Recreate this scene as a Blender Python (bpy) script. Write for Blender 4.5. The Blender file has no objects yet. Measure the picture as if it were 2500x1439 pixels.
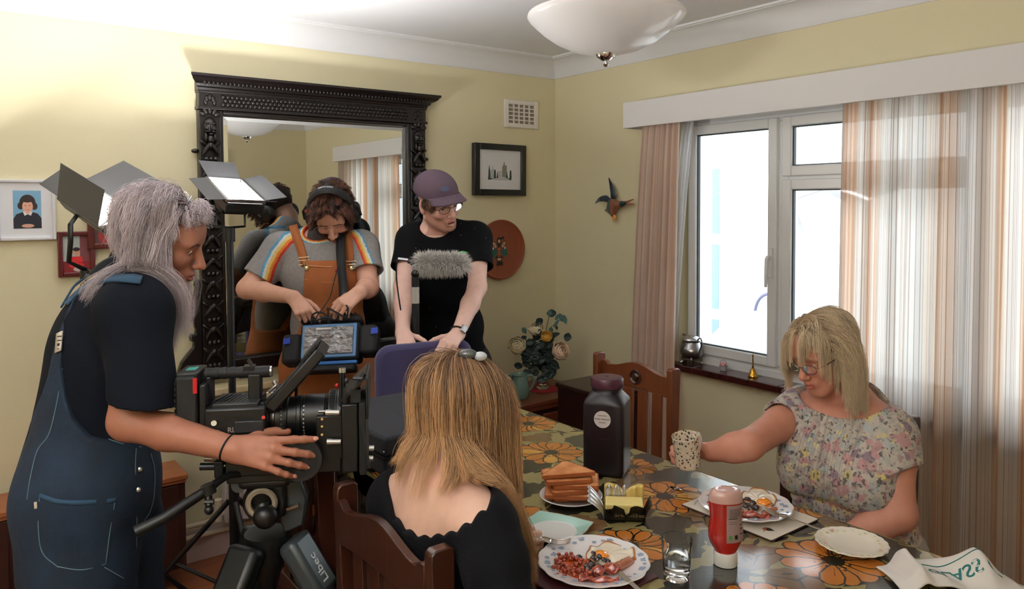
import bpy, bmesh, math, random
import numpy as np
from math import sin, cos, pi, radians, sqrt, atan2, tan
from mathutils import Vector, Matrix, Euler
SC = bpy.context.scene
COL = SC.collection
# ------------------------------------------------------------------ camera (2500 x 1439)
CAM = np.array([-2.867, -3.396, 1.532]); FPX = 1845.3; CY = 562.8
YAW, PITCH, ROLL = radians(36.88), radians(2.02), radians(.266)
_F = np.array([sin(YAW)*cos(PITCH), cos(YAW)*cos(PITCH), -sin(PITCH)])
_R = np.array([cos(YAW), -sin(YAW), 0.0]); _D = np.cross(_F, _R)
CAX = np.array([_R*cos(ROLL)+_D*sin(ROLL), -_R*sin(ROLL)+_D*cos(ROLL), _F])
cam_data = bpy.data.cameras.new('camera'); cam = bpy.data.objects.new('camera', cam_data); COL.objects.link(cam)
cam_data.sensor_width = 36; cam_data.lens = 36*FPX/2500; cam_data.shift_y = -(719.5-CY)/2500
cam_data.clip_start = .05
_m = Matrix.Identity(4)
for _i in range(3):
    _m[_i][0] = CAX[0][_i]; _m[_i][1] = -CAX[1][_i]; _m[_i][2] = -CAX[2][_i]; _m[_i][3] = CAM[_i]
cam.matrix_world = _m
SC.camera = cam
def at(x, y, d):
    "point seen at photo pixel (x, y), d metres in front of the camera (used to read real positions off the photograph)"
    return CAM + d*(CAX[0]*(x-1250)/FPX + CAX[1]*(y-CY)/FPX + CAX[2])
def onp(x, y, ax, v):
    "point seen at photo pixel on the plane axis = v"
    r = at(x, y, 1)-CAM
    return CAM + r*(v-CAM[ax])/r[ax]
# ------------------------------------------------------------------ world, exposure
SC.view_settings.view_transform = 'Standard'; SC.view_settings.look = 'None'
SC.view_settings.exposure = 0.36; SC.view_settings.gamma = 1.0; SC.view_settings.use_curve_mapping = False
W = bpy.data.worlds.new('sky'); SC.world = W; W.use_nodes = True
_bg = W.node_tree.nodes['Background']; _bg.inputs['Color'].default_value = (.86, .94, 1.0, 1); _bg.inputs['Strength'].default_value = 4.6
SC.cycles.use_denoising = True
SC.cycles.max_bounces = 10; SC.cycles.diffuse_bounces = 5; SC.cycles.glossy_bounces = 4; SC.cycles.transmission_bounces = 8; SC.cycles.transparent_max_bounces = 12
SC.cycles.sample_clamp_indirect = 6.0; SC.cycles.caustics_reflective = False; SC.cycles.caustics_refractive = False
def area_light(name, loc, rot, sx, sy, power, color=(1, 1, 1), spread=pi, portal=False):
    L = bpy.data.lights.new(name, 'AREA'); L.shape = 'RECTANGLE'; L.size = sx; L.size_y = sy; L.energy = power; L.color = color; L.spread = spread
    o = bpy.data.objects.new(name, L); COL.objects.link(o); o.location = loc; o.rotation_euler = rot
    if portal: L.cycles.is_portal = True
    return o
# daylight enters by the window in the right-hand wall (portals only guide the sampling of the sky)
area_light('window_portal', (.2, -1.82, 1.35), (0, radians(90), 0), 1.25, 1.8, 1, portal=True)
# ------------------------------------------------------------------ materials
MATS = {}
class NT:
    def __init__(s, name):
        s.m = bpy.data.materials.new(name); s.m.use_nodes = True; s.t = s.m.node_tree; s.n = s.t.nodes; s.b = s.n['Principled BSDF']; s.out = s.n['Material Output']
        s._c = None
    def new(s, typ, **kw):
        n = s.n.new('ShaderNode'+typ)
        for k, v in kw.items(): setattr(n, k, v)
        return n
    def link(s, a, b): s.t.links.new(a, b)
    def co(s, kind='Object'):
        if s._c is None: s._c = s.new('TexCoord')
        return s._c.outputs[kind]
    def val(s, sock, v):
        if isinstance(v, bpy.types.NodeSocket): s.link(v, sock)
        else: sock.default_value = v
    def math(s, op, a, b=0.0, c=None):
        n = s.new('Math', operation=op); s.val(n.inputs[0], a); s.val(n.inputs[1], b)
        if c is not None: s.val(n.inputs[2], c)
        return n.outputs[0]
    def mapr(s, scale=(1, 1, 1), rot=(0, 0, 0), loc=(0, 0, 0), src=None):
        n = s.new('Mapping'); s.link(src or s.co(), n.inputs[0]); n.inputs['Scale'].default_value = scale; n.inputs['Rotation'].default_value = rot; n.inputs['Location'].default_value = loc
        return n.outputs[0]
    def noise(s, scale, vec=None, detail=4, rough=.5, dist=0.0):
        n = s.new('TexNoise'); n.inputs['Scale'].default_value = scale; n.inputs['Detail'].default_value = detail; n.inputs['Roughness'].default_value = rough; n.inputs['Distortion'].default_value = dist
        s.link(vec or s.co(), n.inputs['Vector']); return n.outputs['Fac']
    def vor(s, scale, vec=None, feature='F1', out='Distance', rnd=1.0):
        n = s.new('TexVoronoi', feature=feature); n.inputs['Scale'].default_value = scale; n.inputs['Randomness'].default_value = rnd
        s.link(vec or s.co(), n.inputs['Vector']); return n.outputs[out]
    def wave(s, scale, vec=None, dist=0.0, axis='X', detail=2):
        n = s.new('TexWave', bands_direction=axis); n.inputs['Scale'].default_value = scale; n.inputs['Distortion'].default_value = dist; n.inputs['Detail'].default_value = detail
        s.link(vec or s.co(), n.inputs['Vector']); return n.outputs['Fac']
    def ramp(s, fac, stops, mode='LINEAR'):
        n = s.new('ValToRGB'); n.color_ramp.interpolation = mode; e = n.color_ramp.elements
        while len(e) < len(stops): e.new(.5)
        for i, (p, c) in enumerate(stops):
            e[i].position = p; e[i].color = (c[0], c[1], c[2], 1) if hasattr(c, '__len__') else (c, c, c, 1)
        s.val(n.inputs[0], fac); return n.outputs[0]
    def mix(s, fac, a, b, mode='MIX'):
        n = s.new('Mix', data_type='RGBA', blend_type=mode); s.val(n.inputs[0], fac)
        for i, v in ((6, a), (7, b)): s.val(n.inputs[i], v if isinstance(v, bpy.types.NodeSocket) else (v[0], v[1], v[2], 1))
        return n.outputs[2]
    def bump(s, h, strength=.3, dist=.01):
        n = s.new('Bump'); n.inputs['Strength'].default_value = strength; n.inputs['Distance'].default_value = dist; s.link(h, n.inputs['Height']); s.link(n.outputs[0], s.b.inputs['Normal'])
    def set(s, **kw):
        for k, v in kw.items():
            k = {'base': 'Base Color', 'rough': 'Roughness', 'metal': 'Metallic', 'coat': 'Coat Weight', 'coatr': 'Coat Roughness', 'spec': 'Specular IOR Level', 'trans': 'Transmission Weight', 'ior': 'IOR', 'sss': 'Subsurface Weight', 'sheen': 'Sheen Weight', 'alpha': 'Alpha', 'emis': 'Emission Color', 'emiss': 'Emission Strength'}[k]
            if k in ('Base Color', 'Emission Color') and not isinstance(v, bpy.types.NodeSocket): v = (v[0], v[1], v[2], 1)
            s.val(s.b.inputs[k], v)
        return s
def srgb(r, g, b):
    f = lambda c: (c/255/12.92) if c/255 <= .04045 else ((c/255+.055)/1.055)**2.4
    return (f(r), f(g), f(b))
def mat(name, base=(.5, .5, .5), rough=.5, var=.0, vscale=40, bump=0, bscale=200, **kw):
    "simple procedural material: base colour with a little noise variation and an optional fine bump"
    if name in MATS: return MATS[name]
    t = NT(name)
    if var:
        f = t.noise(vscale); t.set(base=t.mix(f, [c*(1-var) for c in base], [min(1, c*(1+var)) for c in base]))
    else: t.set(base=base)
    t.set(rough=rough, **kw)
    if bump: t.bump(t.noise(bscale), bump, .004)
    MATS[name] = t.m; return t.m
def wood(name, dark, light, scale=6, axis=1, rough=.35, coat=.3):
    t = NT(name); sc = [14, 14, 14]; sc[axis] = 1.2
    v = t.mapr(scale=[c*scale/6 for c in sc]); n1 = t.noise(3, v, 6, .6, .6); n2 = t.noise(30, v, 3)
    c = t.mix(n1, dark, light); c = t.mix(t.math('MULTIPLY', n2, .35), c, [x*.6 for x in dark]); t.set(base=c, rough=rough, coat=coat, coatr=.25); t.bump(n1, .08, .003); MATS[name] = t.m; return t.m
def vcol(name, rough=.5, noise=0, nscale=60, bump=0, bscale=300, **kw):
    "material that takes its colours from the mesh's own colour attribute Col"
    t = NT(name); a = t.new('Attribute', attribute_name='Col'); c = a.outputs['Color']
    if noise:
        f = t.noise(nscale); c = t.mix(t.math('MULTIPLY', t.math('SUBTRACT', f, .5), noise*2), c, (0, 0, 0)) if False else t.mix(1.0, c, t.ramp(f, [(.25, 1-noise), (.75, 1)]), 'MULTIPLY')
    t.set(base=c, rough=rough, **kw)
    if bump: t.bump(t.noise(bscale), bump, .003)
    MATS[name] = t.m; return t.m
# ------------------------------------------------------------------ mesh builder
def V3(p): return np.asarray(p, float)
def unit(v): v = V3(v); return v/max(1e-12, np.linalg.norm(v))
def frame_from(z, hint=(0, 0, 1)):
    z = unit(z); h = V3(hint)
    if abs(np.dot(z, h)) > .97: h = V3((1, 0, 0)) if abs(z[0]) < .9 else V3((0, 1, 0))
    x = unit(np.cross(h, z)); return x, np.cross(z, x), z
def catmull(pts, n=8):
    P = [V3(p) for p in pts]; P = [2*P[0]-P[1]]+P+[2*P[-1]-P[-2]]; out = []
    for i in range(1, len(P)-2):
        for k in range(n):
            t = k/n; out.append(.5*((2*P[i])+(P[i+1]-P[i-1])*t+(2*P[i-1]-5*P[i]+4*P[i+1]-P[i+2])*t*t+(3*P[i]-P[i-1]-3*P[i+1]+P[i+2])*t**3))
    out.append(P[-2]); return out
class MB:
    def __init__(s): s.v = []; s.f = []; s.mi = []; s.M = None; s.cur = 0
    def add(s, vs, fs):
        o = len(s.v)
        for p in vs:
            p = V3(p)
            if s.M is not None: p = s.M[:3, :3]@p+s.M[:3, 3]
            s.v.append(p)
        for f in fs: s.f.append([i+o for i in f]); s.mi.append(s.cur)
        return s
    def at(s, loc=(0, 0, 0), rz=0, M=None):
        m = np.eye(4)
        if M is not None: m[:3, :3] = M
        else: m[:3, :3] = [[cos(rz), -sin(rz), 0], [sin(rz), cos(rz), 0], [0, 0, 1]]
        m[:3, 3] = loc; s.M = m; return s
    def box(s, lo, hi, taper=None):
        x0, y0, z0 = lo; x1, y1, z1 = hi
        vs = [(x0, y0, z0), (x1, y0, z0), (x1, y1, z0), (x0, y1, z0), (x0, y0, z1), (x1, y0, z1), (x1, y1, z1), (x0, y1, z1)]
        return s.add(vs, [(0, 3, 2, 1), (4, 5, 6, 7), (0, 1, 5, 4), (1, 2, 6, 5), (2, 3, 7, 6), (3, 0, 4, 7)])
    def cbox(s, c, size, X=(1, 0, 0), Y=(0, 1, 0)):
        c = V3(c); X = unit(X); Y = unit(Y); Z = np.cross(X, Y); a, b, d = [k/2 for k in size]
        vs = [c+X*a*i+Y*b*j+Z*d*k for k in (-1, 1) for (i, j) in ((-1, -1), (1, -1), (1, 1), (-1, 1))]
        return s.add(vs, [(0, 3, 2, 1), (4, 5, 6, 7), (0, 1, 5, 4), (1, 2, 6, 5), (2, 3, 7, 6), (3, 0, 4, 7)])
    def bar(s, a, b, w, h=None, hint=(0, 0, 1)):
        "rectangular bar from a to b; w across, h along the hint"
        a = V3(a); b = V3(b); x, y, z = frame_from(b-a, hint); h = h or w
        return s.cbox((a+b)/2, (w, h, np.linalg.norm(b-a)), x, y)
    def tube(s, pts, r, n=8, closed=False, caps=True, flat=1.0, hint=(0, 0, 1)):
        P = [V3(p) for p in pts]; m = len(P); rs = (list(r) if len(r) == m else list(np.interp(np.linspace(0, 1, m), np.linspace(0, 1, len(r)), r))) if hasattr(r, '__len__') else [r]*m; vs = []; fs = []; px = None
        for i in range(m):
            d = (P[(i+1) % m]-P[i-1]) if closed else (P[min(i+1, m-1)]-P[max(i-1, 0)])
            z = unit(d)
            if px is None: x, y, z = frame_from(z, hint)
            else:
                x = px-z*np.dot(px, z); x = unit(x); y = np.cross(z, x)
            px = x
            for k in range(n): a = 2*pi*k/n; vs.append(P[i]+rs[i]*(cos(a)*x+sin(a)*y*flat))
        for i in range(m if closed else m-1):
            j = (i+1) % m
            for k in range(n): l = (k+1) % n; fs.append((i*n+k, i*n+l, j*n+l, j*n+k))
        if caps and not closed: fs.append(tuple(range(n))[::-1]); fs.append(tuple((m-1)*n+k for k in range(n)))
        return s.add(vs, fs)
    def cyl(s, a, b, r, r2=None, n=20): return s.tube([a, b], [r, r if r2 is None else r2], n)
    def lathe(s, prof, c=(0, 0, 0), ax=(0, 0, 1), n=32, mod=None, capb=True, capt=True):
        "profile of (radius, height) turned about an axis; mod(angle, radius, height) may modulate the radius"
        c = V3(c); x, y, z = frame_from(ax); vs = []; fs = []
        for (r, h) in prof:
            for k in range(n):
                a = 2*pi*k/n; rr = r if mod is None else mod(a, r, h); vs.append(c+z*h+rr*(cos(a)*x+sin(a)*y))
        for i in range(len(prof)-1):
            for k in range(n): l = (k+1) % n; fs.append((i*n+k, i*n+l, (i+1)*n+l, (i+1)*n+k))
        if capb: fs.append(tuple(range(n))[::-1])
        if capt: fs.append(tuple((len(prof)-1)*n+k for k in range(n)))
        return s.add(vs, fs)
    def prism(s, poly, o, X, Y, depth):
        "polygon in the plane (o; X, Y) given thickness along X x Y"
        o = V3(o); X = unit(X); Y = unit(Y); Z = np.cross(X, Y); n = len(poly)
        vs = [o+X*p[0]+Y*p[1] for p in poly]+[o+X*p[0]+Y*p[1]+Z*depth for p in poly]
        fs = [tuple(range(n))[::-1], tuple(range(n, 2*n))]+[(i, (i+1) % n, n+(i+1) % n, n+i) for i in range(n)]
        return s.add(vs, fs)
    def ball(s, c, r, n=16, m=10, X=(1, 0, 0), Y=(0, 1, 0)):
        c = V3(c); r = V3(r) if hasattr(r, '__len__') else V3((r, r, r)); X = unit(X); Y = unit(V3(Y)-X*np.dot(X, Y)); Z = np.cross(X, Y)
        vs = [c-Z*r[2]]; fs = []
        for i in range(1, m):
            t = -pi/2+pi*i/m
            for k in range(n): a = 2*pi*k/n; vs.append(c+X*r[0]*cos(t)*cos(a)+Y*r[1]*cos(t)*sin(a)+Z*r[2]*sin(t))
        vs.append(c+Z*r[2]); T = len(vs)-1
        for k in range(n):
            l = (k+1) % n; fs.append((0, 1+l, 1+k)); fs.append((T, T-n+k, T-n+l))
            for i in range(m-2): fs.append((1+i*n+k, 1+i*n+l, 1+(i+1)*n+l, 1+(i+1)*n+k))
        return s.add(vs, fs)
    def grid(s, fn, nu, nv, closeu=False):
        vs = [fn(i/(nu if closeu else nu-1), j/(nv-1)) for j in range(nv) for i in range(nu)]
        fs = [(j*nu+i, j*nu+(i+1) % nu, (j+1)*nu+(i+1) % nu, (j+1)*nu+i) for j in range(nv-1) for i in range(nu if closeu else nu-1)]
        return s.add(vs, fs)
def raw_mesh(name, v, f, smooth=True, angle=40, mi=None, colors=None):
    me = bpy.data.meshes.new(name); v = np.asarray(v, np.float32)
    if isinstance(f, np.ndarray):
        nf, k = f.shape; lt = np.full(nf, k, np.int32); li = f.astype(np.int32).ravel()
    else:
        lt = np.array([len(x) for x in f], np.int32); li = np.array([i for x in f for i in x], np.int32)
    me.vertices.add(len(v)); me.vertices.foreach_set('co', v.ravel()); me.loops.add(len(li)); me.loops.foreach_set('vertex_index', li)
    me.polygons.add(len(lt)); st = np.zeros(len(lt), np.int32); st[1:] = np.cumsum(lt)[:-1]; me.polygons.foreach_set('loop_start', st); me.polygons.foreach_set('loop_total', lt)
    me.polygons.foreach_set('use_smooth', np.full(len(lt), smooth, bool))
    if mi is not None: me.polygons.foreach_set('material_index', np.array(mi, np.int32))
    me.update(calc_edges=True); me.validate()
    if colors is not None:
        a = me.color_attributes.new('Col', 'FLOAT_COLOR', 'POINT'); c = np.ones((len(v), 4), np.float32); c[:, :3] = colors; a.data.foreach_set('color', c.ravel())
    if smooth and angle: me.set_sharp_from_angle(angle=radians(angle))
    return me
def root_of(o):
    while o.parent: o = o.parent
    return o
def tag(o, label=None, cat=None, group=None, kind=None):
    for k, v in (('label', label), ('category', cat), ('group', group), ('kind', kind)):
        if v: o[k] = v
    return o
def thing(name, label, cat, loc=(0, 0, 0), rz=0, group=None, rot=None):
    o = bpy.data.objects.new(name, None); COL.objects.link(o); o.empty_display_size = .05; o.location = [float(x) for x in loc]; o.rotation_euler = rot or (0, 0, rz)
    return tag(o, label, cat, group)
def part(name, mb, m, parent=None, world=True, bevel=0, label=None, smooth=True, angle=40, colors=None, kind=None, sub=0, solid=0):
    "one mesh object; world=True means that the vertices were given in world coordinates"
    v, f, mi = (mb.v, mb.f, mb.mi) if isinstance(mb, MB) else (mb[0], mb[1], None)
    v = np.asarray(v, float)
    if parent is not None and world:
        R = root_of(parent); L = np.array(Matrix.LocRotScale(R.location, R.rotation_euler, None).inverted()); v = v@L[:3, :3].T+L[:3, 3]
    me = raw_mesh(name, v, f, smooth, angle, mi, colors); o = bpy.data.objects.new(name, me); COL.objects.link(o)
    for x in (m if isinstance(m, (list, tuple)) else [m]): me.materials.append(x)
    if parent is not None: o.parent = parent
    if solid: md = o.modifiers.new('thick', 'SOLIDIFY'); md.thickness = solid; md.offset = 0
    if bevel: md = o.modifiers.new('edge', 'BEVEL'); md.width = bevel; md.segments = 2; md.limit_method = 'ANGLE'; md.angle_limit = radians(40); md.harden_normals = False
    if sub: md = o.modifiers.new('smooth', 'SUBSURF'); md.levels = sub; md.render_levels = sub
    return tag(o, label, kind=kind)
def single(name, mb, m, label, cat, group=None, kind=None, **kw):
    "a thing that is one mesh; its origin goes to the middle of its base"
    v = np.asarray(mb.v if isinstance(mb, MB) else mb[0], float); lo, hi = v.min(0), v.max(0); b = np.array([(lo[0]+hi[0])/2, (lo[1]+hi[1])/2, lo[2]])
    if isinstance(mb, MB): mb.v = list(v-b)
    else: mb = (v-b, mb[1])
    o = part(name, mb, m, None, **kw); o.location = b
    return tag(o, label, cat, group, kind)
def struct(name, mb, m, parent=None, **kw):
    o = part(name, mb, m, parent, **kw)
    if parent is None: o['kind'] = 'structure'
    return o
def copy_thing(o, loc, rz=None, label=None, group=None):
    def rec(x, p):
        c = x.copy(); COL.objects.link(c)
        if p is not None: c.parent = p
        for ch in list(x.children): rec(ch, c)
        return c
    r = rec(o, None); r.location = [float(x) for x in loc]
    if rz is not None: r.rotation_euler = (0, 0, rz)
    if label: r['label'] = label
    if group: r['group'] = group
    return r
def text_mb(body, size, o, X, Y, depth=.0006, align='CENTER', bold=False):
    "flat lettering as mesh, centred at o, reading along X with up along Y"
    cu = bpy.data.curves.new('lettering', 'FONT'); cu.body = body; cu.size = size; cu.align_x = align; cu.align_y = 'CENTER'; cu.extrude = depth; cu.offset = .012*size if bold else 0; cu.resolution_u = 3
    ob = bpy.data.objects.new('lettering', cu); COL.objects.link(ob); dg = bpy.context.evaluated_depsgraph_get(); me = bpy.data.meshes.new_from_object(ob.evaluated_get(dg))
    o = V3(o); X = unit(X); Y = unit(Y); Z = np.cross(X, Y); mb = MB(); mb.add([o+X*v.co.x+Y*v.co.y+Z*v.co.z for v in me.vertices], [tuple(p.vertices) for p in me.polygons])
    bpy.data.objects.remove(ob); bpy.data.curves.remove(cu); bpy.data.meshes.remove(me); return mb
# ------------------------------------------------------------------ signed-distance modelling for soft bodies
class SDF:
    "smooth union of soft primitives, meshed as one continuous surface"
    def __init__(s): s.ops = []; s.T = np.eye(4); s.sc = 1.0; s.disp = None; s.inf = 0.0
    def frame(s, o=None, X=None, Y=None, sc=1.0):
        s.T = np.eye(4); s.sc = sc
        if o is not None:
            X = unit(X); Y = V3(Y); Y = unit(Y-X*np.dot(X, Y)); Z = np.cross(X, Y); s.T[:3, 0] = X*sc; s.T[:3, 1] = Y*sc; s.T[:3, 2] = Z*sc; s.T[:3, 3] = o
        return s
    def w(s, p): return s.T[:3, :3]@V3(p)+s.T[:3, 3]
    def _push(s, op, fn, c, R, k): s.ops.append((op, fn, np.asarray(c, np.float32), float(R), float(k)))
    def cap(s, a, b, ra, rb=None, k=.02, op='u'):
        rb = ra if rb is None else rb; a = s.w(a); b = s.w(b); ra = ra*s.sc+s.inf; rb = rb*s.sc+s.inf; k *= s.sc
        d = b-a; L2 = max(1e-9, float(d@d)); a32 = a.astype(np.float32); d32 = d.astype(np.float32)
        def fn(P):
            q = P-a32; t = np.clip((q@d32)/L2, 0, 1); q -= t[..., None]*d32
            return np.sqrt(np.einsum('...i,...i', q, q))-(ra+(rb-ra)*t)
        s._push(op, fn, (a+b)/2, sqrt(L2)/2+max(ra, rb), k); return s
    def sleeve(s, a, b, ra, rb, k=.04, d=None, hollow=.010):
        "garment tube from a to b, cut flat at b and open there"
        a = V3(a); b = V3(b); d = unit(b-a) if d is None else unit(d); e = b+unit(b-a)*rb; L = e-a; L2 = float(L@L); a32 = a.astype(np.float32); l32 = L.astype(np.float32); b32 = b.astype(np.float32); d32 = d.astype(np.float32)
        def fn(P):
            q = P-a32; pl = (P-b32)@d32; t = np.clip((q@l32)/L2, 0, 1); q = q-t[..., None]*l32; r = np.sqrt(np.einsum('...i,...i', q, q))-(ra+(rb-ra)*t)
            inner = np.maximum(-(r+hollow), -(pl+.045)); return np.maximum(np.maximum(r, pl), -np.maximum(r+hollow, -(pl+.045)))
        s._push('u', fn, (a+e)/2, sqrt(L2)/2+max(ra, rb), k); return s
    def ell(s, c, r, k=.02, op='u', X=None, Y=None):
        c = s.w(c); r = V3(r if hasattr(r, '__len__') else (r, r, r))*s.sc+s.inf; k *= s.sc
        B = (s.T[:3, :3]/s.sc).T if X is None else None
        if X is not None:
            X = unit(X); Y = V3(Y); Y = unit(Y-X*np.dot(X, Y)); B = np.array([X, Y, np.cross(X, Y)])
            B = B@(s.T[:3, :3]/s.sc).T
        c32 = c.astype(np.float32); B32 = B.T.astype(np.float32); ir = (1/r).astype(np.float32); ir2 = (1/r**2).astype(np.float32)
        def fn(P):
            q = (P-c32)@B32; a = q*ir; k0 = np.sqrt(np.einsum('...i,...i', a, a)); b = q*ir2; k1 = np.sqrt(np.einsum('...i,...i', b, b))
            return k0*(k0-1)/np.maximum(k1, 1e-6)
        s._push(op, fn, c, max(r), k); return s
    def box(s, c, h, rad=.005, k=.01, op='u', X=(1, 0, 0), Y=(0, 1, 0)):
        c = s.w(c); h = V3(h)*s.sc; X = unit(X); Y = V3(Y); Y = unit(Y-X*np.dot(X, Y)); B = np.array([X, Y, np.cross(X, Y)])@(s.T[:3, :3]/s.sc).T
        c32 = c.astype(np.float32); B32 = B.T.astype(np.float32); hh = (h-rad+s.inf).astype(np.float32)
        def fn(P):
            q = np.abs((P-c32)@B32)-hh; m = np.maximum(q, 0)
            return np.sqrt(np.einsum('...i,...i', m, m))+np.minimum(q.max(-1), 0)-rad
        s._push(op, fn, c, float(np.linalg.norm(h)), k*s.sc); return s
    def cut(s, p, n, k=.004):
        "keep the side of the plane that n points away from"
        p = s.w(p).astype(np.float32); n = unit(s.T[:3, :3]@V3(n)).astype(np.float32)
        s._push('i', lambda P: (P-p)@n, p, 1e9, k); return s
    def eval(s, P, cen, rad):
        D = np.full(P.shape[:-1], 1.0, np.float32)
        for op, fn, c, R, k in s.ops:
            if op == 'd': D += fn(P); continue
            if op == 'i': idx = slice(None)
            else:
                idx = np.nonzero(np.linalg.norm(cen-c, axis=1) < R+rad+k+.012)[0]
                if len(idx) == 0: continue
            d = fn(P[idx]); a = D[idx]
            if op == 'u':
                h = np.maximum(k-np.abs(a-d), 0)/k; D[idx] = np.minimum(a, d)-h*h*k*.25
            else:
                if op == 's': d = -d
                h = np.maximum(k-np.abs(a-d), 0)/k; D[idx] = np.maximum(a, d)+h*h*k*.25
        return D
    def mesh(s, h=.003, lo=None, hi=None):
        us = [o for o in s.ops if o[0] == 'u']
        L = np.min([o[2]-o[3] for o in us], 0)-3*h if lo is None else V3(lo); H = np.max([o[2]+o[3] for o in us], 0)+3*h if hi is None else V3(hi)
        B = 10; nb = np.ceil((H-L)/(h*B)).astype(int)+1
        bi = np.stack(np.meshgrid(*[np.arange(n) for n in nb], indexing='ij'), -1).reshape(-1, 3)
        cen = (L+(bi+.5)*B*h).astype(np.float32); rad = B*h*.87
        dc = np.concatenate([s.eval(cen[i:i+20000, None, :], cen[i:i+20000], rad)[:, 0] for i in range(0, len(cen), 20000)])
        near = np.abs(dc) < rad*1.35+.006
        G = np.where(np.repeat(np.repeat(np.repeat((dc < 0).reshape(nb), B, 0), B, 1), B, 2), np.float32(-1), np.float32(1))
        li = np.stack(np.meshgrid(*[np.arange(B)]*3, indexing='ij'), -1).reshape(-1, 3)
        sel = np.nonzero(near)[0]
        for i in range(0, len(sel), 1500):
            q = sel[i:i+1500]; I = bi[q][:, None, :]*B+li[None]; P = (L+I*h).astype(np.float32)
            G[I[..., 0], I[..., 1], I[..., 2]] = s.eval(P, cen[q], rad)
        return surface_nets(G, L, h)
def surface_nets(G, L, h):
    S = G < 0; c = [slice(0, -1), slice(1, None)]
    tot = sum(S[c[i], c[j], c[k]].astype(np.int8) for i in (0, 1) for j in (0, 1) for k in (0, 1))
    A = np.argwhere((tot > 0) & (tot < 8)); val = {}
    for i in (0, 1):
        for j in (0, 1):
            for k in (0, 1): val[i, j, k] = G[A[:, 0]+i, A[:, 1]+j, A[:, 2]+k]
    acc = np.zeros((len(A), 3)); cnt = np.zeros(len(A))
    for ax in range(3):
        for u in (0, 1):
            for w in (0, 1):
                p0 = [u, w]; p0.insert(ax, 0); p1 = [u, w]; p1.insert(ax, 1); a = val[tuple(p0)]; b = val[tuple(p1)]; m = (a < 0) != (b < 0)
                t = np.where(m, a/np.where(m, a-b, 1), 0); q = np.tile(np.array(p0, float), (len(A), 1)); q[:, ax] = t; acc += q*m[:, None]; cnt += m
    V = L+(A+acc/cnt[:, None])*h
    idx = np.full(np.array(G.shape)-1, -1, np.int32); idx[A[:, 0], A[:, 1], A[:, 2]] = np.arange(len(A)); F = []
    for ax in range(3):
        s0 = [slice(None)]*3; s1 = [slice(None)]*3; s0[ax] = slice(0, -1); s1[ax] = slice(1, None)
        a = S[tuple(s0)]; b = S[tuple(s1)]; E = np.argwhere(a != b); o = [k for k in range(3) if k != ax]
        E = E[(E[:, o[0]] > 0) & (E[:, o[1]] > 0) & (E[:, o[0]] < G.shape[o[0]]-1) & (E[:, o[1]] < G.shape[o[1]]-1)]
        fl = S[E[:, 0], E[:, 1], E[:, 2]]; q = []
        for du, dv in ((1, 1), (0, 1), (0, 0), (1, 0)):
            e = E.copy(); e[:, o[0]] -= du; e[:, o[1]] -= dv; q.append(idx[e[:, 0], e[:, 1], e[:, 2]])
        q = np.stack(q, 1); flip = fl if ax != 1 else ~fl; q[~flip] = q[~flip][:, ::-1]; F.append(q)
    return V, np.concatenate(F)
# ------------------------------------------------------------------ the room
RX, RY, RZ = -4.4, -3.85, 2.36
M_wall = mat('cream_wall', srgb(224, 215, 180), .75, var=.02, vscale=3, bump=.12, bscale=260)
M_white = mat('white_paint', srgb(232, 230, 230), .55, var=.015, vscale=4)
M_ceil = mat('ceiling_paint', srgb(228, 228, 230), .8, var=.01, vscale=3)
M_upvc = mat('white_window_plastic', srgb(238, 240, 242), .3)
M_gasket = mat('window_gasket', (.02, .035, .045), .5)
M_skirt = mat('skirting_paint', srgb(196, 176, 172), .5)
def t_floor():
    t = NT('wood_floor'); v = t.mapr((1, 1, 1)); b = t.new('TexBrick'); b.offset = .5; b.inputs['Scale'].default_value = 1; b.inputs['Brick Width'].default_value = .9; b.inputs['Row Height'].default_value = .085; b.inputs['Mortar Size'].default_value = .0012
    t.link(v, b.inputs['Vector']); b.inputs['Color1'].default_value = (*srgb(176, 104, 66), 1); b.inputs['Color2'].default_value = (*srgb(150, 84, 52), 1); b.inputs['Mortar'].default_value = (.03, .015, .01, 1)
    n = t.noise(4, t.mapr((2, 30, 1)), 5, .6, .4); t.set(base=t.mix(n, t.mix(.5, b.outputs[0], (.05, .02, .01)), b.outputs[0]), rough=.38); return t.m
struct('floor', MB().box((RX, RY, -.1), (.25, .25, 0)), t_floor())
struct('ceiling', MB().box((RX, RY, RZ), (.25, .25, RZ+.1)), M_ceil)
struct('wall_back', MB().box((RX-.2, 0, -.1), (.25, .2, RZ+.1)), M_wall)
struct('wall_left', MB().box((RX-.2, RY-.2, -.1), (RX, 0, RZ+.1)), M_wall)
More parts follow.
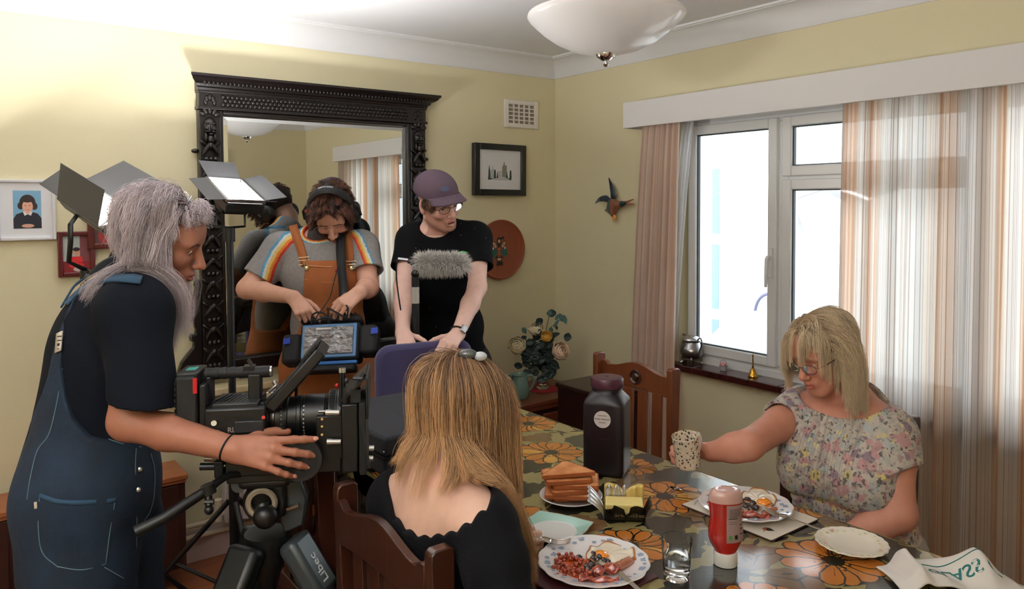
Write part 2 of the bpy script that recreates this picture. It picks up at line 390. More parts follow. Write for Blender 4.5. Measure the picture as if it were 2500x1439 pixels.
# front wall (behind the camera, seen only in the mirror) with a door opening
DX0, DX1, DZ = -1.62, -.82, 2.0
wf = MB().box((RX, RY-.2, -.1), (DX0, RY, RZ+.1)).box((DX1, RY-.2, -.1), (.25, RY, RZ+.1)).box((DX0, RY-.2, DZ), (DX1, RY, RZ+.1))
struct('wall_front', wf, M_wall)
M_doorwood = wood('door_wood', srgb(92, 48, 24), srgb(140, 82, 44), 5, 2)
d = struct('door_1', MB().box((DX0+.04, RY-.09, 0.005), (DX1-.04, RY-.05, DZ-.04)), M_doorwood, bevel=.003)
dm = MB()
for (a, b) in ((.12, .78), (.95, 1.85)):
    for u in (0, 1): x = DX0+.13+u*.29; dm.box((x, RY-.055, a), (x+.25, RY-.042, b))
struct('door_panel', dm, M_doorwood, d, bevel=.006)
struct('door_frame', MB().box((DX0-.05, RY-.1, 0), (DX0+.035, RY+.02, DZ+.05)).box((DX1-.035, RY-.1, 0), (DX1+.05, RY+.02, DZ+.05)).box((DX0+.035, RY-.1, DZ-.035), (DX1-.035, RY+.02, DZ+.05)), M_doorwood, d, bevel=.004)
M_brass = mat('brass', srgb(196, 148, 62), .22, metal=1.0)
struct('door_handle', MB().cyl((DX1-.1, RY-.05, 1), (DX1-.1, RY+.0, 1), .022).tube([(DX1-.1, RY, 1), (DX1-.1, RY+.03, 1), (DX1-.12, RY+.04, 1), (DX1-.2, RY+.04, 1)], .009), M_brass, d)
# window wall
WY0, WY1, WZ0, WZ1 = -2.76, -.935, .755, 1.99
struct('wall_right', MB().box((0, RY-.2, -.1), (.25, WY0, RZ+.1)).box((0, WY1, -.1), (.25, 0, RZ+.1)).box((0, WY0, -.1), (.25, WY1, WZ0-.03)).box((0, WY0, WZ1), (.25, WY1, RZ+.1)), M_wall)
def cove(o, d, inn, L):
    "concave plaster cove with a bead at its ceiling edge, along direction d from o, inn = into the room"
    pr = [(0, 2.255), (.006, 2.255), (.010, 2.262)]+[(.012+.088*(1-cos(t)), 2.264+.082*sin(t)) for t in np.linspace(.1, pi/2, 9)]+[(.104, 2.350), (.114, 2.350), (.114, RZ+.002), (0, RZ+.002)]
    return MB().prism([(a, b) for a, b in pr], o, inn, (0, 0, 1), L) if np.dot(np.cross(inn, (0, 0, 1)), d) > 0 else MB().prism([(a, b) for a, b in pr][::-1], V3(o)+V3(d)*L, inn, (0, 0, 1), L)
struct('trim_1', cove((RX, 0, 0), (1, 0, 0), (0, -1, 0), -RX), M_ceil)
struct('trim_2', cove((0, RY, 0), (0, 1, 0), (-1, 0, 0), -RY), M_ceil)
struct('trim_3', cove((RX, RY, 0), (1, 0, 0), (0, 1, 0), -RX), M_ceil)
struct('trim_4', cove((RX, RY, 0), (0, 1, 0), (1, 0, 0), -RY), M_ceil)
def board(a, b, n):
    return MB().prism([(0, 0), (.018, 0), (.018, .095), (.012, .105), (.010, .125), (.004, .135), (0, .135)], a, n, (0, 0, 1), np.linalg.norm(V3(b)-V3(a))) if np.dot(np.cross(n, (0, 0, 1)), V3(b)-V3(a)) > 0 else MB().prism([(0, 0), (.018, 0), (.018, .095), (.012, .105), (.010, .125), (.004, .135), (0, .135)][::-1], b, n, (0, 0, 1), np.linalg.norm(V3(b)-V3(a)))
struct('baseboard_back', board((RX, 0, 0), (0, 0, 0), (0, -1, 0)), M_skirt)
struct('baseboard_right', board((0, RY, 0), (0, 0, 0), (-1, 0, 0)), M_skirt)
struct('baseboard_left', board((RX, RY, 0), (RX, 0, 0), (1, 0, 0)), M_skirt)
# window
def ring(mb, y0, y1, z0, z1, x0, x1, w, wz=None):
    wz = wz or w
    return mb.box((x0, y0, z0), (x1, y0+w, z1)).box((x0, y1-w, z0), (x1, y1, z1)).box((x0, y0+w, z0), (x1, y1-w, z0+wz)).box((x0, y0+w, z1-wz), (x1, y1-w, z1))
fr = MB(); ring(fr, WY0, WY1, WZ0, WZ1, .07, .135, .05)
M1, M2 = -1.452, -2.262
for m in (M1, M2): fr.box((.07, m-.033, WZ0+.05), (.135, m+.033, WZ1-.1))
fr.box((.07, M2+.033, 1.605), (.135, M1-.033, 1.665)); fr.box((.07, WY0+.05, WZ1-.1), (.135, WY1-.05, WZ1-.05))
fr.box((.058, WY0, WZ0-.012), (.072, WY1, WZ0+.03))
window = struct('window_1', fr, M_upvc, bevel=.004)
M_glass = NT('window_glass')
def thin_glass(t, tint=(1, 1, 1), gl=.9):
    tr = t.new('BsdfTransparent'); tr.inputs[0].default_value = (*tint, 1); g = t.new('BsdfGlossy'); g.inputs['Roughness'].default_value = .02; fz = t.new('Fresnel'); fz.inputs[0].default_value = 1.45
    mx = t.new('MixShader'); t.link(t.math('MULTIPLY', fz.outputs[0], gl), mx.inputs[0]); t.link(tr.outputs[0], mx.inputs[1]); t.link(g.outputs[0], mx.inputs[2]); t.link(mx.outputs[0], t.out.inputs[0]); return t.m
M_glass = thin_glass(M_glass)
def sash(name, y0, y1, z0, z1, w=.045):
    s_ = struct(name, ring(MB(), y0, y1, z0, z1, .05, .11, w), M_upvc, window, bevel=.005)
    struct('gasket', ring(MB(), y0+w-.001, y1-w+.001, z0+w-.001, z1-w+.001, .066, .082, .006), M_gasket, s_)
    struct('pane', MB().box((.078, y0+w, z0+w), (.082, y1-w, z1-w)), M_glass, s_)
    return s_
s1 = sash('casement', M1+.012, WY1-.012, WZ0+.045, WZ1-.085)
struct('lock_handle', MB().box((.038, M1+.024, 1.2), (.05, M1+.044, 1.33)).tube([(.045, M1+.034, 1.29), (.02, M1+.034, 1.29), (.012, M1+.034, 1.28), (.010, M1+.036, 1.16)], [.010, .010, .009, .007]), M_upvc, s1, bevel=.002)
sash('casement', WY0+.012, M2-.012, WZ0+.045, WZ1-.085)
sash('fixed_light', M2+.012, M1-.012, WZ0+.045, 1.632)
sash('top_light', M2+.012, M1-.012, 1.645, WZ1-.085)
M_tilesill = mat('dark_red_sill_tile', srgb(58, 24, 22), .22, var=.35, vscale=9, coat=.4)
sl = MB()
for k in range(12): y = WY1+.02-k*.153; sl.box((-.06, y-.151, WZ0-.032), (.068, y, WZ0-.002))
struct('window_sill', sl, M_tilesill, window, bevel=.003)
# ---- outside, seen through the panes
M_out = mat('white_render_outside', (.8, .8, .79), .9)
struct('exterior_ground', MB().box((.25, -9, -.35), (9, 6, -.25)), mat('pale_patio_paving', (.62, .6, .56), .9, var=.15, vscale=5))
struct('exterior_wall', MB().box((4.2, -3.0, -.25), (4.4, 6, 3.4)), M_out)
M_bluepane = mat('bluish_outside_pane', srgb(112, 134, 144), .4)
pw = thing('patio_door', 'pale blue glazed patio door across the yard, seen through the left window pane', 'door', (4.18, onp(1745, 700, 0, 4.18)[1], -.25))
yA = onp(1722, 700, 0, 4.18)[1]; yB = onp(1765, 700, 0, 4.18)[1]
part('door_leaf', MB().box((4.15, yB-.04, -.25), (4.199, yA+.5, 2.05)), M_upvc, pw)
for (a, b) in ((1.18, 1.92), (.32, 1.06), (-.2, .2)): part('glazing', MB().box((4.14, yB+.03, a), (4.152, yA+.44, b)), M_bluepane, pw)
# swing-seat frame, wicker chair and metal chair out on the patio
M_grey = mat('grey_outdoor_metal', srgb(150, 150, 158), .5)
sw = thing('garden_canopy', 'grey canopy with slanting support post outside, seen through the right window pane', 'canopy', (*onp(2000, 800, 0, 2.2)[:2], -.25))
p0 = onp(1944, 555, 0, 2.2); p1 = onp(2020, 770, 0, 2.2); dd = p1-p0
part('support_post', MB().bar(p0-dd*.3, p0+dd*2.1, .07, .07), M_grey, sw, bevel=.01)
a0 = onp(1938, 500, 0, 2.2); a1 = onp(2075, 452, 0, 2.2)
part('canopy_roof', MB().grid(lambda u, v: a0*(1-u)+a1*u+V3((v*1.1-.2, .05*v, .10*sin(pi*v))), 8, 8), M_grey, sw, solid=.02)
part('rear_post', MB().bar(p0+V3((.8, 0, .25)), V3((p0[0]+.8, p1[1]+.2, -.25)), .06), M_grey, sw)
wc = thing('wicker_armchair', 'pale rounded wicker armchair outside, seen low in the left window pane', 'chair', (*onp(1850, 860, 0, 1.9)[:2], -.25))
M_wick = mat('pale_wicker', (.55, .54, .52), .8, var=.3, vscale=60, bump=.4, bscale=90)
S = SDF(); c0 = onp(1842, 845, 0, 1.9)
S.ell(c0+V3((0, 0, -.28)), (.34, .34, .28), k=.05); S.ell(c0+V3((.12, .06, .0)), (.22, .3, .24), k=.08); S.ell(c0+V3((-.1, 0, .12)), (.26, .22, .16), k=.03, op='s'); S.cap(c0+V3((-.2, .28, -.05)), c0+V3((.1, .3, .05)), .07, k=.05)
v, f = S.mesh(.02); part('basket_body', (v, f), M_wick, wc)
for dx, dy in ((-.2, -.2), (.2, -.2), (.2, .2), (-.2, .2)): part('leg', MB().cyl(c0+V3((dx, dy, -.4)), V3((c0[0]+dx, c0[1]+dy, -.25)), .025, n=10), M_wick, wc)
mc = thing('garden_chair', 'dark metal garden chair with barred back outside behind the wicker armchair', 'chair', (*onp(1885, 800, 0, 2.7)[:2], -.25))
M_dm = mat('dark_garden_metal', srgb(90, 92, 120), .4)
q = onp(1890, 770, 0, 2.7); part('backrest', MB().tube(catmull([q+V3((0, .16, -.35)), q+V3((0, .19, 0)), q+V3((0, .1, .16)), q+V3((0, -.1, .16)), q+V3((0, -.19, 0)), q+V3((0, -.16, -.35))]), .014).tube([q+V3((0, .06, .15)), q+V3((0, .05, -.35))], .01).tube([q+V3((0, -.06, .15)), q+V3((0, -.05, -.35))], .01), M_dm, mc)
part('seat', MB().lathe([(.02, 0), (.2, 0), (.21, .015), (.2, .03), (.02, .03)], q+V3((-.2, 0, -.38)), n=20), M_dm, mc)
for a in range(4): part('leg', MB().cyl(q+V3((-.2, 0, -.38))+V3((.15*cos(a*pi/2+.78), .15*sin(a*pi/2+.78), 0)), V3((q[0]-.2+.2*cos(a*pi/2+.78), q[1]+.2*sin(a*pi/2+.78), -.25)), .011, n=8), M_dm, mc)
# ------------------------------------------------------------------ things on the walls
def ellipse(cx, cy, rx, ry, n=24, a0=0, a1=2*pi, rot=0):
    out = []
    for i in range(n):
        a = a0+(a1-a0)*i/(n if a1-a0 > 6.2 else n-1); x, y = rx*cos(a), ry*sin(a); out.append((cx+x*cos(rot)-y*sin(rot), cy+x*sin(rot)+y*cos(rot)))
    return out
class Flat:
    "printed or painted shapes lying on one plane; each colour is a material slot of one mesh"
    def __init__(s, o, X, Y): s.mb = MB(); s.o = V3(o); s.X = unit(X); s.Y = unit(Y); s.Z = np.cross(s.X, s.Y); s.mats = []; s.k = 0
    def poly(s, pts, m):
        if m not in s.mats: s.mats.append(m)
        s.mb.cur = s.mats.index(m); s.k += 1; h = s.k*.00004
        s.mb.add([s.o+s.X*p[0]+s.Y*p[1]+s.Z*h for p in pts], [tuple(range(len(pts)))]); return s
    def rect(s, x0, y0, x1, y1, m): return s.poly([(x0, y0), (x1, y0), (x1, y1), (x0, y1)], m)
    def ell(s, *a, m=None, **k): return s.poly(ellipse(*a, **k), m)
    def line(s, pts, w, m):
        pts = [V3(p) for p in pts]; L = []; R = []
        for i, p in enumerate(pts):
            d = unit(pts[min(i+1, len(pts)-1)]-pts[max(i-1, 0)]); n = V3((-d[1], d[0])); L.append(p+n*w/2); R.append(p-n*w/2)
        for i in range(len(pts)-1): s.poly([R[i], R[i+1], L[i+1], L[i]], m)
        return s
    def put(s, name, parent, **k): return part(name, s.mb, s.mats, parent, smooth=False, **k)
pm = lambda n, r, g, b, ro=.5, **k: mat(n, srgb(r, g, b), ro, **k)
M_ink = pm('print_black', 22, 22, 26)
def frame_thing(name, label, x0, x1, z0, z1, dep, w, m, tilt=0):
    "picture frame flat on the back wall"
    cx, cz = (x0+x1)/2, (z0+z1)/2; t = thing(name, label, 'picture', (cx, -.001, z0), rot=(0, tilt, 0))
    a, b = (x1-x0)/2, z1-z0; mb = MB()
    mb.box((-a, -dep, 0), (-a+w, 0, b)).box((a-w, -dep, 0), (a, 0, b)).box((-a+w, -dep, 0), (a-w, 0, w)).box((-a+w, -dep, b-w), (a-w, 0, b))
    part('frame', mb, m, t, world=False, bevel=.003); return t, a, b
def picface(t, w, h, zc, d): F = Flat((0, -d, zc), (1, 0, 0), (0, 0, 1)); return F
# child portrait in a white frame
M_cardw = pm('white_mount', 232, 233, 238, .5)
t, a, b = frame_thing('framed_photograph', 'white framed school portrait of a dark-haired child on blue, leftmost on the wall', -2.715, -2.525, 1.402, 1.632, .022, .012, pm('white_frame_paint', 226, 226, 230, .4))
F = picface(t, 0, 0, b/2, .012); F.rect(-a+.012, -b/2+.012, a-.012, b/2-.012, M_cardw)
F.put('mount', t, world=False)
F = Flat((.0, -.0125, b/2), (1, 0, 0), (0, 0, 1)); px0, px1, pz0, pz1 = -.042, .048, -.070, .073
F.rect(px0, pz0, px1, pz1, pm('portrait_blue', 120, 168, 200)); sk = pm('portrait_skin', 214, 160, 138); hr = pm('portrait_hair', 46, 30, 28); nv = pm('portrait_navy', 26, 26, 40)
F.ell(.004, .028, .026, .030, m=hr); F.ell(-.018, .016, .010, .014, m=hr); F.ell(.026, .014, .010, .014, m=hr); F.ell(.004, .013, .017, .024, m=sk); F.ell(.004, .037, .018, .009, m=hr)
F.poly([(px0, pz0), (px1, pz0), (px1, -.032), (.036, -.014), (.018, -.008), (-.012, -.008), (-.032, -.016), (px0, -.034)], nv)
F.poly([(-.012, -.006), (.020, -.006), (.014, -.022), (.004, -.016), (-.006, -.022)], M_cardw); F.rect(-.002, -.014, .010, -.004, sk); F.ell(.004, -.060, .020, .007, m=sk)
for dx in (-.003, .011): F.ell(dx, .017, .0022, .0014, m=M_ink, n=8)
F.line([(-.002, .001), (.004, -.0005), (.010, .001)], .0015, pm('portrait_lip', 170, 90, 84)); F.put('print', t, world=False)
# picture behind the light, dark red frame
M_redframe = mat('dark_red_frame', srgb(88, 26, 26), .3, coat=.4)
t, a, b = frame_thing('framed_portrait', 'dark red frame with pink-hatted portrait, half hidden behind the light\'s metal flaps', -2.42, -2.215, 1.36, 1.64, .025, .022, M_redframe)
F = picface(t, 0, 0, b/2, .012); F.rect(-a+.02, -b/2+.02, a-.02, b/2-.02, pm('portrait_dark_ground', 84, 60, 60)); F.ell(.01, .03, .055, .065, m=pm('portrait_face', 222, 150, 120)); F.ell(.01, .075, .062, .032, m=pm('portrait_pink_hat', 176, 78, 112)); F.ell(.01, -.09, .075, .05, m=pm('portrait_red_dress', 150, 50, 46))
F.ell(-.012, .028, .007, .003, m=M_ink); F.ell(.034, .028, .007, .003, m=M_ink); F.ell(.011, -.005, .012, .004, m=pm('portrait_lip', 170, 90, 84)); F.put('print', t, world=False)
# small snapshot in a mahogany frame
t, a, b = frame_thing('framed_snapshot', 'small mahogany framed snapshot of a toddler in red, hung lowest', -2.522, -2.395, 1.255, 1.432, .022, .017, M_redframe)
F = picface(t, 0, 0, b/2, .010); F.rect(-a+.015, -b/2+.015, a-.015, b/2-.015, pm('snap_wall', 170, 176, 172)); F.rect(-a+.017, -b/2+.017, a-.017, -.028, pm('snap_red_floor', 128, 26, 30)); F.rect(.012, -.03, a-.017, b/2-.017, pm('snap_curtain', 118, 62, 66))
red = pm('snap_red', 204, 34, 38); F.ell(.0, .008, .0125, .016, m=pm('snap_skin', 200, 150, 126)); F.ell(0, .018, .0125, .008, m=hr); F.poly([(-.016, -.01), (.018, -.01), (.022, -.032), (-.02, -.032)], red); F.ell(.0, -.045, .026, .012, m=red); F.ell(.01, -.06, .022, .010, m=pm('snap_grey', 190, 170, 165)); F.put('print', t, world=False)
# black frame with a drawing of towers between firs
t, a, b = frame_thing('framed_drawing', 'square black frame with grey drawing of a spired building among fir trees', -.592, -.243, 1.577, 1.860, .034, .034, mat('black_frame', srgb(10, 16, 20), .28, coat=.3), tilt=radians(.5))
F = picface(t, 0, 0, b/2, .022); F.rect(-a+.03, -b/2+.03, a-.03, b/2-.03, pm('drawing_paper', 222, 222, 226, .7)); F.put('paper', t, world=False)
F = Flat((0, -.0225, b/2-.006), (1, 0, 0), (0, 0, 1)); g1 = pm('drawing_light_grey', 186, 188, 186); g2 = pm('drawing_grey', 132, 136, 128); g3 = pm('drawing_fir', 46, 66, 58); s = .0155
F.poly([(-4.2*s, -2.4*s), (-4.2*s, 0), (-3.6*s, .5*s), (-3.2*s, 2*s), (-2.8*s, .5*s), (-2.2*s, 0), (-2.2*s, -2.4*s)], g1)
F.poly([(-1.2*s, -2.4*s), (-1.2*s, -.2*s), (.8*s, .2*s), (.8*s, -2.4*s)], g1)
F.poly([(.9*s, -2.4*s), (.9*s, 1.6*s), (1.3*s, 1.9*s), (1.8*s, 3.6*s), (2.2*s, 1.9*s), (2.9*s, 2.2*s), (3.0*s, -2.4*s)], g2)
F.poly([(-5.3*s, -3.2*s), (-5.3*s, -2.7*s), (-2.5*s, -2.3*s), (0, -1.9*s), (2.5*s, -2.2*s), (4.8*s, -2.7*s), (4.8*s, -3.3*s), (0, -3.3*s)], g1)
for x, h in ((-4.7, 3.2), (-2.3, 1.6), (-1.2, .4), (3.0, .6), (4.6, 1.5)): F.poly([((x-.5)*s, -2.7*s), ((x-.35)*s, 0), (x*s, h*s-1*s), ((x+.35)*s, 0), ((x+.5)*s, -2.7*s)] if h > 1 else [((x-.4)*s, -2.5*s), (x*s, h*s-.6*s), ((x+.4)*s, -2.5*s)], g3)
F.poly([(-5.3*s, -3.2*s), (-5.3*s, -2.5*s), (-3*s, -2.7*s), (-4*s, -3.1*s)], g3); F.poly([(4.9*s, -3.3*s), (4.9*s, -2.6*s), (3.2*s, -2.5*s), (4.2*s, -3.0*s)], g3)
F.put('drawing', t, world=False)
# round wooden plaque
t = thing('wooden_plaque', 'round reddish wooden wall plate with a dark winged emblem', 'plaque', (-.41, -.002, 1.113))
M_plaq = wood('plaque_wood', srgb(128, 58, 38), srgb(166, 84, 54), 9, 2, .32)
c = V3((-.412, 0, 1.279)); part('dish', MB().lathe([(0, .001), (.150, .001), (.160, .010), (.166, .024), (.160, .027), (.145, .017), (.09, .015), (0, .0148)], c, (0, -1, 0), 48, capb=False, capt=False), M_plaq, t)
F = Flat(c+V3((-.008, -.0152, .0)), (1, 0, 0), (0, 0, 1)); tan_ = pm('emblem_tan', 196, 164, 126); grn = pm('emblem_green', 28, 92, 80); drk = pm('emblem_dark', 24, 24, 26); rd = pm('emblem_red', 190, 92, 72)
F.poly([(.0, -.12), (.155, -.005), (.10, -.125)], pm('plaque_light_segment', 158, 68, 40)) if False else None
for sx in (-1, 1):
    F.ell(sx*.030, .026, .013, .024, m=drk, rot=-sx*.6); F.ell(sx*.030, .026, .009, .019, m=tan_, rot=-sx*.6); F.ell(sx*.030, .025, .004, .010, m=rd, rot=-sx*.6)
    F.poly([(sx*.012, .0), (sx*.048, .01), (sx*.060, -.03), (sx*.03, -.042), (sx*.014, -.02)], grn); F.ell(sx*.040, .008, .004, .007, m=M_cardw); F.poly([(sx*.01, -.03), (sx*.034, -.048), (sx*.012, -.044)], drk)
F.ell(0, .046, .016, .022, m=drk); F.ell(0, .046, .009, .010, m=tan_); F.poly([(.006, .066), (.034, .072), (.036, .058), (.012, .056)], drk); F.rect(-.009, .012, .009, .034, drk); F.rect(-.006, -.046, .006, .010, rd)
for k in range(3): F.rect(-.008, -.008-k*.013, .008, -.005-k*.013, drk)
F.ell(0, -.054, .020, .015, m=drk); F.ell(0, -.054, .014, .008, m=tan_); F.poly([(-.016, -.07), (.02, -.068), (.026, -.084), (-.02, -.086)], drk)
for k in range(5): F.line([(-.016+k*.009, -.075), (-.018+k*.010, -.092)], .003, drk)
F.put('emblem', t)
# air vent
t = thing('air_vent', 'white slotted air vent high on the wall near the corner', 'vent', (-.253, -.001, 1.955)); M_vent = pm('vent_plastic', 232, 226, 220, .45)
vb = MB(); x0, x1, z0, z1 = -.373, -.134, 1.957, 2.113
vb.box((x0, -.012, z0), (x0+.028, 0, z1)).box((x1-.028, -.012, z0), (x1, 0, z1)).box((x0+.028, -.012, z0), (x1-.028, 0, z0+.022)).box((x0+.028, -.012, z1-.022), (x1-.028, 0, z1))
part('frame', vb, M_vent, t, bevel=.003)
part('backing', MB().box((x0+.028, -.003, z0+.022), (x1-.028, 0, z1-.022)), pm('vent_dark', 150, 140, 128, .8), t)
lv = MB(); n = 5; hh = (z1-z0-.044)/n
for k in range(n+1): lv.box((x0+.028, -.010, z0+.019+k*hh), (x1-.028, -.002, z0+.025+k*hh))
for k in range(1, 5): x = x0+.028+(x1-x0-.056)*k/5; lv.box((x-.003, -.0105, z0+.022), (x+.003, -.002, z1-.022))
part('louvre', lv, M_vent, t)
# carved mirror
t = thing('carved_mirror', 'large wall mirror in black carved wooden frame with deep cornice', 'mirror', (-1.45, -.002, .76))
def t_dark():
    t_ = NT('carved_black_wood'); n = t_.noise(18, None, 5); t_.set(base=t_.mix(n, srgb(8, 6, 6), srgb(28, 18, 16)), rough=.38, coat=.15, coatr=.3); t_.bump(t_.noise(70), .2, .004); return t_.m
M_carv = t_dark()
xl, xr = -2.000, -.900
part('cornice', MB().prism([(0, 0), (.055, 0), (.06, .012), (.07, .018), (.085, .022), (.10, .034), (.118, .042), (.125, .050), (.125, .058), (0, .058)], (-2.045, 0, 2.022), (0, -1, 0), (0, 0, 1), 0) if False else None or MB().add(*(lambda pr: ([V3((xl-.004-max(0, (y-.055))*.62, -y, 2.018+z)) for y, z in pr]+[V3((xr+.004+max(0, (y-.055))*.62, -y, 2.018+z)) for y, z in pr], [tuple(range(len(pr))), tuple(range(2*len(pr)-1, len(pr)-1, -1))]+[(i, i+len(pr), (i+1) % len(pr)+len(pr), (i+1) % len(pr)) for i in range(len(pr))]))([(0, 0), (.055, 0), (.060, .010), (.072, .014), (.076, .024), (.090, .028), (.108, .036), (.116, .046), (.125, .050), (.125, .060), (0, .060)])), M_carv, t)
beads = MB()
for k in range(62): beads.ball((xl+.012+k*(xr-xl-.02)/62, -.098, 2.045), (.0065, .006, .008), 8, 6)
part('bead_moulding', beads, M_carv, t)
part('frieze', MB().box((xl, -.05, 1.945), (xr, 0, 2.018)).box((xl-.006, -.058, 1.938), (xr+.006, 0, 1.950)).box((xl-.003, -.056, 2.008), (xr+.003, 0, 2.018)), M_carv, t, bevel=.002)
sc = MB()
for r in range(3):
    for k in range(46): sc.ball((xl+.10+(k+.5*(r % 2))*(xr-xl-.2)/46, -.05, 1.962+r*.0165), (.0105, .007, .0095), 8, 6)
part('scale_carving', sc, M_carv, t)
for x in (xl+.045, xr-.045):
    sc = MB()
    for a in range(5): sc.ball((x+.018*cos(a*pi/4), -.05, 1.968+.022*sin(a*pi/4)), (.010, .008, .014), 8, 6)
    part('corner_rosette', sc, M_carv, t)
part('inner_moulding', MB().box((-1.917, -.045, .80), (-1.900, 0, 1.938)).box((-1.004, -.045, .80), (-.987, 0, 1.938)).box((-1.9, -.045, 1.922), (-1.004, 0, 1.938)).box((-1.9, -.045, .80), (-1.004, 0, .858)), M_carv, t, bevel=.004)
def pilaster(cx, out):
    w = .043; p = part('pilaster', MB().box((cx-w, -.045, .78), (cx+w, 0, 1.938)), M_carv, t, bevel=.004); m = MB(); y = -.045
    z = 1.865   # mask
    m.ball((cx, y, z), (.028, .026, .042)); m.ball((cx, y-.026, z-.004), (.006, .010, .014)); m.ball((cx-.013, y-.02, z+.012), (.011, .008, .005)); m.ball((cx+.013, y-.02, z+.012), (.011, .008, .005))
    for s_ in (-1, 1):
        m.ball((cx+s_*.014, y-.016, z-.008), (.010, .008, .010)); m.ball((cx+s_*.012, y-.022, z-.022), (.012, .008, .005)); m.ball((cx+s_*.018, y-.008, z-.046), (.008, .012, .022))
    m.ball((cx, y-.018, z-.032), (.010, .008, .007)); m.ball((cx, y-.012, z-.055), (.014, .014, .022))
    for a in range(5): m.ball((cx+.03*cos(pi*(a+.5)/5), y-.006, z+.045+.022*sin(pi*(a+.5)/5)), (.010, .010, .016), X=(cos(pi*(a+.5)/5-pi/2), 0, sin(pi*(a+.5)/5-pi/2)))
    zz = 1.79; k = 0
    while zz > .9:   # drops of leaves
        for s_ in (-1, 1):
            th = .5+.15*(k % 2); m.ball((cx+s_*.017, y-.010, zz-.02), (.010, .014, .034), X=(cos(th), 0, s_*sin(th)), n=10, m=8); m.ball((cx+s_*.028, y-.004, zz+.004), (.008, .011, .022), X=(cos(.9), 0, -s_*sin(.9)), n=10, m=8)
        m.ball((cx, y-.014, zz-.006), (.012, .012, .016), n=10, m=8)
        for a in range(3): m.ball((cx+(a-1)*.018, y-.012, zz-.062), (.011, .013, .012), n=8, m=6)
        zz -= .098; k += 1
    part('carving', m, M_carv, p); return p
pilaster(-1.957, -1); pilaster(-.943, 1)
def scroll(s_, x0):
    P = [(0, 1.215), (.018, 1.21), (.026, 1.195), (.020, 1.18), (.028, 1.15), (.040, 1.11), (.044, 1.07), (.036, 1.03), (.024, 1.00), (.026, .982), (.040, .985), (.050, .972), (.046, .955), (.032, .95), (.036, .925), (.060, .90), (.085, .868), (.098, .83), (.10, .79), (.10, .77), (0, .77)]
    poly = [(s_*a, b) for a, b in P]
    if s_ > 0: poly = poly[::-1]
    return MB().prism(poly if s_ < 0 else poly, (x0, -.002, 0), (1, 0, 0), (0, 0, 1), .034)
part('side_scroll', scroll(-1, -2.0), M_carv, t, bevel=.003); part('side_scroll', scroll(1, -.9), M_carv, t, bevel=.003)
for x in (-2.012, -.888):
    part('carved_knob', MB().ball((x, -.022, 1.762), (.016, .012, .010)), M_carv, t); part('carved_knob', MB().ball((x, -.022, 1.20), (.014, .02, .014)), M_carv, t)
M_mir = mat('mirror_silver', (.80, .82, .80), .006, metal=1.0)
gx0, gx1, gz0, gz1, bw = -1.9005, -1.0035, .8575, 1.9225, .024
gl = MB().add([(gx0, -.020, gz0), (gx1, -.020, gz0), (gx1, -.020, gz1), (gx0, -.020, gz1), (gx0+bw, -.0232, gz0+bw), (gx1-bw, -.0232, gz0+bw), (gx1-bw, -.0232, gz1-bw), (gx0+bw, -.0232, gz1-bw)], [(0, 1, 5, 4), (1, 2, 6, 5), (2, 3, 7, 6), (3, 0, 4, 7), (4, 5, 6, 7)])
part('mirror_glass', gl, M_mir, t, smooth=False, label='bevelled mirror glass')
# ceramic duck on the window wall
t = thing('wall_duck', 'painted flying mallard duck ornament hung left of the curtain', 'ornament', (-.005, -.5, 1.431))
c = onp(1503, 497, 0, -.03); yv = V3((0, -1, 0)); zv = V3((0, 0, 1))   # picture-right is -y
def dk(px, py, x=-.03): return onp(px, py, 0, x)
S = SDF(); S.ell(dk(1495, 503), (.022, .036, .040), k=.02); S.cap(dk(1505, 500, -.034), dk(1518, 498, -.034), .024, .014, .02); S.cap(dk(1518, 498, -.034), dk(1529, 495, -.034), .012, .009, .01); S.cap(dk(1494, 512, -.025), dk(1479, 514, -.015), .026, .006, .015); S.cap(dk(1496, 515), dk(1496, 524), .016, .012, .01)
v, f = S.mesh(.003); d0 = [dk(1503, 500), dk(1524, 496), dk(1490, 508)]
colr = np.tile(np.array(srgb(150, 96, 74)), (len(v), 1)); yy = v[:, 1]; zz = v[:, 2]
colr[yy < dk(1519, 0)[1]] = srgb(24, 64, 62); colr[(yy > dk(1496, 0)[1])] = srgb(70, 92, 96); colr[zz < dk(0, 516)[2]] = srgb(196, 190, 176)
part('body', (v, f), vcol('duck_glaze', .3, noise=.3, nscale=50), t, colors=colr)
def wing(pts, w, col):
    m = MB(); m.tube(catmull(pts, 6), [w*q for q in np.interp(np.linspace(0, 1, 6*(len(pts)-1)+1), [0, .25, .6, 1], [.7, 1, .8, .12])], 10, flat=.35, hint=(1, 0, 0)); return m
M_wing = mat('duck_wing_glaze', srgb(38, 50, 64), .3, var=.4, vscale=30)
part('wing', wing([dk(1497, 490), dk(1497, 475), dk(1493, 455), dk(1486, 434, -.05)], .021, 0), M_wing, t); part('wing', wing([dk(1488, 490), dk(1478, 485), dk(1465, 487), dk(1453, 497, -.05)], .018, 0), M_wing, t)
M_beak = mat('duck_orange', srgb(206, 138, 60), .35)
part('beak', MB().tube([dk(1531, 493, -.034), dk(1546, 487, -.036)], [.006, .003], 8).tube([dk(1531, 498, -.034), dk(1546, 498, -.036)], [.006, .003], 8), mat('duck_beak', srgb(166, 96, 70), .35), t)
part('feet', MB().tube([dk(1496, 522, -.03), dk(1500, 532, -.03), dk(1497, 542, -.03)], [.010, .016, .004], 8, flat=.4, hint=(1, 0, 0)), M_beak, t)
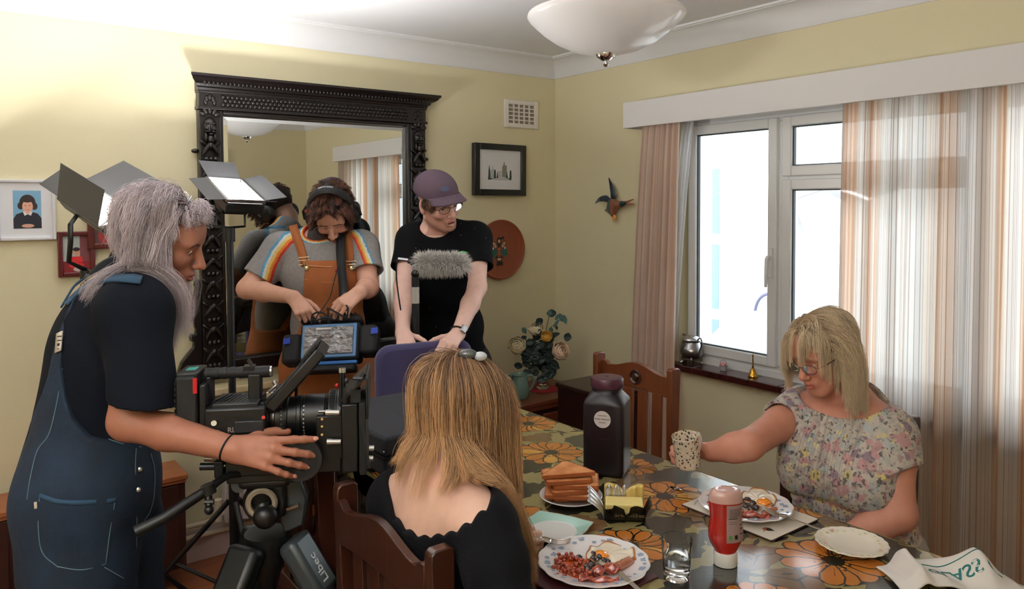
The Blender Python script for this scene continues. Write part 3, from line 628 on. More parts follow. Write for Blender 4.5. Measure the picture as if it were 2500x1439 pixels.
# ------------------------------------------------------------------ pelmet, curtains, sill ornaments
PY0, PY1 = -2.93, -.676
pl = thing('curtain_pelmet', 'long white painted pelmet board above the window', 'pelmet', (-.06, (PY0+PY1)/2, 1.908))
part('front_board', MB().box((-.125, PY0, 1.908), (-.107, PY1, 2.036)), M_white, pl, bevel=.002)
part('top_board', MB().box((-.107, PY0, 2.02), (-.001, PY1, 2.036)), M_white, pl); part('end_board', MB().box((-.107, PY1-.016, 1.908), (-.001, PY1, 2.02)), M_white, pl); part('end_board', MB().box((-.107, PY0, 1.908), (-.001, PY0+.016, 2.02)), M_white, pl)
rail = thing('curtain_rail', 'white curtain rail under the pelmet', 'rail', (-.055, -1.8, 1.99)); part('track', MB().box((-.066, PY0+.03, 1.985), (-.044, PY1-.03, 2.0)), M_upvc, rail); part('bracket', MB().box((-.06, -1.82, 2.0), (-.05, -1.78, 2.0199)), M_upvc, rail)
def curtain_mat(name, stops, lines, trans, sheer, linecol, nbands):
    t = NT(name); a = t.new('Attribute', attribute_name='Col'); sp = t.new('SeparateColor'); t.link(a.outputs['Color'], sp.inputs[0]); u = sp.outputs[0]
    def n1(scale, detail):
        n = t.new('TexNoise', noise_dimensions='1D'); n.inputs['Scale'].default_value = scale; n.inputs['Detail'].default_value = detail; t.link(u, n.inputs['W']); return n.outputs['Fac']
    c = t.ramp(n1(nbands, 1.5), stops); fine = t.ramp(n1(lines, 1), [(.56, 0), (.62, 1)]); c = t.mix(t.math('MULTIPLY', fine, .5), c, linecol)
    weave = t.wave(320, t.mapr((0, 0, 1)), axis='Z'); c = t.mix(t.math('MULTIPLY', weave, .10), c, (.2, .16, .12))
    d = t.new('BsdfDiffuse'); t.link(c, d.inputs[0]); tl = t.new('BsdfTranslucent'); t.link(c, tl.inputs[0]); m = t.new('MixShader'); m.inputs[0].default_value = trans; t.link(d.outputs[0], m.inputs[1]); t.link(tl.outputs[0], m.inputs[2])
    tr = t.new('BsdfTransparent'); m2 = t.new('MixShader'); t.val(m2.inputs[0], t.math('MULTIPLY', t.math('SUBTRACT', 1.0, fine), sheer)); t.link(m.outputs[0], m2.inputs[1]); t.link(tr.outputs[0], m2.inputs[2]); t.link(m2.outputs[0], t.out.inputs[0]); return t.m
def drape(y_top0, y_top1, y_bot0, y_bot1, zt, zb, nf, amp, x0, seed, nu=220, nv=40, gather=.5, xmax=-.063):
    r = random.Random(seed); ph = [r.uniform(0, 6.28) for _ in range(6)]; us = []
    def fn(u, v):
        z = zt+(zb-zt)*v; e = v**.7; y = (y_top0+(y_top1-y_top0)*u)*(1-e)+(y_bot0+(y_bot1-y_bot0)*u)*e
        w = u*nf*2*pi; a = amp*(gather+(1-gather)*min(1, v*2)); x = x0+a*(sin(w+.5*sin(w*.37+ph[0])+.35*v*sin(ph[1]+u*9))+.35*sin(2.1*w+ph[2]+v))-.004*sin(60*u)*(1 if v < .03 else 0)
        y += .010*cos(w*1.0+ph[3])*(.5+v*.5); us.append((u, v, 0)); return (max(-.104, min(x, xmax)), y, z)
    mb = MB().grid(fn, nu, nv); return mb, us
pink = [(.30, srgb(246, 236, 228)), (.42, srgb(238, 220, 208)), (.5, srgb(226, 198, 182)), (.58, srgb(246, 234, 226)), (.7, srgb(236, 206, 186))]
mb, us = drape(-.775, -1.000, -.655, -.945, 1.985, .06, 6.2, .022, -.083, 4)
single('curtain', mb, curtain_mat('beige_pink_curtain', pink, 240, .35, .0, srgb(214, 178, 160), 16), 'pink and beige striped curtain bunched at the window\'s left', 'curtain', colors=us, angle=0)
mb, us = drape(-.985, -1.065, -.885, -.935, 1.985, .80, 3.2, .010, -.026, 8, 80, xmax=-.012)
single('net_curtain', mb, curtain_mat('white_net', [(.3, (.86, .88, .9)), (.7, (.9, .92, .95))], 300, .5, .35, (.8, .82, .86), 6), 'narrow white net curtain hanging at the left edge of the window', 'net curtain', colors=us, angle=0)
rstops = [(.28, srgb(238, 238, 236)), (.46, srgb(230, 226, 220)), (.56, srgb(230, 210, 190)), (.62, srgb(216, 164, 126)), (.66, srgb(232, 218, 206)), (.72, srgb(240, 240, 240))]
mb, us = drape(-1.815, -2.90, -1.79, -2.92, 1.98, .05, 10.5, .022, -.083, 11, 420, 40, .7)
single('curtain', mb, curtain_mat('sheer_striped_curtain', rstops, 380, .72, .05, srgb(150, 92, 66), 13), 'wide semi-sheer cream curtain with thin orange-brown stripes behind the seated woman', 'curtain', colors=us, angle=0)
# silver sugar bowl
zs = WZ0-.002; M_pewter = mat('tarnished_silver', srgb(150, 150, 150), .28, var=.5, vscale=25, metal=1.0)
b = V3((.012, -1.006, zs)); t = thing('sugar_bowl', 'tarnished silver two-handled lidded sugar bowl on the window sill', 'bowl', b)
part('body', MB().lathe([(.02, .026), (.038, .030), (.052, .046), (.056, .062), (.050, .080), (.040, .096), (.037, .106), (.046, .116), (.044, .118), (.034, .108), (.0, .106)], b, n=32, capb=True, capt=False), M_pewter, t)
part('lid', MB().lathe([(.043, .1165), (.040, .124), (.028, .133), (.012, .138), (.006, .140), (.0, .141)], b, n=32, capt=False), mat('bright_silver', srgb(222, 222, 226), .2, metal=1.0), t)
hd = V3((.25, 1, 0)); hd = unit(hd)
for s_ in (-1, 1): part('handle', MB().tube(catmull([b+hd*s_*.044+V3((0, 0, .108)), b+hd*s_*.052+V3((0, 0, .128)), b+hd*s_*.070+V3((0, 0, .132)), b+hd*s_*.080+V3((0, 0, .112)), b+hd*s_*.066+V3((0, 0, .080)), b+hd*s_*.054+V3((0, 0, .056))]), .0036, 8), M_pewter, t)
for a in (.6, 2.2, 3.8, 5.3): part('foot', MB().tube(catmull([b+V3((.036*cos(a), .036*sin(a), .034)), b+V3((.046*cos(a), .046*sin(a), .026)), b+V3((.042*cos(a), .042*sin(a), .012)), b+V3((.052*cos(a), .052*sin(a), .004))]), [.008, .005, .005, .007], 8), M_pewter, t)
# glass basket ornament with a pink rose
b = V3((.012, -1.192, zs)); t = thing('basket_ornament', 'tiny clear basket ornament with a pink flower on the sill', 'ornament', b)
part('basket', MB().lathe([(.012, .0), (.014, .006), (.017, .014), (.020, .022), (.017, .022), (.0, .010)], b, n=20, capt=False), mat('frosted_glass', (.86, .86, .88), .25, trans=.5), t); part('handle', MB().tube([b+V3((0, .019*cos(a), .022+.026*sin(a))) for a in np.linspace(0, pi, 12)], .002, 6), MATS['frosted_glass'], t)
fl = MB()
for k in range(7): fl.ball(b+V3((.009*cos(k*.9), .009*sin(k*.9), .026+.003*(k % 2))), .007, 8, 6)
part('flower', fl, mat('pink_petals', srgb(222, 150, 156), .6), t, label='pink flower')
# brass bell
b = V3((.0, -1.361, zs)); t = thing('hand_bell', 'small polished brass hand bell on the window sill', 'bell', b)
part('bell_body', MB().lathe([(.016, .001), (.021, .001), (.0215, .006), (.018, .012), (.0145, .022), (.012, .030), (.008, .037), (.004, .041), (0, .041)], b, n=28, capb=False, capt=False), M_brass, t)
part('handle', MB().lathe([(.004, .041), (.005, .046), (.0028, .052), (.0032, .07), (.0026, .09), (.004, .098), (.0018, .104), (0, .105)], b, n=12, capt=False), M_brass, t); part('clapper', MB().ball(b+V3((0, 0, .008)), .005, 8, 6).cyl(b+V3((0, 0, .008)), b+V3((0, 0, .036)), .001, n=6), M_brass, t)
# ceiling lamp
b = V3((-1.252, -1.722, 2.095)); t = thing('ceiling_lamp', 'ribbed white glass bowl ceiling lamp with chrome finial', 'lamp', (b[0], b[1], 1.945))
def t_lamp():
    q = NT('ribbed_opal_glass'); q.set(base=(.94, .93, .93), rough=.18, coat=.5, coatr=.1); d = q.new('BsdfTranslucent'); d.inputs[0].default_value = (.95, .94, .93, 1); m = q.new('MixShader'); m.inputs[0].default_value = .45; q.link(q.b.outputs[0], m.inputs[1]); q.link(d.outputs[0], m.inputs[2]); q.link(m.outputs[0], q.out.inputs[0]); return q.m
prof = [(.012, -.112), (.05, -.110), (.10, -.097), (.15, -.074), (.19, -.046), (.215, -.024), (.230, -.010), (.238, .002), (.236, .010), (.229, .012), (.222, .006), (.208, -.012), (.183, -.040), (.145, -.066), (.10, -.088), (.05, -.101), (.012, -.104)]
part('glass_shade', MB().lathe(prof, b, n=320, mod=lambda a, r, h: r*(1+(.0055 if .03 < r < .215 and h < .0 else 0)*(1 if round(a*320/(2*pi)) % 2 else -1)), capb=False, capt=False), t_lamp(), t, angle=0)
M_chrome = mat('chrome', (.7, .7, .72), .08, metal=1.0)
part('finial', MB().lathe([(0, -.150), (.006, -.148), (.009, -.142), (.006, -.136), (.006, -.132), (.014, -.130), (.020, -.124), (.026, -.122), (.030, -.114), (.030, -.108), (.012, -.106)], b, n=28, capb=False), M_chrome, t)
part('rod', MB().cyl(b+V3((0, 0, -.11)), V3((b[0], b[1], 2.33)), .006, n=12), M_chrome, t); part('ceiling_cup', MB().lathe([(0, 2.325), (.03, 2.325), (.045, 2.34), (.05, 2.3598), (0, 2.3598)], (b[0], b[1], 0), n=28), M_chrome, t)
# ------------------------------------------------------------------ the two film lights on stands
M_blk = mat('black_metal', srgb(22, 24, 26), .4); M_blkp = mat('black_plastic', srgb(16, 17, 20), .5, bump=.1, bscale=400); M_flap = mat('grey_barn_door_metal', srgb(70, 70, 72), .55); M_steel = mat('steel', srgb(170, 170, 172), .28, metal=1.0)
def t_led(name, e):
    q = NT(name); q.set(base=(.9, .9, .9), emis=(1.0, .97, .93), emiss=e); return q.m
def led_panel(label, c, X, Y, power, flaps, w=.30, h=.13, stand=None, cat='lamp'):
    "flat LED fixture: c centre, X long axis, Y short axis, light leaves along X x Y"
    X = unit(X); Y = unit(V3(Y)-X*np.dot(X, Y)); Z = np.cross(X, Y); c = V3(c); base = V3(stand if stand is not None else (c[0], c[1], 0)); t = thing('film_light', label, cat, base)
    part('housing', MB().cbox(c-Z*.018, (w, h, .036), X, Y), M_blk, t, bevel=.005)
    part('battery', MB().cbox(c-Z*.058+Y*.0-X*.04, (.12, .085, .045), X, Y), M_blkp, t, bevel=.006)
    part('led_face', MB().cbox(c+Z*.001, (w-.02, h-.02, .003), X, Y), t_led('led_face', 14), t, label='glowing white LED face')
    fr = MB()
    for s_ in (-1, 1): fr.cbox(c+Z*.008+Y*s_*(h/2-.004), (w, .008, .012), X, Y); fr.cbox(c+Z*.008+X*s_*(w/2-.004), (.008, h-.016, .012), X, Y)
    part('rim_frame', fr, M_steel, t, bevel=.002)
    for (side, ang, ln, tp) in flaps:   # side 'X+','X-','Y+','Y-'; angle away from the face plane
        ax = X if side[0] == 'X' else Y; sg = 1 if side[1] == '+' else -1; al = Y if side[0] == 'X' else X; L = h if side[0] == 'X' else w; n = ax*sg*cos(ang)+Z*sin(ang); e = c+ax*sg*((w if side[0] == 'X' else h)/2)+Z*.012
        part('barn_door', MB().prism([(-L/2+.008, 0), (L/2-.008, 0), (L/2*tp, ln), (-L/2*tp, ln)], e, al, n, .0018), M_flap, t)
    la = area_light('led_light', c+Z*.02, (0, 0, 0), w-.03, h-.03, power, (1.0, .995, .985)); m = Matrix.Identity(4)
    for i in range(3): m[i][0] = X[i]; m[i][1] = Y[i]; m[i][2] = -Z[i]; m[i][3] = (c+Z*.012)[i]
    la.matrix_world = m
    return t, c, X, Y, Z
def light_stand(t, base, top, yoke, r=.013):
    b = V3(base); T = V3(top)
    part('riser', MB().cyl(b+V3((0, 0, .12)), T, r, n=14), M_blk, t); part('lower_tube', MB().cyl(b+V3((0, 0, .10)), b+V3((0, 0, .62)), r*1.4, n=14), M_blk, t)
    part('collar', MB().cyl(b+V3((0, 0, .60)), b+V3((0, 0, .65)), r*2, n=14).cyl(b+V3((0, 0, .62))+V3((.0, 0, 0)), b+V3((.045, -.02, .625)), .009, n=10), M_blkp, t)
    part('top_clamp', MB().cyl(T-V3((0, 0, .05)), T, r*1.5, n=14), M_blkp, t)
    for k in range(3):
        a = k*2.094+.5; e = b+V3((.42*cos(a), .42*sin(a), .012)); part('leg', MB().tube([b+V3((.02*cos(a), .02*sin(a), .46)), e], .010, 10), M_blk, t); part('brace', MB().tube([b+V3((.02*cos(a), .02*sin(a), .14)), b*.5+e*.5+V3((0, 0, .235))], .007, 8), M_blk, t)
    part('yoke', MB().tube(yoke, .009, 8, flat=.5), M_blk, t)
RF = lambda r, f, u: V3(_R)*r+unit(V3((_F[0], _F[1], 0)))*f+V3((0, 0, u))
c = at(573, 469, 2.72); s2 = at(566, 900, 2.72); s2[2] = 0
t, c, X, Y, Z = led_panel('black LED film light on a stand in front of the mirror', c, RF(.152, -.20, -.086), RF(.105, .0825, -.006), 14, [('X-', .25, .115, 1.0), ('X+', .33, .12, .9), ('Y+', .25, .075, 1.0), ('Y-', -.1, .06, .9)], w=.27, h=.135, stand=s2)
top = V3((s2[0], s2[1], at(566, 556, 2.72)[2])); yl = at(526, 553, 2.72); yr = at(598, 553, 2.72); light_stand(t, s2, top, [c-X*.06-Y*.07-Z*.02, yl+V3((0, 0, .05)), yl, top, yr, yr+V3((0, 0, .04)), c+X*.06+Y*.05-Z*.03])
c = V3((-2.4805, -.6241, 1.5342)); s1_ = at(215, 800, 2.5); s1_[2] = 0
t, c, X, Y, Z = led_panel('black LED film light behind the camera operator\'s head, metal flaps raised', c, (.2958, -.9024, -.3133), (.784, .042, .6193), 16, [('Y-', 2.28, .122, 1.0), ('Y+', -.2, .142, 1.0), ('X-', .1, .12, .9), ('X+', .5, .10, .9)], w=.29, h=.105, stand=s1_)
top = V3((s1_[0], s1_[1], at(215, 660, 2.5)[2])); yl = at(168, 640, 2.45); light_stand(t, s1_, top, [c-X*.09-Z*.03, at(172, 548, 2.42), at(172, 590, 2.42), yl, top, top+X*.08, c+X*.10-Z*.09])
# added unseen third fixture behind the camera, brightens the dim room off the ceiling
t, c, X, Y, Z = led_panel('added LED fill light out of view near the front wall, aimed at the ceiling', (-3.85, -3.0, 1.72), (0, 1, 0), (-1, 0, .15), 60, [('X-', .6, .11, 1.0), ('X+', .6, .11, 1.0), ('Y+', .9, .12, 1.0)], w=.42, h=.20, stand=(-3.85, -3.0, 0)); light_stand(t, (-3.85, -3.0, 0), (-3.85, -3.0, 1.56), [c-X*.22-Z*.02, c-X*.22-Z*.12, V3((-3.85, -3.0, 1.56)), c+X*.22-Z*.12, c+X*.22-Z*.02])
# ------------------------------------------------------------------ furniture
TZ = .744; TX0, TX1, TY0, TY1 = -1.887, -1.118, -3.05, -1.02
M_tab = wood('table_wood', srgb(40, 20, 14), srgb(70, 36, 24), 5, 1, .4)
t = thing('dining_table', 'long dark wooden dining table under the flowered cloth', 'table', ((TX0+TX1)/2, (TY0+TY1)/2, 0))
part('tabletop', MB().box((TX0+.008, TY0+.008, .712), (TX1-.008, TY1-.008, .7405)), M_tab, t)
part('apron', MB().box((TX0+.07, TY0+.07, .66), (TX1-.07, TY0+.095, .712)).box((TX0+.07, TY1-.095, .66), (TX1-.07, TY1-.07, .712)).box((TX0+.07, TY0+.095, .66), (TX0+.095, TY1-.095, .712)).box((TX1-.095, TY0+.095, .66), (TX1-.07, TY1-.095, .712)), M_tab, t)
for x in (TX0+.085, TX1-.085):
    for y in (TY0+.085, TY1-.085): part('leg', MB().box((x-.03, y-.03, 0), (x+.03, y+.03, .712)), M_tab, t, bevel=.004)
# oilcloth with printed flowers
def oil(name, c, var=.12):
    q = NT(name); n = q.noise(30, None, 5, .6); q.set(base=q.mix(n, [k*(1-var) for k in c], [k*(1+var) for k in c]), rough=.20, spec=.5, coat=.5, coatr=.10)
    q.bump(q.noise(9, q.mapr((1.2, 1, 1)), 5, .65, .5), .10, .006); return q.m
M_oil = oil('oilcloth_olive', srgb(140, 128, 84)); M_or = oil('oilcloth_orange', srgb(182, 112, 44)); M_or2 = oil('oilcloth_gold', srgb(200, 146, 66)); M_dkl = oil('oilcloth_leaf', srgb(44, 42, 35)); M_bl = oil('oilcloth_dark', srgb(20, 26, 26)); M_ol2 = oil('oilcloth_brown', srgb(110, 84, 54))
DROP = .17
class Cloth(MB):
    pass
ck = MB(); n_sk = 30
def clothtop():
    # rounded sheet: top, then folded over each side
    e = .012
    ck.box((TX0, TY0, TZ-.003), (TX1, TY1, TZ))
    def skirt(p, q, n):
        p = V3(p); q = V3(q); n = V3(n)
        def fn(u, v):
            b = p+(q-p)*u; w = .006*sin(u*np.linalg.norm(q-p)*14+1)*v+.004; return b+n*(w+.004*min(1, v*6))+V3((0, 0, -DROP*v))
        ck.grid(fn, 60, 8)
    skirt((TX0, TY1, TZ), (TX0, TY0, TZ), (-1, 0, 0)); skirt((TX1, TY0, TZ), (TX1, TY1, TZ), (1, 0, 0)); skirt((TX1, TY1, TZ), (TX0, TY1, TZ), (0, 1, 0)); skirt((TX0, TY0, TZ), (TX1, TY0, TZ), (0, -1, 0))
clothtop()
CM = [M_oil]
def clip(poly, ax, lim, keep_less):
    out = []
    for i in range(len(poly)):
        a, b = poly[i-1], poly[i]; ia = (a[ax] <= lim) if keep_less else (a[ax] >= lim); ib = (b[ax] <= lim) if keep_less else (b[ax] >= lim)
        if ia != ib: tt = (lim-a[ax])/(b[ax]-a[ax]); out.append((a[0]+(b[0]-a[0])*tt, a[1]+(b[1]-a[1])*tt))
        if ib: out.append(b)
    return out
_lay = [0]
def print_poly(pts, m):
    if m not in CM: CM.append(m)
    ck.cur = CM.index(m); _lay[0] += 1; h = TZ+.00004+(_lay[0] % 4000)*.0000001
    p = pts
    for ax, lim, less in ((0, TX0, False), (0, TX1, True), (1, TY0, False), (1, TY1, True)):
        p = clip(p, ax, lim, less)
        if len(p) < 3: break
    if len(p) >= 3: ck.add([(a, b, h) for a, b in p], [tuple(range(len(p)))])
    p = clip(clip(clip(pts, 0, TX0, True), 1, TY0, False), 1, TY1, True)     # left drop
    p = clip(p, 0, TX0-DROP, False) if len(p) > 2 else p
    if len(p) >= 3: ck.add([(TX0-.0145, b, TZ-(TX0-a)) for a, b in p], [tuple(range(len(p)))])
def flower(cx, cy, R, r, npet=15):
    print_poly([(cx+R*.9*cos(a), cy+R*.9*sin(a)) for a in np.linspace(0, 2*pi, 30)[:-1]], M_bl)
    off = r.uniform(0, 1)
    for ring, (rr, m0) in enumerate(((1.0, M_or), )):
        order = list(range(npet)); r.shuffle(order)
        for k in order:
            a = 2*pi*(k+off)/npet+r.uniform(-.06, .06); L = R*rr*r.uniform(.86, 1.04); w = R*.225*r.uniform(.85, 1.15)
            def pet(s):
                q = [(.16*R, .02*R), (.35*R, w*.55), (L*.62, w*.95), (L*.86, w*.9), (L*.97, w*.5), (L, 0)]; q = [(x+s*(1 if i > 2 else 0)*.4, y+s) for i, (x, y) in enumerate(q)]; full = q+[(x, -y) for x, y in q[-2::-1]]
                return [(cx+x*cos(a)-y*sin(a), cy+x*sin(a)+y*cos(a)) for x, y in full]
            print_poly(pet(R*.018), M_bl); print_poly(pet(-.002), M_or if r.random() > .14 else M_or2)
            if r.random() < .8:
                q = r.uniform(-.3, .3)*w; ln = [(.3*R, q*.3), (L*.62, q), (L*.62, q+.012*R), (.3*R, q*.3+.008*R)]
                print_poly([(cx+x*cos(a)-y*sin(a), cy+x*sin(a)+y*cos(a)) for x, y in ln], M_bl)
    for k in range(26):
        a = r.uniform(0, 6.28); d = R*r.uniform(.2, .40); s_ = R*r.uniform(.02, .04); print_poly([(cx+d*cos(a)+s_*cos(b), cy+d*sin(a)+s_*sin(b)) for b in (0, 1.3, 2.6, 3.9, 5.2)], M_bl)
    print_poly([(cx+R*.19*(1+.2*r.random())*cos(a), cy+R*.19*(1+.2*r.random())*sin(a)) for a in np.linspace(0, 2*pi, 16)[:-1]], M_bl)
def bigleaf(cx, cy, R, a0, r, m=None):
    pts = []; n = 26
    for k in range(n):
        a = 2*pi*k/n; q = R*(.62+.30*abs(cos(1.5*a))+.10*(k % 2)); pts.append((cx+q*cos(a+a0), cy+.8*q*sin(a+a0)))
    print_poly(pts, m or M_dkl)
    for k in range(3): b = a0+k*2*pi/3; print_poly([(cx+.06*R*cos(b+1.57), cy+.06*R*sin(b+1.57)), (cx+.8*R*cos(b), cy+.65*R*sin(b)), (cx-.02*R*cos(b+1.57), cy-.02*R*sin(b+1.57))], M_bl)
def lance(cx, cy, L, a, m=None):
    q = [(-L, 0), (-.4*L, .26*L), (.2*L, .22*L), (L, 0), (.2*L, -.24*L), (-.4*L, -.2*L)]; print_poly([(cx+x*cos(a)-y*sin(a), cy+x*sin(a)+y*cos(a)) for x, y in q], m or M_bl)
rr = random.Random(5); FL = []
for px, py, R in ((1345, 1105, .108), (1290, 1035, .10), (1622, 1212, .112), (1255, 1275, .105), (2035, 1370, .118), (905, 1150, .085), (1330, 1445, .085), (1545, 1140, .075), (1760, 1150, .08), (1480, 1335, .0)):
    p = onp(px, py, 2, TZ)
    if R: FL.append((p[0], p[1], R))
for _ in range(700):
    x = rr.uniform(TX0-.1, TX1+.1); y = rr.uniform(TY0-.1, TY1+.1); R = rr.uniform(.085, .11)
    if all((x-a)**2+(y-b)**2 > (R+c+.055)**2 for a, b, c in FL) and y < -2.0: FL.append((x, y, R))
LV = []
for _ in range(4000):
    x = rr.uniform(TX0-.12, TX1+.05); y = rr.uniform(TY0-.05, TY1+.05)
    if all((x-a)**2+(y-b)**2 > (c+.018)**2 for a, b, c in FL) and all((x-a)**2+(y-b)**2 > .105**2 for a, b in LV): LV.append((x, y))
for x, y in LV: bigleaf(x, y, rr.uniform(.062, .092), rr.uniform(0, 6.3), rr, M_dkl if rr.random() < .8 else M_ol2)
for _ in range(420): lance(rr.uniform(TX0-.15, TX1), rr.uniform(TY0, TY1), rr.uniform(.014, .036), rr.uniform(0, 6.3))
for f in FL: flower(*f, rr, rr.choice((13, 15, 17)))
cl = single('tablecloth', ck, CM, 'glossy oilcloth printed with large orange flowers and dark leaves', 'tablecloth', angle=30)
# ---- dining chairs
M_oak = wood('chair_wood', srgb(84, 40, 22), srgb(134, 72, 40), 7, 2, .32); M_oakd = wood('chair_wood_dark', srgb(40, 20, 14), srgb(76, 40, 26), 7, 2, .3); M_seat = mat('brown_seat_leather', srgb(60, 36, 26), .5, var=.1)
def dining_chair(label, loc, rz, m, group=None):
    "back along local y at x = 0, seat towards -x"
    t = thing('dining_chair', label, 'chair', loc, rz, group); H = .915; w = .2
    for s_ in (-1, 1):
        part('rear_post', MB().prism([(-.022, 0), (.022, 0), (.012, .44), (.030, H-.02), (.028, H-.006), (.020, H), (-.012, H), (-.020, H-.006), (-.022, .5)], (.0, s_*w+.013, 0), (1, 0, 0), (0, 0, 1), .026), m, t, world=False, bevel=.003)
        part('front_leg', MB().box((-.43, s_*w-.018, 0), (-.394, s_*w+.018, .43)), m, t, world=False, bevel=.003)
        part('side_stretcher', MB().box((-.395, s_*w-.009, .17), (-.02, s_*w+.009, .2)), m, t, world=False)
    ys = np.linspace(-.188, .188, 25); topz = lambda y: .872+.030*(.5+.5*cos(pi*min(1, abs(y)/.15)))+(.012 if abs(y) > .172 else 0); botz = lambda y: .790+.012*cos(pi*y/.376)
    part('crest_rail', MB().prism([(y, botz(y)) for y in ys]+[(y, topz(y)) for y in ys[::-1]], (.012, 0, 0), (0, 1, 0), (0, 0, 1), .019), m, t, world=False, bevel=.002)
    q = part('roundel', MB().lathe([(.030, 0), (.030, .004), (.026, .006), (.022, .002), (.016, .001), (.012, .006), (.006, .008), (0, .008)], (.0125, 0, .846), (-1, 0, 0), 28, capb=False, capt=False), MATS['chair_wood_dark'], t, world=False)
    part('lower_rail', MB().box((.0, -.188, .47), (.018, .188, .52)), m, t, world=False, bevel=.002)
    for y in (-.112, -.037, .037, .112): part('back_slat', MB().prism([(.003, .518), (.014, .518), (.020, .80), (.009, .80)], (0, y+.023, 0), (1, 0, 0), (0, 0, 1), .046), m, t, world=False, bevel=.001)
    part('seat_frame', MB().box((-.435, -.215, .385), (.012, .215, .435)), m, t, world=False, bevel=.004)
    part('seat_pad', MB().box((-.42, -.198, .437), (-.02, .198, .462)), M_seat, t, world=False, bevel=.01)
    return t
dining_chair('brown slat-back dining chair with roundel on its crest, empty, behind the dark jar', (-.712, -1.317, 0), 0, M_oak)
dining_chair('dark slat-back dining chair the woman in the flowered blouse sits on', (-.655, -2.16, 0), 0, M_oakd)
dining_chair('dark slat-back dining chair the long-haired girl sits on', (-2.165, -2.045, 0), pi, M_oakd)
dining_chair('dark slat-back dining chair pushed in between tripod and table corner', (-2.13, -1.44, 0), pi, M_oakd)
# ---- purple office chair
M_pur = mat('purple_office_fabric', srgb(62, 56, 96), .9, var=.12, vscale=300, bump=.3, bscale=900, sheen=.2)
oc = at(1035, 905, 2.98); t = thing('office_chair', 'purple fabric office chair the man in the cap leans on', 'chair', (oc[0], oc[1]+.2, 0)); X = V3((.985, -.17, 0)); Yb = V3((0, 0, 1)); Nn = np.cross(X, Yb)
def rr_poly(w, h, r, n=6, tw=1.0):
    P = []
    for cx, cy, a0 in ((w/2-r, h/2-r, 0), (-w/2+r, h/2-r, pi/2), (-w/2+r, -h/2+r, pi), (w/2-r, -h/2+r, 1.5*pi)):
        for k in range(n+1): a = a0+k*pi/2/n; y = cy+r*sin(a); s_ = tw+(1-tw)*(y/h+.5) if tw != 1 else 1; P.append(((cx+r*cos(a))*s_, y))
    return P
bc = V3((oc[0], oc[1], .775)); part('backrest', MB().prism(rr_poly(.40, .43, .06), bc-Nn*.02, X, Yb, .055), M_pur, t, bevel=.018)
part('back_shell', MB().prism(rr_poly(.38, .40, .06), bc-Nn*.032, X, Yb, .013), M_blkp, t, bevel=.004)
part('back_bracket', MB().bar(bc-Nn*.045+V3((0, 0, -.1)), bc-Nn*.05+V3((0, 0, -.40)), .07, .02, Nn).bar(bc-Nn*.05+V3((0, 0, -.39)), bc+Nn*.18+V3((0, 0, -.39)), .07, .02, (0, 0, 1)), M_blkp, t)
part('seat', MB().prism(rr_poly(.44, .42, .08), bc+Nn*.26+V3((0, 0, -.36)), X, Nn*-1, .06) if False else MB().prism(rr_poly(.44, .42, .08), bc+Nn*.25+V3((0, 0, -.38)), X, np.cross((0, 0, 1), X), .06), M_pur, t, bevel=.02)
g = bc+Nn*.22; part('gas_stem', MB().cyl((g[0], g[1], .09), (g[0], g[1], .40), .024), M_blk, t)
for k in range(5):
    a = k*2*pi/5+.3; e = V3((g[0]+.27*cos(a), g[1]+.27*sin(a), .065)); part('base_arm', MB().bar((g[0], g[1], .10), e, .045, .025), M_blkp, t, bevel=.004); part('castor', MB().cyl(e+V3((.012*sin(a), -.012*cos(a), -.037)), e-V3((.012*sin(a), -.012*cos(a), .037)), .027), M_blkp, t)
# ---- black case on the table
c0 = onp(940, 1067, 2, .862); t = thing('equipment_case', 'black fabric equipment case lying on the far end of the table', 'case', (c0[0]+.17, c0[1]+.2, TZ))
M_case = mat('black_case_fabric', srgb(44, 46, 52), .85, var=.2, vscale=30, bump=.35, bscale=120)
XB = unit(V3((1, .02, 0))); c_ = V3((c0[0]+.155, c0[1]+.215, 0))
part('body', MB().cbox(c_+V3((0, 0, TZ+.028+.001)), (.33, .44, .056), XB, np.cross((0, 0, 1), XB)), M_case, t, bevel=.008)
part('lid', MB().cbox(c_+V3((0, 0, TZ+.088)), (.335, .445, .058), XB, np.cross((0, 0, 1), XB)), M_case, t, bevel=.010)
part('zip', MB().cbox(c_+V3((0, 0, TZ+.0575)), (.338, .448, .006), XB, np.cross((0, 0, 1), XB)), M_blkp, t)
part('corner_stud', MB().ball(V3((c0[0]-.006, c0[1]-.004, TZ+.075)), .004, 8, 6), M_steel, t)
pp = onp(1000, 1030, 2, .862); single('paper_sheet', MB().prism([(-.02, .02), (.14, -.05), (.19, .08), (.05, .12)], (pp[0]+.01, pp[1]-.02, TZ+.1185), (1, 0, 0), (0, 1, 0), .0006), mat('white_paper', (.85, .85, .86), .7), 'folded white sheet of paper on the black case beside the girl', 'paper')
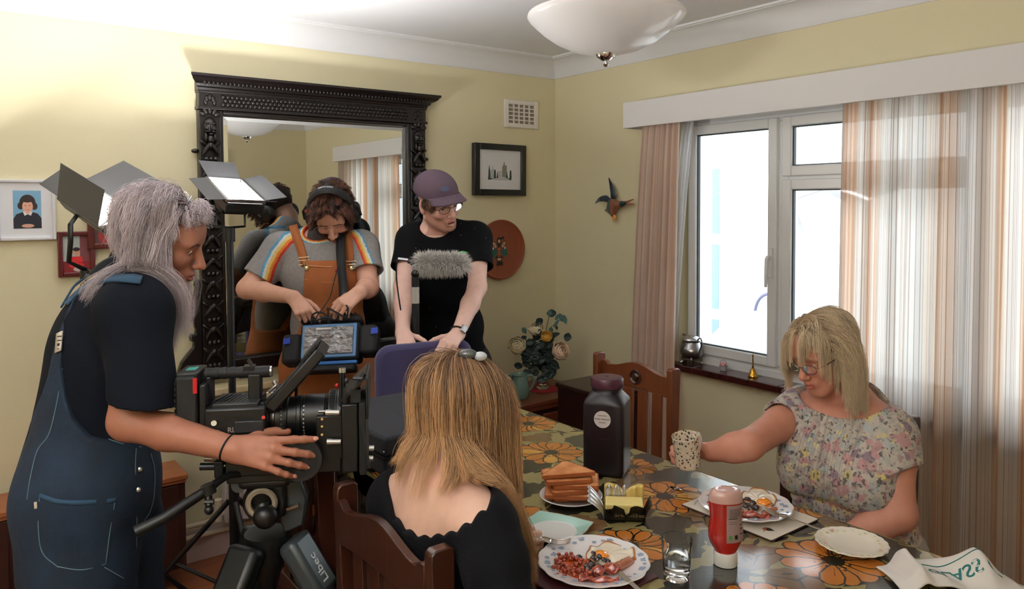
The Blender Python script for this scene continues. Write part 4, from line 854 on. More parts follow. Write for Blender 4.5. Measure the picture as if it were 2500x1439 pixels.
# ---- low sideboard in the corner, bench board, radiator, shelf, left sideboard
M_mah = wood('mahogany', srgb(92, 42, 26), srgb(140, 72, 46), 6, 0, .3); M_mahd = wood('mahogany_dark', srgb(36, 18, 14), srgb(58, 30, 22), 6, 0, .4)
t = thing('corner_cabinet', 'low polished reddish wooden cabinet in the room corner under the flowers', 'cabinet', (-.52, -.22, 0)); cz = .52; cx0, cx1, cy0, cy1 = -.78, -.10, -.402, -.022
part('top', MB().box((cx0-.02, cy0-.02, cz-.022), (cx1+.02, cy1, cz)), M_mah, t, bevel=.004); part('moulding', MB().box((cx0-.008, cy0-.008, cz-.05), (cx1+.008, cy1, cz-.022)), M_mah, t, bevel=.006)
part('carcass', MB().box((cx0, cy0, .07), (cx1, cy1, cz-.05)), M_mahd, t); part('plinth', MB().box((cx0+.01, cy0+.01, 0), (cx1-.01, cy1, .07)), M_mahd, t)
for k in (0, 1):
    x = cx0+.03+k*.32; dq = part('door', MB().box((x, cy0-.016, .09), (x+.30, cy0, cz-.07)), M_mah, t, bevel=.003); part('knob', MB().ball((x+(.275 if k == 0 else .025), cy0-.024, .3), .011, 10, 8), M_brass, dq)
t = thing('wooden_chest', 'dark wooden blanket chest against the window wall behind the jar', 'chest', (-.235, -.62, 0)); part('body', MB().box((-.36, -.80, 0), (-.11, -.44, .585)), M_mahd, t, bevel=.004); part('lid', MB().box((-.37, -.81, .585), (-.105, -.43, .61)), M_mahd, t, bevel=.006)
M_rad = mat('radiator_enamel', srgb(206, 198, 196), .4); t = thing('radiator', 'white panel radiator under the mirror shelf', 'radiator', (-1.5, -.08, .16)); rx0, rx1, rz0, rz1 = -1.93, -1.0, .17, .64
cp = []
for k in range(29):
    x = rx0+(rx1-rx0)*k/28; cp += [(x-.004, -.058), (x+.010, -.066)] if k < 28 else [(x, -.058)]
def radpanel(y):
    m = MB(); pts = [(rx0, 0)]
    for k in range(28):
        x = rx0+(rx1-rx0)*k/28; p = (rx1-rx0)/28; pts += [(x+p*.2, 0), (x+p*.35, -.010), (x+p*.75, -.010), (x+p*.9, 0)]
    pts += [(rx1, 0), (rx1, .012), (rx0, .012)]
    return m.prism(pts[::-1], (0, y, rz0), (1, 0, 0), (0, 1, 0), rz1-rz0)
part('front_panel', radpanel(-.105), M_rad, t); part('rear_panel', radpanel(-.06), M_rad, t)
part('top_grille', MB().box((rx0, -.108, rz1), (rx1, -.045, rz1+.012)), M_rad, t, bevel=.003)
part('end_cap', MB().box((rx0-.008, -.108, rz0), (rx0+.004, -.045, rz1+.012)), M_rad, t, bevel=.003); part('end_cap', MB().box((rx1-.004, -.108, rz0), (rx1+.008, -.045, rz1+.012)), M_rad, t, bevel=.003)
part('wall_bracket', MB().box((rx0+.1, -.045, .3), (rx0+.14, -.001, .5)).box((rx1-.14, -.045, .3), (rx1-.1, -.001, .5)), M_rad, t)
M_pipe = mat('cream_pipe', srgb(214, 200, 176), .4); part('valve', MB().cyl((rx0-.03, -.08, .21), (rx0-.005, -.08, .21), .014).cyl((rx0-.03, -.08, .18), (rx0-.03, -.08, .27), .017), M_pipe, t)
t = thing('heating_pipes', 'two cream painted heating pipes along the skirting by the sideboard', 'pipe', (-2.2, -.04, .1)); part('pipe', MB().tube(catmull([(-2.62, -.035, .165), (-2.05, -.035, .165), (-1.985, -.035, .168), (-1.968, -.055, .20), (-1.962, -.078, .205)], 8), .011, 10), M_pipe, t); part('pipe', MB().tube([(-2.62, -.033, .115), (-1.05, -.033, .115)], .011, 10), M_pipe, t); part('clip', MB().box((-2.12, -.04, .10), (-2.10, -.001, .18)), M_pipe, t)
t = thing('radiator_shelf', 'cream painted shelf under the carved mirror', 'shelf', (-1.5, -.07, .715)); part('board', MB().box((-2.16, -.128, .728), (-.80, -.002, .758)), mat('cream_shelf_paint', srgb(222, 208, 166), .5), t, bevel=.004)
for x in (-2.0, -1.45, -.95): part('bracket', MB().prism([(0, 0), (-.10, 0), (0, -.10)], (x, -.002, .728), (0, 1, 0), (0, 0, 1), .02), MATS['cream_shelf_paint'], t)
M_teak = wood('teak', srgb(138, 74, 40), srgb(178, 104, 60), 6, 0, .4); M_teakd = wood('teak_dark', srgb(46, 22, 16), srgb(74, 36, 26), 6, 0, .4)
sx1 = onp(447, 1150, 2, .47)[0]; t = thing('sideboard', 'long low teak sideboard against the back wall, lower left', 'sideboard', (-3.1, -.3, 0))
fy = onp(447, 1158, 2, .47)[1]
part('top', MB().box((RX+.03, fy-.012, .45), (sx1+.006, -.055, .47)), M_teak, t, bevel=.003); part('edge_strip', MB().box((RX+.035, fy-.004, .437), (sx1, fy+.01, .45)), M_teak, t)
part('carcass', MB().box((RX+.04, fy+.012, .09), (sx1, -.055, .45)), M_teakd, t)
for k in range(3): x = sx1-.02-.56*(k+1); dq = part('door', MB().box((x+.006, fy-.002, .11), (x+.552, fy+.012, .43)), M_teakd, t, bevel=.002); part('handle', MB().cyl((x+.07, fy-.022, .22), (x+.07, fy-.022, .32), .006, n=8).cyl((x+.07, fy-.022, .24), (x+.07, fy, .24), .004, n=6).cyl((x+.07, fy-.022, .30), (x+.07, fy, .30), .004, n=6), M_brass, dq)
for x in (sx1-.08, RX+.12):
    for y in (fy+.08, -.09): part('leg', MB().cyl((x, y, 0), (x, y, .09), .016, .02, n=12), M_teakd, t)
# ---- rug
def t_rug():
    q = NT('persian_rug'); v = q.mapr((1, 1, 1)); a = q.vor(9, v, 'F1', 'Distance', .35); b = q.vor(26, v, 'F1', 'Color', .8); w = q.wave(2.2, v, 3, 'DIAGONAL'); r1 = q.ramp(a, [(.0, srgb(30, 30, 40)), (.22, srgb(116, 38, 36)), (.32, srgb(176, 150, 122)), (.38, srgb(22, 26, 34)), (.6, srgb(96, 34, 34))], 'CONSTANT')
    sp = q.new('SeparateColor'); q.link(b, sp.inputs[0]); m = q.ramp(sp.outputs[0], [(.55, 0), (.6, 1)], 'CONSTANT'); c = q.mix(m, r1, q.ramp(sp.outputs[1], [(.0, srgb(20, 24, 32)), (.4, srgb(178, 152, 128)), (.6, srgb(140, 48, 40)), (.8, srgb(34, 36, 44))], 'CONSTANT'))
    q.set(base=c, rough=.95); q.bump(q.noise(500), .5, .004); return q.m
t = thing('patterned_rug', 'dark red and cream patterned rug on the wooden floor under table and tripod', 'rug', (-1.9, -2.0, .001)); part('pile', MB().box((-3.3, -3.2, .0004), (-.95, -.42, .003)), t_rug(), t)
rb = MB()
for (x0, y0, x1, y1) in ((-3.3, -.50, -.95, -.46), (-3.3, -3.16, -.95, -3.12), (-3.26, -3.12, -3.22, -.5), (-1.03, -3.12, -.99, -.5)): rb.box((x0, y0, .0029), (x1, y1, .0036))
part('border', rb, mat('rug_border', srgb(24, 24, 32), .95), t)
# ------------------------------------------------------------------ on the table
Z0 = TZ+.0006
def tp(x, y, z=0.0): p = onp(x, y, 2, TZ+z); return V3((p[0], p[1], TZ+z))
M_china = mat('white_china', srgb(236, 234, 236), .12, coat=.6); M_cut = mat('cutlery_steel', srgb(198, 190, 182), .18, metal=1.0)
# dark plum jar with round label
b = tp(1482, 1150); b[2] = Z0; t = thing('lidded_jar', 'tall square-shouldered dark plum plastic jar with round white label', 'jar', b)
M_plum = mat('dark_plum_plastic', srgb(22, 11, 19), .42); M_plum2 = mat('plum_lid_plastic', srgb(74, 36, 52), .38)
aj = radians(33); XJ = V3((cos(aj), sin(aj), 0)); YJ = V3((-sin(aj), cos(aj), 0)); w = .060
def jarsec(a, r, z):   # r is the half width; sq blends from rounded square to circle
    return r
def sqrad(a, hw, p): return hw/((abs(cos(a))**p+abs(sin(a))**p)**(1/p))
def jar(u, v):
    pr = [(0.0, .050, 8), (.004, .057, 9), (.012, .060, 9), (.205, .060, 9), (.214, .0595, 6), (.236, .047, 2.4), (.240, .044, 2), (.250, .044, 2)]
    h, hw, p = pr[int(round(v*(len(pr)-1)))]; a = u*2*pi; q = sqrad(a, hw, p); return b+XJ*q*cos(a)+YJ*q*sin(a)+V3((0, 0, h))
part('body', MB().grid(jar, 64, 8, True).add([b+XJ*.05*cos(a)+YJ*.05*sin(a) for a in np.linspace(0, 2*pi, 25)[:-1]], [tuple(range(24))[::-1]]), M_plum, t, angle=50)
part('lid', MB().lathe([(.044, .250), (.047, .251), (.0485, .256), (.0485, .272), (.046, .278), (.040, .2795), (.006, .2785), (.004, .2815), (0, .2815)], b, n=48, capb=True, capt=False), M_plum2, t)
# the label sits on the face turned to the camera's left
nf = -XJ if np.dot(-XJ, CAM-b) > 0 and np.dot(-XJ, _R) < 0 else -YJ
faces = [XJ, -XJ, YJ, -YJ]; nf = max([f for f in faces if np.dot(f, _R) < .2 and np.dot(f, CAM-b) > 0], key=lambda f: np.dot(f, CAM-b)); uf = np.cross((0, 0, 1), nf)
F = Flat(b+nf*.0603+V3((0, 0, .168)), uf, (0, 0, 1)); F.ell(0, 0, .0245, .0245, n=40, m=mat('label_white', srgb(214, 206, 206), .5)); lab = F.put('label', t)
M_txt = pm('label_print', 50, 46, 48)
for k_, (wd_, dz) in enumerate(((.026, .011), (.020, -.009))): part('print_line', MB().cbox(b+nf*.0607+V3((0, 0, .168+dz)), (wd_, .0013, .0002), uf, (0, 0, 1)), M_txt, lab)
for txt, sz, dz, bo in (('Power, Richard E', .0064, .001, 1),): part('lettering', text_mb(txt, sz, b+nf*.0607+V3((0, 0, .168+dz)), uf, (0, 0, 1), .0001, bold=bool(bo)), M_txt, lab)
part('seam', MB().cbox(b+nf*.0600+V3((0, 0, .112)), (.042, .0012, .001), uf, (0, 0, 1)), M_plum2, t)
# toast plate
def plate(name, label, c, R, m, scal=0, namp=0, deep=.010, group=None, flatr=.62):
    t = thing(name, label, 'plate', c, 0, group)
    part('dish', MB().lathe([(0, .0015), (R*.50, .0015), (R*.52, .0), (R*.60, .0), (R*.64, .003), (R*.72, deep*.6), (R, deep+.005), (R*1.004, deep+.0065), (R*.99, deep+.0078), (R*.73, deep*.6+.004), (R*.62, .0055), (0, .0050)], c, n=96, mod=(lambda a, r, h: r*(1+namp*abs(sin(scal*a/2))*max(0, (r/R-.7)/.3)) if scal else r), capb=False, capt=False), m, t); return t
c = tp(1394, 1222); c[2] = Z0; plate('toast_plate', 'plain white plate under the pile of toast', c, .083, M_china)
M_toast = None
def t_toast():
    q = NT('toast_face'); n = q.noise(24, None, 5, .6); q.set(base=q.mix(q.ramp(n, [(.3, 0), (.7, 1)]), srgb(186, 104, 52), srgb(226, 164, 106)), rough=.85); q.bump(q.noise(190), .5, .004); return q.m
M_toast = t_toast(); M_crust = mat('toast_crust', srgb(170, 94, 50), .8, var=.25, vscale=40, bump=.3, bscale=150)
def toast(label, c, rz, tilt, tri=False, w=.12, dp=.10, bend=0):
    X = V3((cos(rz), sin(rz), tilt)); X = unit(X); Y = unit(np.cross((0, 0, 1), X)); t = thing('toast_slice', label, 'toast', c, 0, 'toast slices piled on the white plate')
    if tri: P = [(-.068, -.040), (.068, -.040), (.069, -.032), (.008, .058), (-.008, .058), (-.069, -.032)]
    else: P = rr_poly(w, dp, .012, 3); P = [(x*(1+.05*sin(y*70)), y) for x, y in P]
    part('crumb', MB().prism(P, c, X, Y, .011), M_toast, t, bevel=.003); P2 = [(x*1.025, y*1.025) for x, y in P]
    n = len(P2); Zt = np.cross(X, Y); mb = MB(); o = V3(c); vs = []
    for (x, y) in P2: vs.append(o+X*x+Y*y+Zt*.001)
    for (x, y) in P2: vs.append(o+X*x+Y*y+Zt*.010)
    for (x, y) in P: vs.append(o+X*x+Y*y+Zt*.0105)
    for (x, y) in P: vs.append(o+X*x+Y*y+Zt*.0005)
    mb.add(vs, [(i, (i+1) % n, n+(i+1) % n, n+i) for i in range(n)]+[(n+i, n+(i+1) % n, 2*n+(i+1) % n, 2*n+i) for i in range(n)]+[(3*n+i, 3*n+(i+1) % n, (i+1) % n, i) for i in range(n)]); part('crust', mb, M_crust, t); return t
rt = atan2(_R[1], _R[0])
stack = [('bottom slice of toast lying on the plate, crust towards the camera', .008, .02, .008, .10, False), ('second slice of toast up, shifted left', -.006, .0, .0195, -.12, False), ('third slice of toast up, crust browned at the front', .002, .004, .031, .16, False), ('fourth slice of toast up, shifted to the right', .012, .010, .0425, -.05, False), ('fifth slice of toast, lying slightly back', -.010, .016, .054, .10, False), ('topmost triangular half slice of toast leaning on the pile', -.008, .018, .068, .03, True)]
for lb, dx, dy, dz, da, tri in stack:
    toast(lb, c+_R*dx+unit(V3((_F[0], _F[1], 0)))*dy+V3((0, 0, dz)), rt+da+(.5 if da > .12 else 0)*0, .06 if tri else (.02 if dz > .03 else 0), tri, .122, .100)
# butter in gold foil
c = tp(1524, 1262); c[2] = Z0; t = thing('butter_pack', 'opened butter block in gold and black foil', 'butter', c); rz = rt-.12; X = V3((cos(rz), sin(rz), 0)); Y = V3((-sin(rz), cos(rz), 0))
part('butter', MB().cbox(c+V3((0, 0, .021)), (.094, .056, .040), X, Y), mat('butter_yellow', srgb(236, 214, 138), .45, sss=.1), t, bevel=.004)
M_foil = mat('black_gold_foil', srgb(34, 28, 18), .3, metal=.5, var=.5, vscale=30); M_fsil = mat('silver_foil', srgb(208, 208, 210), .3, metal=.9); M_gold = mat('gold_foil', srgb(196, 170, 96), .4, metal=.4)
rb2 = random.Random(3)
def foilside(o, d, L, n, hfn, m, name, lean=.004):
    def fn(u, v): q = hfn(u); return o+d*L*u+n*(.002+lean*v*v*4+.0015*sin(u*23)*v)+V3((0, 0, q*v))
    part(name, MB().grid(fn, 26, 8), m, t, solid=.0006, angle=0)
foilside(c-X*.050-Y*.0295, X, .100, -Y, lambda u: .034+.012*abs(sin(u*5.2+.5))*(1 if u > .2 else .2)-.012*(.5 < u < .62), M_foil, 'front_foil'); foilside(c+X*.0485-Y*.029, Y, .058, X, lambda u: .040+.006*sin(u*9), M_foil, 'side_foil')
foilside(c-X*.0485-Y*.029, Y, .058, -X, lambda u: .046+.02*u, M_fsil, 'side_foil', .010); foilside(c-X*.05+Y*.0295, X, .100, Y, lambda u: .050+.020*abs(sin(u*4.2+.9)), M_gold, 'back_foil', .002)
foilside(c-X*.047+Y*.0285, X, .050, Y, lambda u: .050+.018*abs(sin(u*8)), M_fsil, 'inner_foil', .001)
part('lettering', text_mb('PRESIDENT', .015, c-Y*.0352+X*.012+V3((0, 0, .019)), -X, (0, 0, -1), .0001), mat('foil_letter_brown', srgb(120, 96, 70), .4), t)
# teal square plate
c = tp(1350, 1303); c[2] = Z0; t = thing('square_plate', 'pale teal square side plate with white centre', 'plate', c, radians(24)); hw = .078
def sqp(a, f): return hw*f*(1/max(abs(cos(a)), abs(sin(a)))**.80)*(1+.018*abs(sin(6*a)))
m = MB(); prof = [(.0, .002), (.50, .002), (.56, .0005), (.60, .003), (.98, .012), (1.0, .0132), (.985, .0142), (.66, .0062), (.655, .0058), (.60, .0046), (0.001, .0045)]
m.grid(lambda u, v: (lambda f, h, a: (sqp(a, f)*cos(a) if f > .9 else hw*f*1.12*cos(a), sqp(a, f)*sin(a) if f > .9 else hw*f*1.12*sin(a), h))(*prof[int(round(v*10))], u*2*pi), 96, 11, True)
v_ = np.array(m.v); colr = np.where((np.hypot(v_[:, 0], v_[:, 1]) < hw*.737)[:, None], np.array(srgb(226, 230, 230)), np.array(srgb(166, 210, 198)))
part('dish', m, vcol('teal_glaze', .14, coat=.6), t, world=False, colors=colr)
M_gilt = mat('gilt_rim', srgb(190, 140, 100), .3, metal=.8); part('gilt_rim', MB().tube([(sqp(a, 1)*cos(a), sqp(a, 1)*sin(a), .0138) for a in np.linspace(0, 2*pi, 97)[:-1]], .0009, 6, closed=True), M_gilt, t, world=False)
# ---- breakfast things
M_blueprint = pm('blue_flower_print', 150, 166, 190, .15)
def decorate(t, c, R, n, seed, col, h0, rmin=.78, rmax=.93, s0=.05):
    r = random.Random(seed); mb = MB()
    for k in range(n):
        a = 2*pi*k/n+r.uniform(-.05, .05); q = R*r.uniform(rmin, rmax); h = h0*.6+.004+(h0+.0078-h0*.6-.004)*(q/R-.73)/.26+.0003; e = V3((cos(a), sin(a), .12)); f = V3((-sin(a), cos(a), 0)); s_ = R*s0*r.uniform(.5, 1.1); pts = [c+V3((q*cos(a), q*sin(a), h))+(unit(e)*cos(b)+f*sin(b))*s_*(1+.25*cos(5*b)) for b in np.linspace(0, 2*pi, 16)[:-1]]; mb.add(pts, [tuple(range(15))])
    part('flower_pattern', mb, col, t, smooth=False)
def bean_mb(c, r, rng): a = rng.uniform(0, 6.3); return MB().ball(c, (r*1.25, r, r*.85), 10, 7, X=(cos(a), sin(a), rng.uniform(-.3, .3)))
M_bean = mat('baked_bean', srgb(160, 62, 34), .28, coat=.6, sss=.0); M_sauce = mat('tomato_sauce', srgb(206, 84, 30), .2, coat=.5); M_mush = mat('fried_mushroom', srgb(52, 32, 30), .28, coat=.5, var=.35, vscale=60); M_sliced = mat('mushroom_flesh', srgb(176, 140, 112), .5, var=.2, vscale=60)
def t_egg():
    q = NT('fried_egg_white'); q.set(base=q.mix(q.noise(28), srgb(224, 208, 178), srgb(246, 238, 222)), rough=.3, coat=.4); q.bump(q.noise(60), .4, .003); return q.m
M_eggw = t_egg(); M_crisp = mat('egg_crisp_edge', srgb(168, 104, 52), .5, var=.4, vscale=50); M_yolk = mat('egg_yolk', srgb(240, 142, 28), .12, coat=.7)
def t_bacon():
    q = NT('fried_bacon'); w = q.wave(16, q.mapr((1, 1, 1)), 6, 'Y', 3); q.set(base=q.ramp(w, [(.2, srgb(136, 44, 28)), (.5, srgb(186, 80, 48)), (.68, srgb(204, 118, 78)), (.9, srgb(140, 46, 28))]), rough=.3, coat=.4); return q.m
M_bacon = t_bacon()
def t_saus():
    q = NT('sausage_skin'); q.set(base=q.ramp(q.noise(26, None, 5, .6), [(.3, srgb(128, 64, 42)), (.55, srgb(178, 112, 84)), (.75, srgb(206, 150, 118))]), rough=.25, coat=.5); return q.m
M_saus = t_saus()
def egg(label, c, R, seed, ye, tilt=(0, 0)):
    r = random.Random(seed); ph = [r.uniform(0, 6.3) for _ in range(4)]; t = thing('fried_egg', label, 'egg', c)
    rad = lambda a: R*(1+.10*sin(2*a+ph[0])+.07*sin(3*a+ph[1])+.04*sin(7*a+ph[2]))
    pos = lambda u, f: c+V3((rad(u)*f*cos(u), rad(u)*f*sin(u), .0045+.003*cos(f*1.4)+.0015*sin(9*u+f*5)*f+tilt[0]*rad(u)*f*cos(u)+tilt[1]*rad(u)*f*sin(u)+(.004*max(0, f-.85)/.15*(1+sin(5*u+ph[3])))))
    part('egg_white', MB().grid(lambda u, v: pos(u*2*pi, .02+.94*v), 56, 12, True), M_eggw, t, solid=.002, angle=0); part('crisp_edge', MB().grid(lambda u, v: pos(u*2*pi, .945+.07*v), 56, 3, True), M_crisp, t, solid=.0016, angle=0)
    yc = c+ye+V3((0, 0, .0065+tilt[0]*ye[0]+tilt[1]*ye[1])); part('yolk', MB().ball(yc, (.0195, .0195, .011), 24, 14), M_yolk, t); return t
def sausage(label, p, q, r, bend):
    t = thing('sausage', label, 'sausage', (V3(p)+V3(q))/2-V3((0, 0, r))); P = [V3(p)*(1-s)+V3(q)*s+V3(bend)*sin(pi*s) for s in np.linspace(0, 1, 14)]
    part('link', MB().tube(P, [r*k for k in (.3, .75, .95, 1, 1.02, 1, 1.03, 1, 1.02, 1, 1, .95, .75, .3)], 16), M_saus, t, angle=0); part('twisted_end', MB().tube([P[-1], P[-1]+unit(P[-1]-P[-2])*.006], [.004, .005], 8), M_crisp, t)
def bacon(label, p, q, w, seed, up=.012, grp=None):
    r = random.Random(seed); p = V3(p); q = V3(q); d = unit(q-p); n = unit(np.cross((0, 0, 1), d)); L = np.linalg.norm(q-p); f1 = r.uniform(9, 14)
    fn = lambda u, v: p+d*L*u+n*w*(v-.5)*(1+.2*sin(7*u+seed))+V3((0, 0, .003+up*(.5+.5*sin(f1*u+2.5*v+seed))*.7+.004*sin(9*v+4*u)))
    return single('bacon_rasher', MB().grid(fn, 36, 9), M_bacon, label, 'bacon', grp, solid=.0024, angle=0)
def cutlery_path(p, q, n=10): return [V3(p)*(1-s)+V3(q)*s for s in np.linspace(0, 1, n)]
def fork(label, tip, end, up=(0, 0, 1), L=.195, grp=None):
    tip = V3(tip); end = V3(end); d = unit(tip-end); n = unit(V3(up)-d*np.dot(up, d)); s_ = np.cross(d, n); t = thing('fork', label, 'fork', (tip+end)/2, 0, grp); e0 = tip-d*L
    P = lambda s, h=0: e0+d*s+n*h; part('handle', MB().tube([P(0), P(.01), P(.03), P(.08), P(.115, .001), P(.13, .004)], [.0085, .0105, .009, .0045, .0035, .005], 10, flat=.28, hint=n), M_cut, t, angle=0)
    part('head', MB().tube([P(.127, .004), P(.136, .003), P(.147, .0), P(.152, -.0005)], [.005, .010, .0125, .0125], 12, flat=.16, hint=n), M_cut, t, angle=0)
    for k in range(4): o = s_*(k-1.5)*.0064; part('tine', MB().tube([P(.150, -.0004)+o, P(.166, .0)+o, P(.183, .003)+o, P(.195, .008)+o], [.0021, .0019, .0017, .0009], 6, flat=.8, hint=n), M_cut, t, angle=0)
    return t
def knife(label, tip, end, up=(0, 0, 1), grp=None):
    tip = V3(tip); end = V3(end); L = np.linalg.norm(tip-end); d = unit(tip-end); n = unit(V3(up)-d*np.dot(up, d)); s_ = np.cross(d, n); t = thing('table_knife', label, 'knife', (tip+end)/2, 0, grp); k = L/.21
    part('blade', MB().prism([(0, -.0045), (.085, -.0085), (.108, -.0075), (.118, .0), (.112, .0045), (.0, .0045)], tip-d*.118-n*.0006, d, s_, .0013), M_cut, t, bevel=.0004); part('handle', MB().tube([end, end+d*.006, end+d*(L-.16), end+d*(L-.116)], [.006, .0078, .0062, .0042], 10, flat=.55, hint=n), M_cut, t, angle=0); return t
rg = random.Random(12)
# near plate
M_coaster = mat('plum_place_mat', srgb(84, 40, 48), .45); cpl = (onp(1317, 1390, 2, TZ+.016)+onp(1582, 1392, 2, TZ+.016))/2; cpl = onp(1449, 1378, 2, TZ+.012); cpl = V3((cpl[0], cpl[1], Z0+.0052))
mt = onp(1560, 1428, 2, TZ); XM = unit(tp(1600, 1408)-tp(1540, 1378)); YM = np.cross((0, 0, 1), XM); crn = tp(1604, 1412)
single('place_mat', MB().prism([(0, 0), (0, .22), (-.28, .22), (-.28, 0)][::-1], V3((crn[0], crn[1], Z0)), (0, -1, 0), (-1, 0, 0), .0046) if False else MB().box((crn[0]-.222, crn[1]-.004, Z0), (crn[0], crn[1]+.215, Z0+.0046)), M_coaster, 'plum table mat mostly hidden under the near breakfast plate', 'table mat', bevel=.001)
R1 = .117; tpl = plate('breakfast_plate', 'large white plate with blue flower rim, nearest to the camera, holding a half-eaten breakfast', cpl, R1, M_china, 14, .03, .010); decorate(tpl, cpl, R1, 30, 4, M_blueprint, .010, .78, .93, .07)
def on1(x, y, z=.007): p = onp(x, y, 2, cpl[2]+z); return V3((p[0], p[1], cpl[2]+z))
# sauce pool, beans
sp_ = [on1(x, y, .0056) for x, y in ((1362, 1366), (1385, 1356), (1420, 1362), (1444, 1374), (1440, 1392), (1416, 1402), (1400, 1424), (1380, 1412), (1362, 1400), (1350, 1388))]
single('sauce_pool', MB().add(sp_+[p+V3((0, 0, .0008)) for p in sp_], [tuple(range(9, -1, -1)), tuple(range(10, 20))]+[(i, (i+1) % 10, 10+(i+1) % 10, 10+i) for i in range(10)]), M_sauce, 'orange tomato sauce spread on the near plate', 'sauce', angle=60)
def beans(pts, n, base, group, label, r0=.0046):
    src = None; pl_ = []
    for k in range(n):
        x, y, sx, sy = rg.choice(pts); q = base(x+rg.gauss(0, sx), y+rg.gauss(0, sy)); h = .0045
        for o in pl_:
            if np.hypot(*(o[:2]-q[:2])) < .0075: h = max(h, o[2]-q[2]+.0042)
        if h > .016: continue
        q = q+V3((0, 0, h)); pl_.append(q)
        if src is None: src = single('baked_bean', bean_mb(q, r0, rg), M_bean, label, 'bean', group)
        else: c_ = src.copy(); COL.objects.link(c_); c_.location = q-V3((0, 0, r0*.8)); c_.rotation_euler = (rg.uniform(-.4, .4), rg.uniform(-.4, .4), rg.uniform(0, 6.3))
beans([(1388, 1370, 13, 7), (1366, 1380, 6, 6), (1405, 1400, 16, 7), (1430, 1412, 12, 6), (1372, 1400, 8, 5), (1418, 1378, 10, 6)], 84, lambda x, y: on1(x, y, .0055), 'baked beans on the near plate', 'glossy brown baked bean in orange sauce on the near breakfast plate')
egg('fried egg with whole yolk on the near blue-rimmed plate', on1(1488, 1362, .006), .052, 3, on1(1466, 1366, .006)-on1(1488, 1362, .006), (0, 0))
def mushrooms(spots, base, grp, lab):
    for k, (x, y, r, h) in enumerate(spots):
        q = base(x, y)+V3((0, 0, h+r*.6)); a = rg.uniform(0, 6.3); t = thing('mushroom', lab, 'mushroom', q-V3((0, 0, r*.6)), 0, grp)
        part('cap', MB().lathe([(0, -r*.35), (r*.7, -r*.3), (r, 0), (r*.85, r*.4), (r*.45, r*.66), (0, r*.72)], q, (cos(a)*.35, sin(a)*.35, .9), 16, capb=False, capt=False), M_mush, t)
        part('stem', MB().cyl(q-V3((cos(a)*.35, sin(a)*.35, .9))*r*.55, q, r*.28, n=10), M_sliced, t)
mushrooms([(1413, 1370, .009, .001), (1450, 1376, .010, .003), (1463, 1372, .009, .004), (1477, 1378, .009, .002), (1446, 1388, .009, .002), (1460, 1390, .008, .001), (1436, 1398, .011, .003), (1440, 1408, .011, .0), (1449, 1368, .007, .010), (1484, 1380, .007, .003), (1458, 1382, .009, .010)], lambda x, y: on1(x, y, .006), 'mushrooms on the near plate', 'dark fried mushroom heaped on the near breakfast plate')
sausage('browned sausage beside the fried egg on the near plate', on1(1503, 1388, .013), on1(1545, 1366, .013), .0095, (0, 0, 0)); sausage('cut piece of sausage by the knife tip on the near plate', on1(1492, 1392, .013), on1(1516, 1378, .013), .0085, (0, 0, 0))
bacon('crumpled fried bacon rasher across the middle of the near plate', on1(1447, 1410, .007), on1(1508, 1392, .007), .030, 2, .016); bacon('long red bacon rasher along the near edge of the plate', on1(1412, 1424, .0065), on1(1512, 1424, .0065), .018, 5, .009)
knife('steel table knife resting on the near breakfast plate', on1(1512, 1394, .019), V3(on1(1574, 1452, .017)))
fork('fork held over the near plate by the long-haired girl', on1(1393, 1328, .022), V3(tp(1280, 1349))+V3((0, 0, .035)), (0, 0, 1))
# far plate on bird mat
mx0, mx1, my0, my1 = -1.355, -1.157, -2.376, -2.108; t = thing('bird_mat', 'cream cork table mat printed with birds under the far plate', 'table mat', ((mx0+mx1)/2, (my0+my1)/2, Z0))
part('board', MB().box((mx0, my0, Z0), (mx1, my1, Z0+.0045)), mat('cork_edge', srgb(58, 34, 30), .6), t, bevel=.002)
F = Flat((0, 0, Z0+.0046), (1, 0, 0), (0, 1, 0)); F.poly([(mx0+x, my0+y) for x, y in ((.001, .004), (.004, .001), (.194, .001), (.197, .004), (.197, .264), (.194, .267), (.004, .267), (.001, .264))], mat('mat_cream_print', srgb(226, 218, 204), .25, coat=.4)); bd = tp(1868, 1298)
gq = pm('mat_grey_print', 150, 146, 140, .3)
for (px, py, L, a) in ((1700, 1232, .02, .4), (1930, 1278, .025, 2.2), (1915, 1268, .02, 1.8)): q = tp(px, py); F.line([(q[0]-L*cos(a), q[1]-L*sin(a)), (q[0]+L*.2, q[1]+.003), (q[0]+L*cos(a), q[1]+L*sin(a))], .004, gq)
dr = V3((_R[0], _R[1])); du = V3((-_R[1], _R[0])); bp = lambda x, y: tuple(V3((bd[0], bd[1]))+dr*x+du*y)
F.poly([bp(-.006, -.004), bp(.004, .010), bp(.014, .004), bp(.020, -.012), bp(.012, -.010), bp(.004, -.010)], pm('bird_dark', 44, 36, 36, .3)); F.poly([bp(-.008, -.001), bp(-.002, .008), bp(.004, .006), bp(.002, -.008)], pm('bird_rust', 168, 92, 60, .3)); F.line([bp(-.002, -.007), bp(-.010, -.016)], .0015, M_ink)
F.put('print', t)
c2 = onp(1820, 1240, 2, TZ+.010); c2 = V3((c2[0], c2[1], Z0+.0052)); R2 = .113
tp2 = plate('breakfast_plate', 'white blue-rimmed plate of full breakfast on the bird mat, in front of the woman', c2, R2, M_china, 14, .03, .010); decorate(tp2, c2, R2, 30, 9, M_blueprint, .010, .78, .93, .07)
def on2(x, y, z=.007): p = onp(x, y, 2, c2[2]+z); return V3((p[0], p[1], c2[2]+z))
egg('fried egg with broken glossy yolk on the far plate', on2(1852, 1224, .008), .045, 8, on2(1866, 1232, .008)-on2(1852, 1224, .008), (.05, .10))
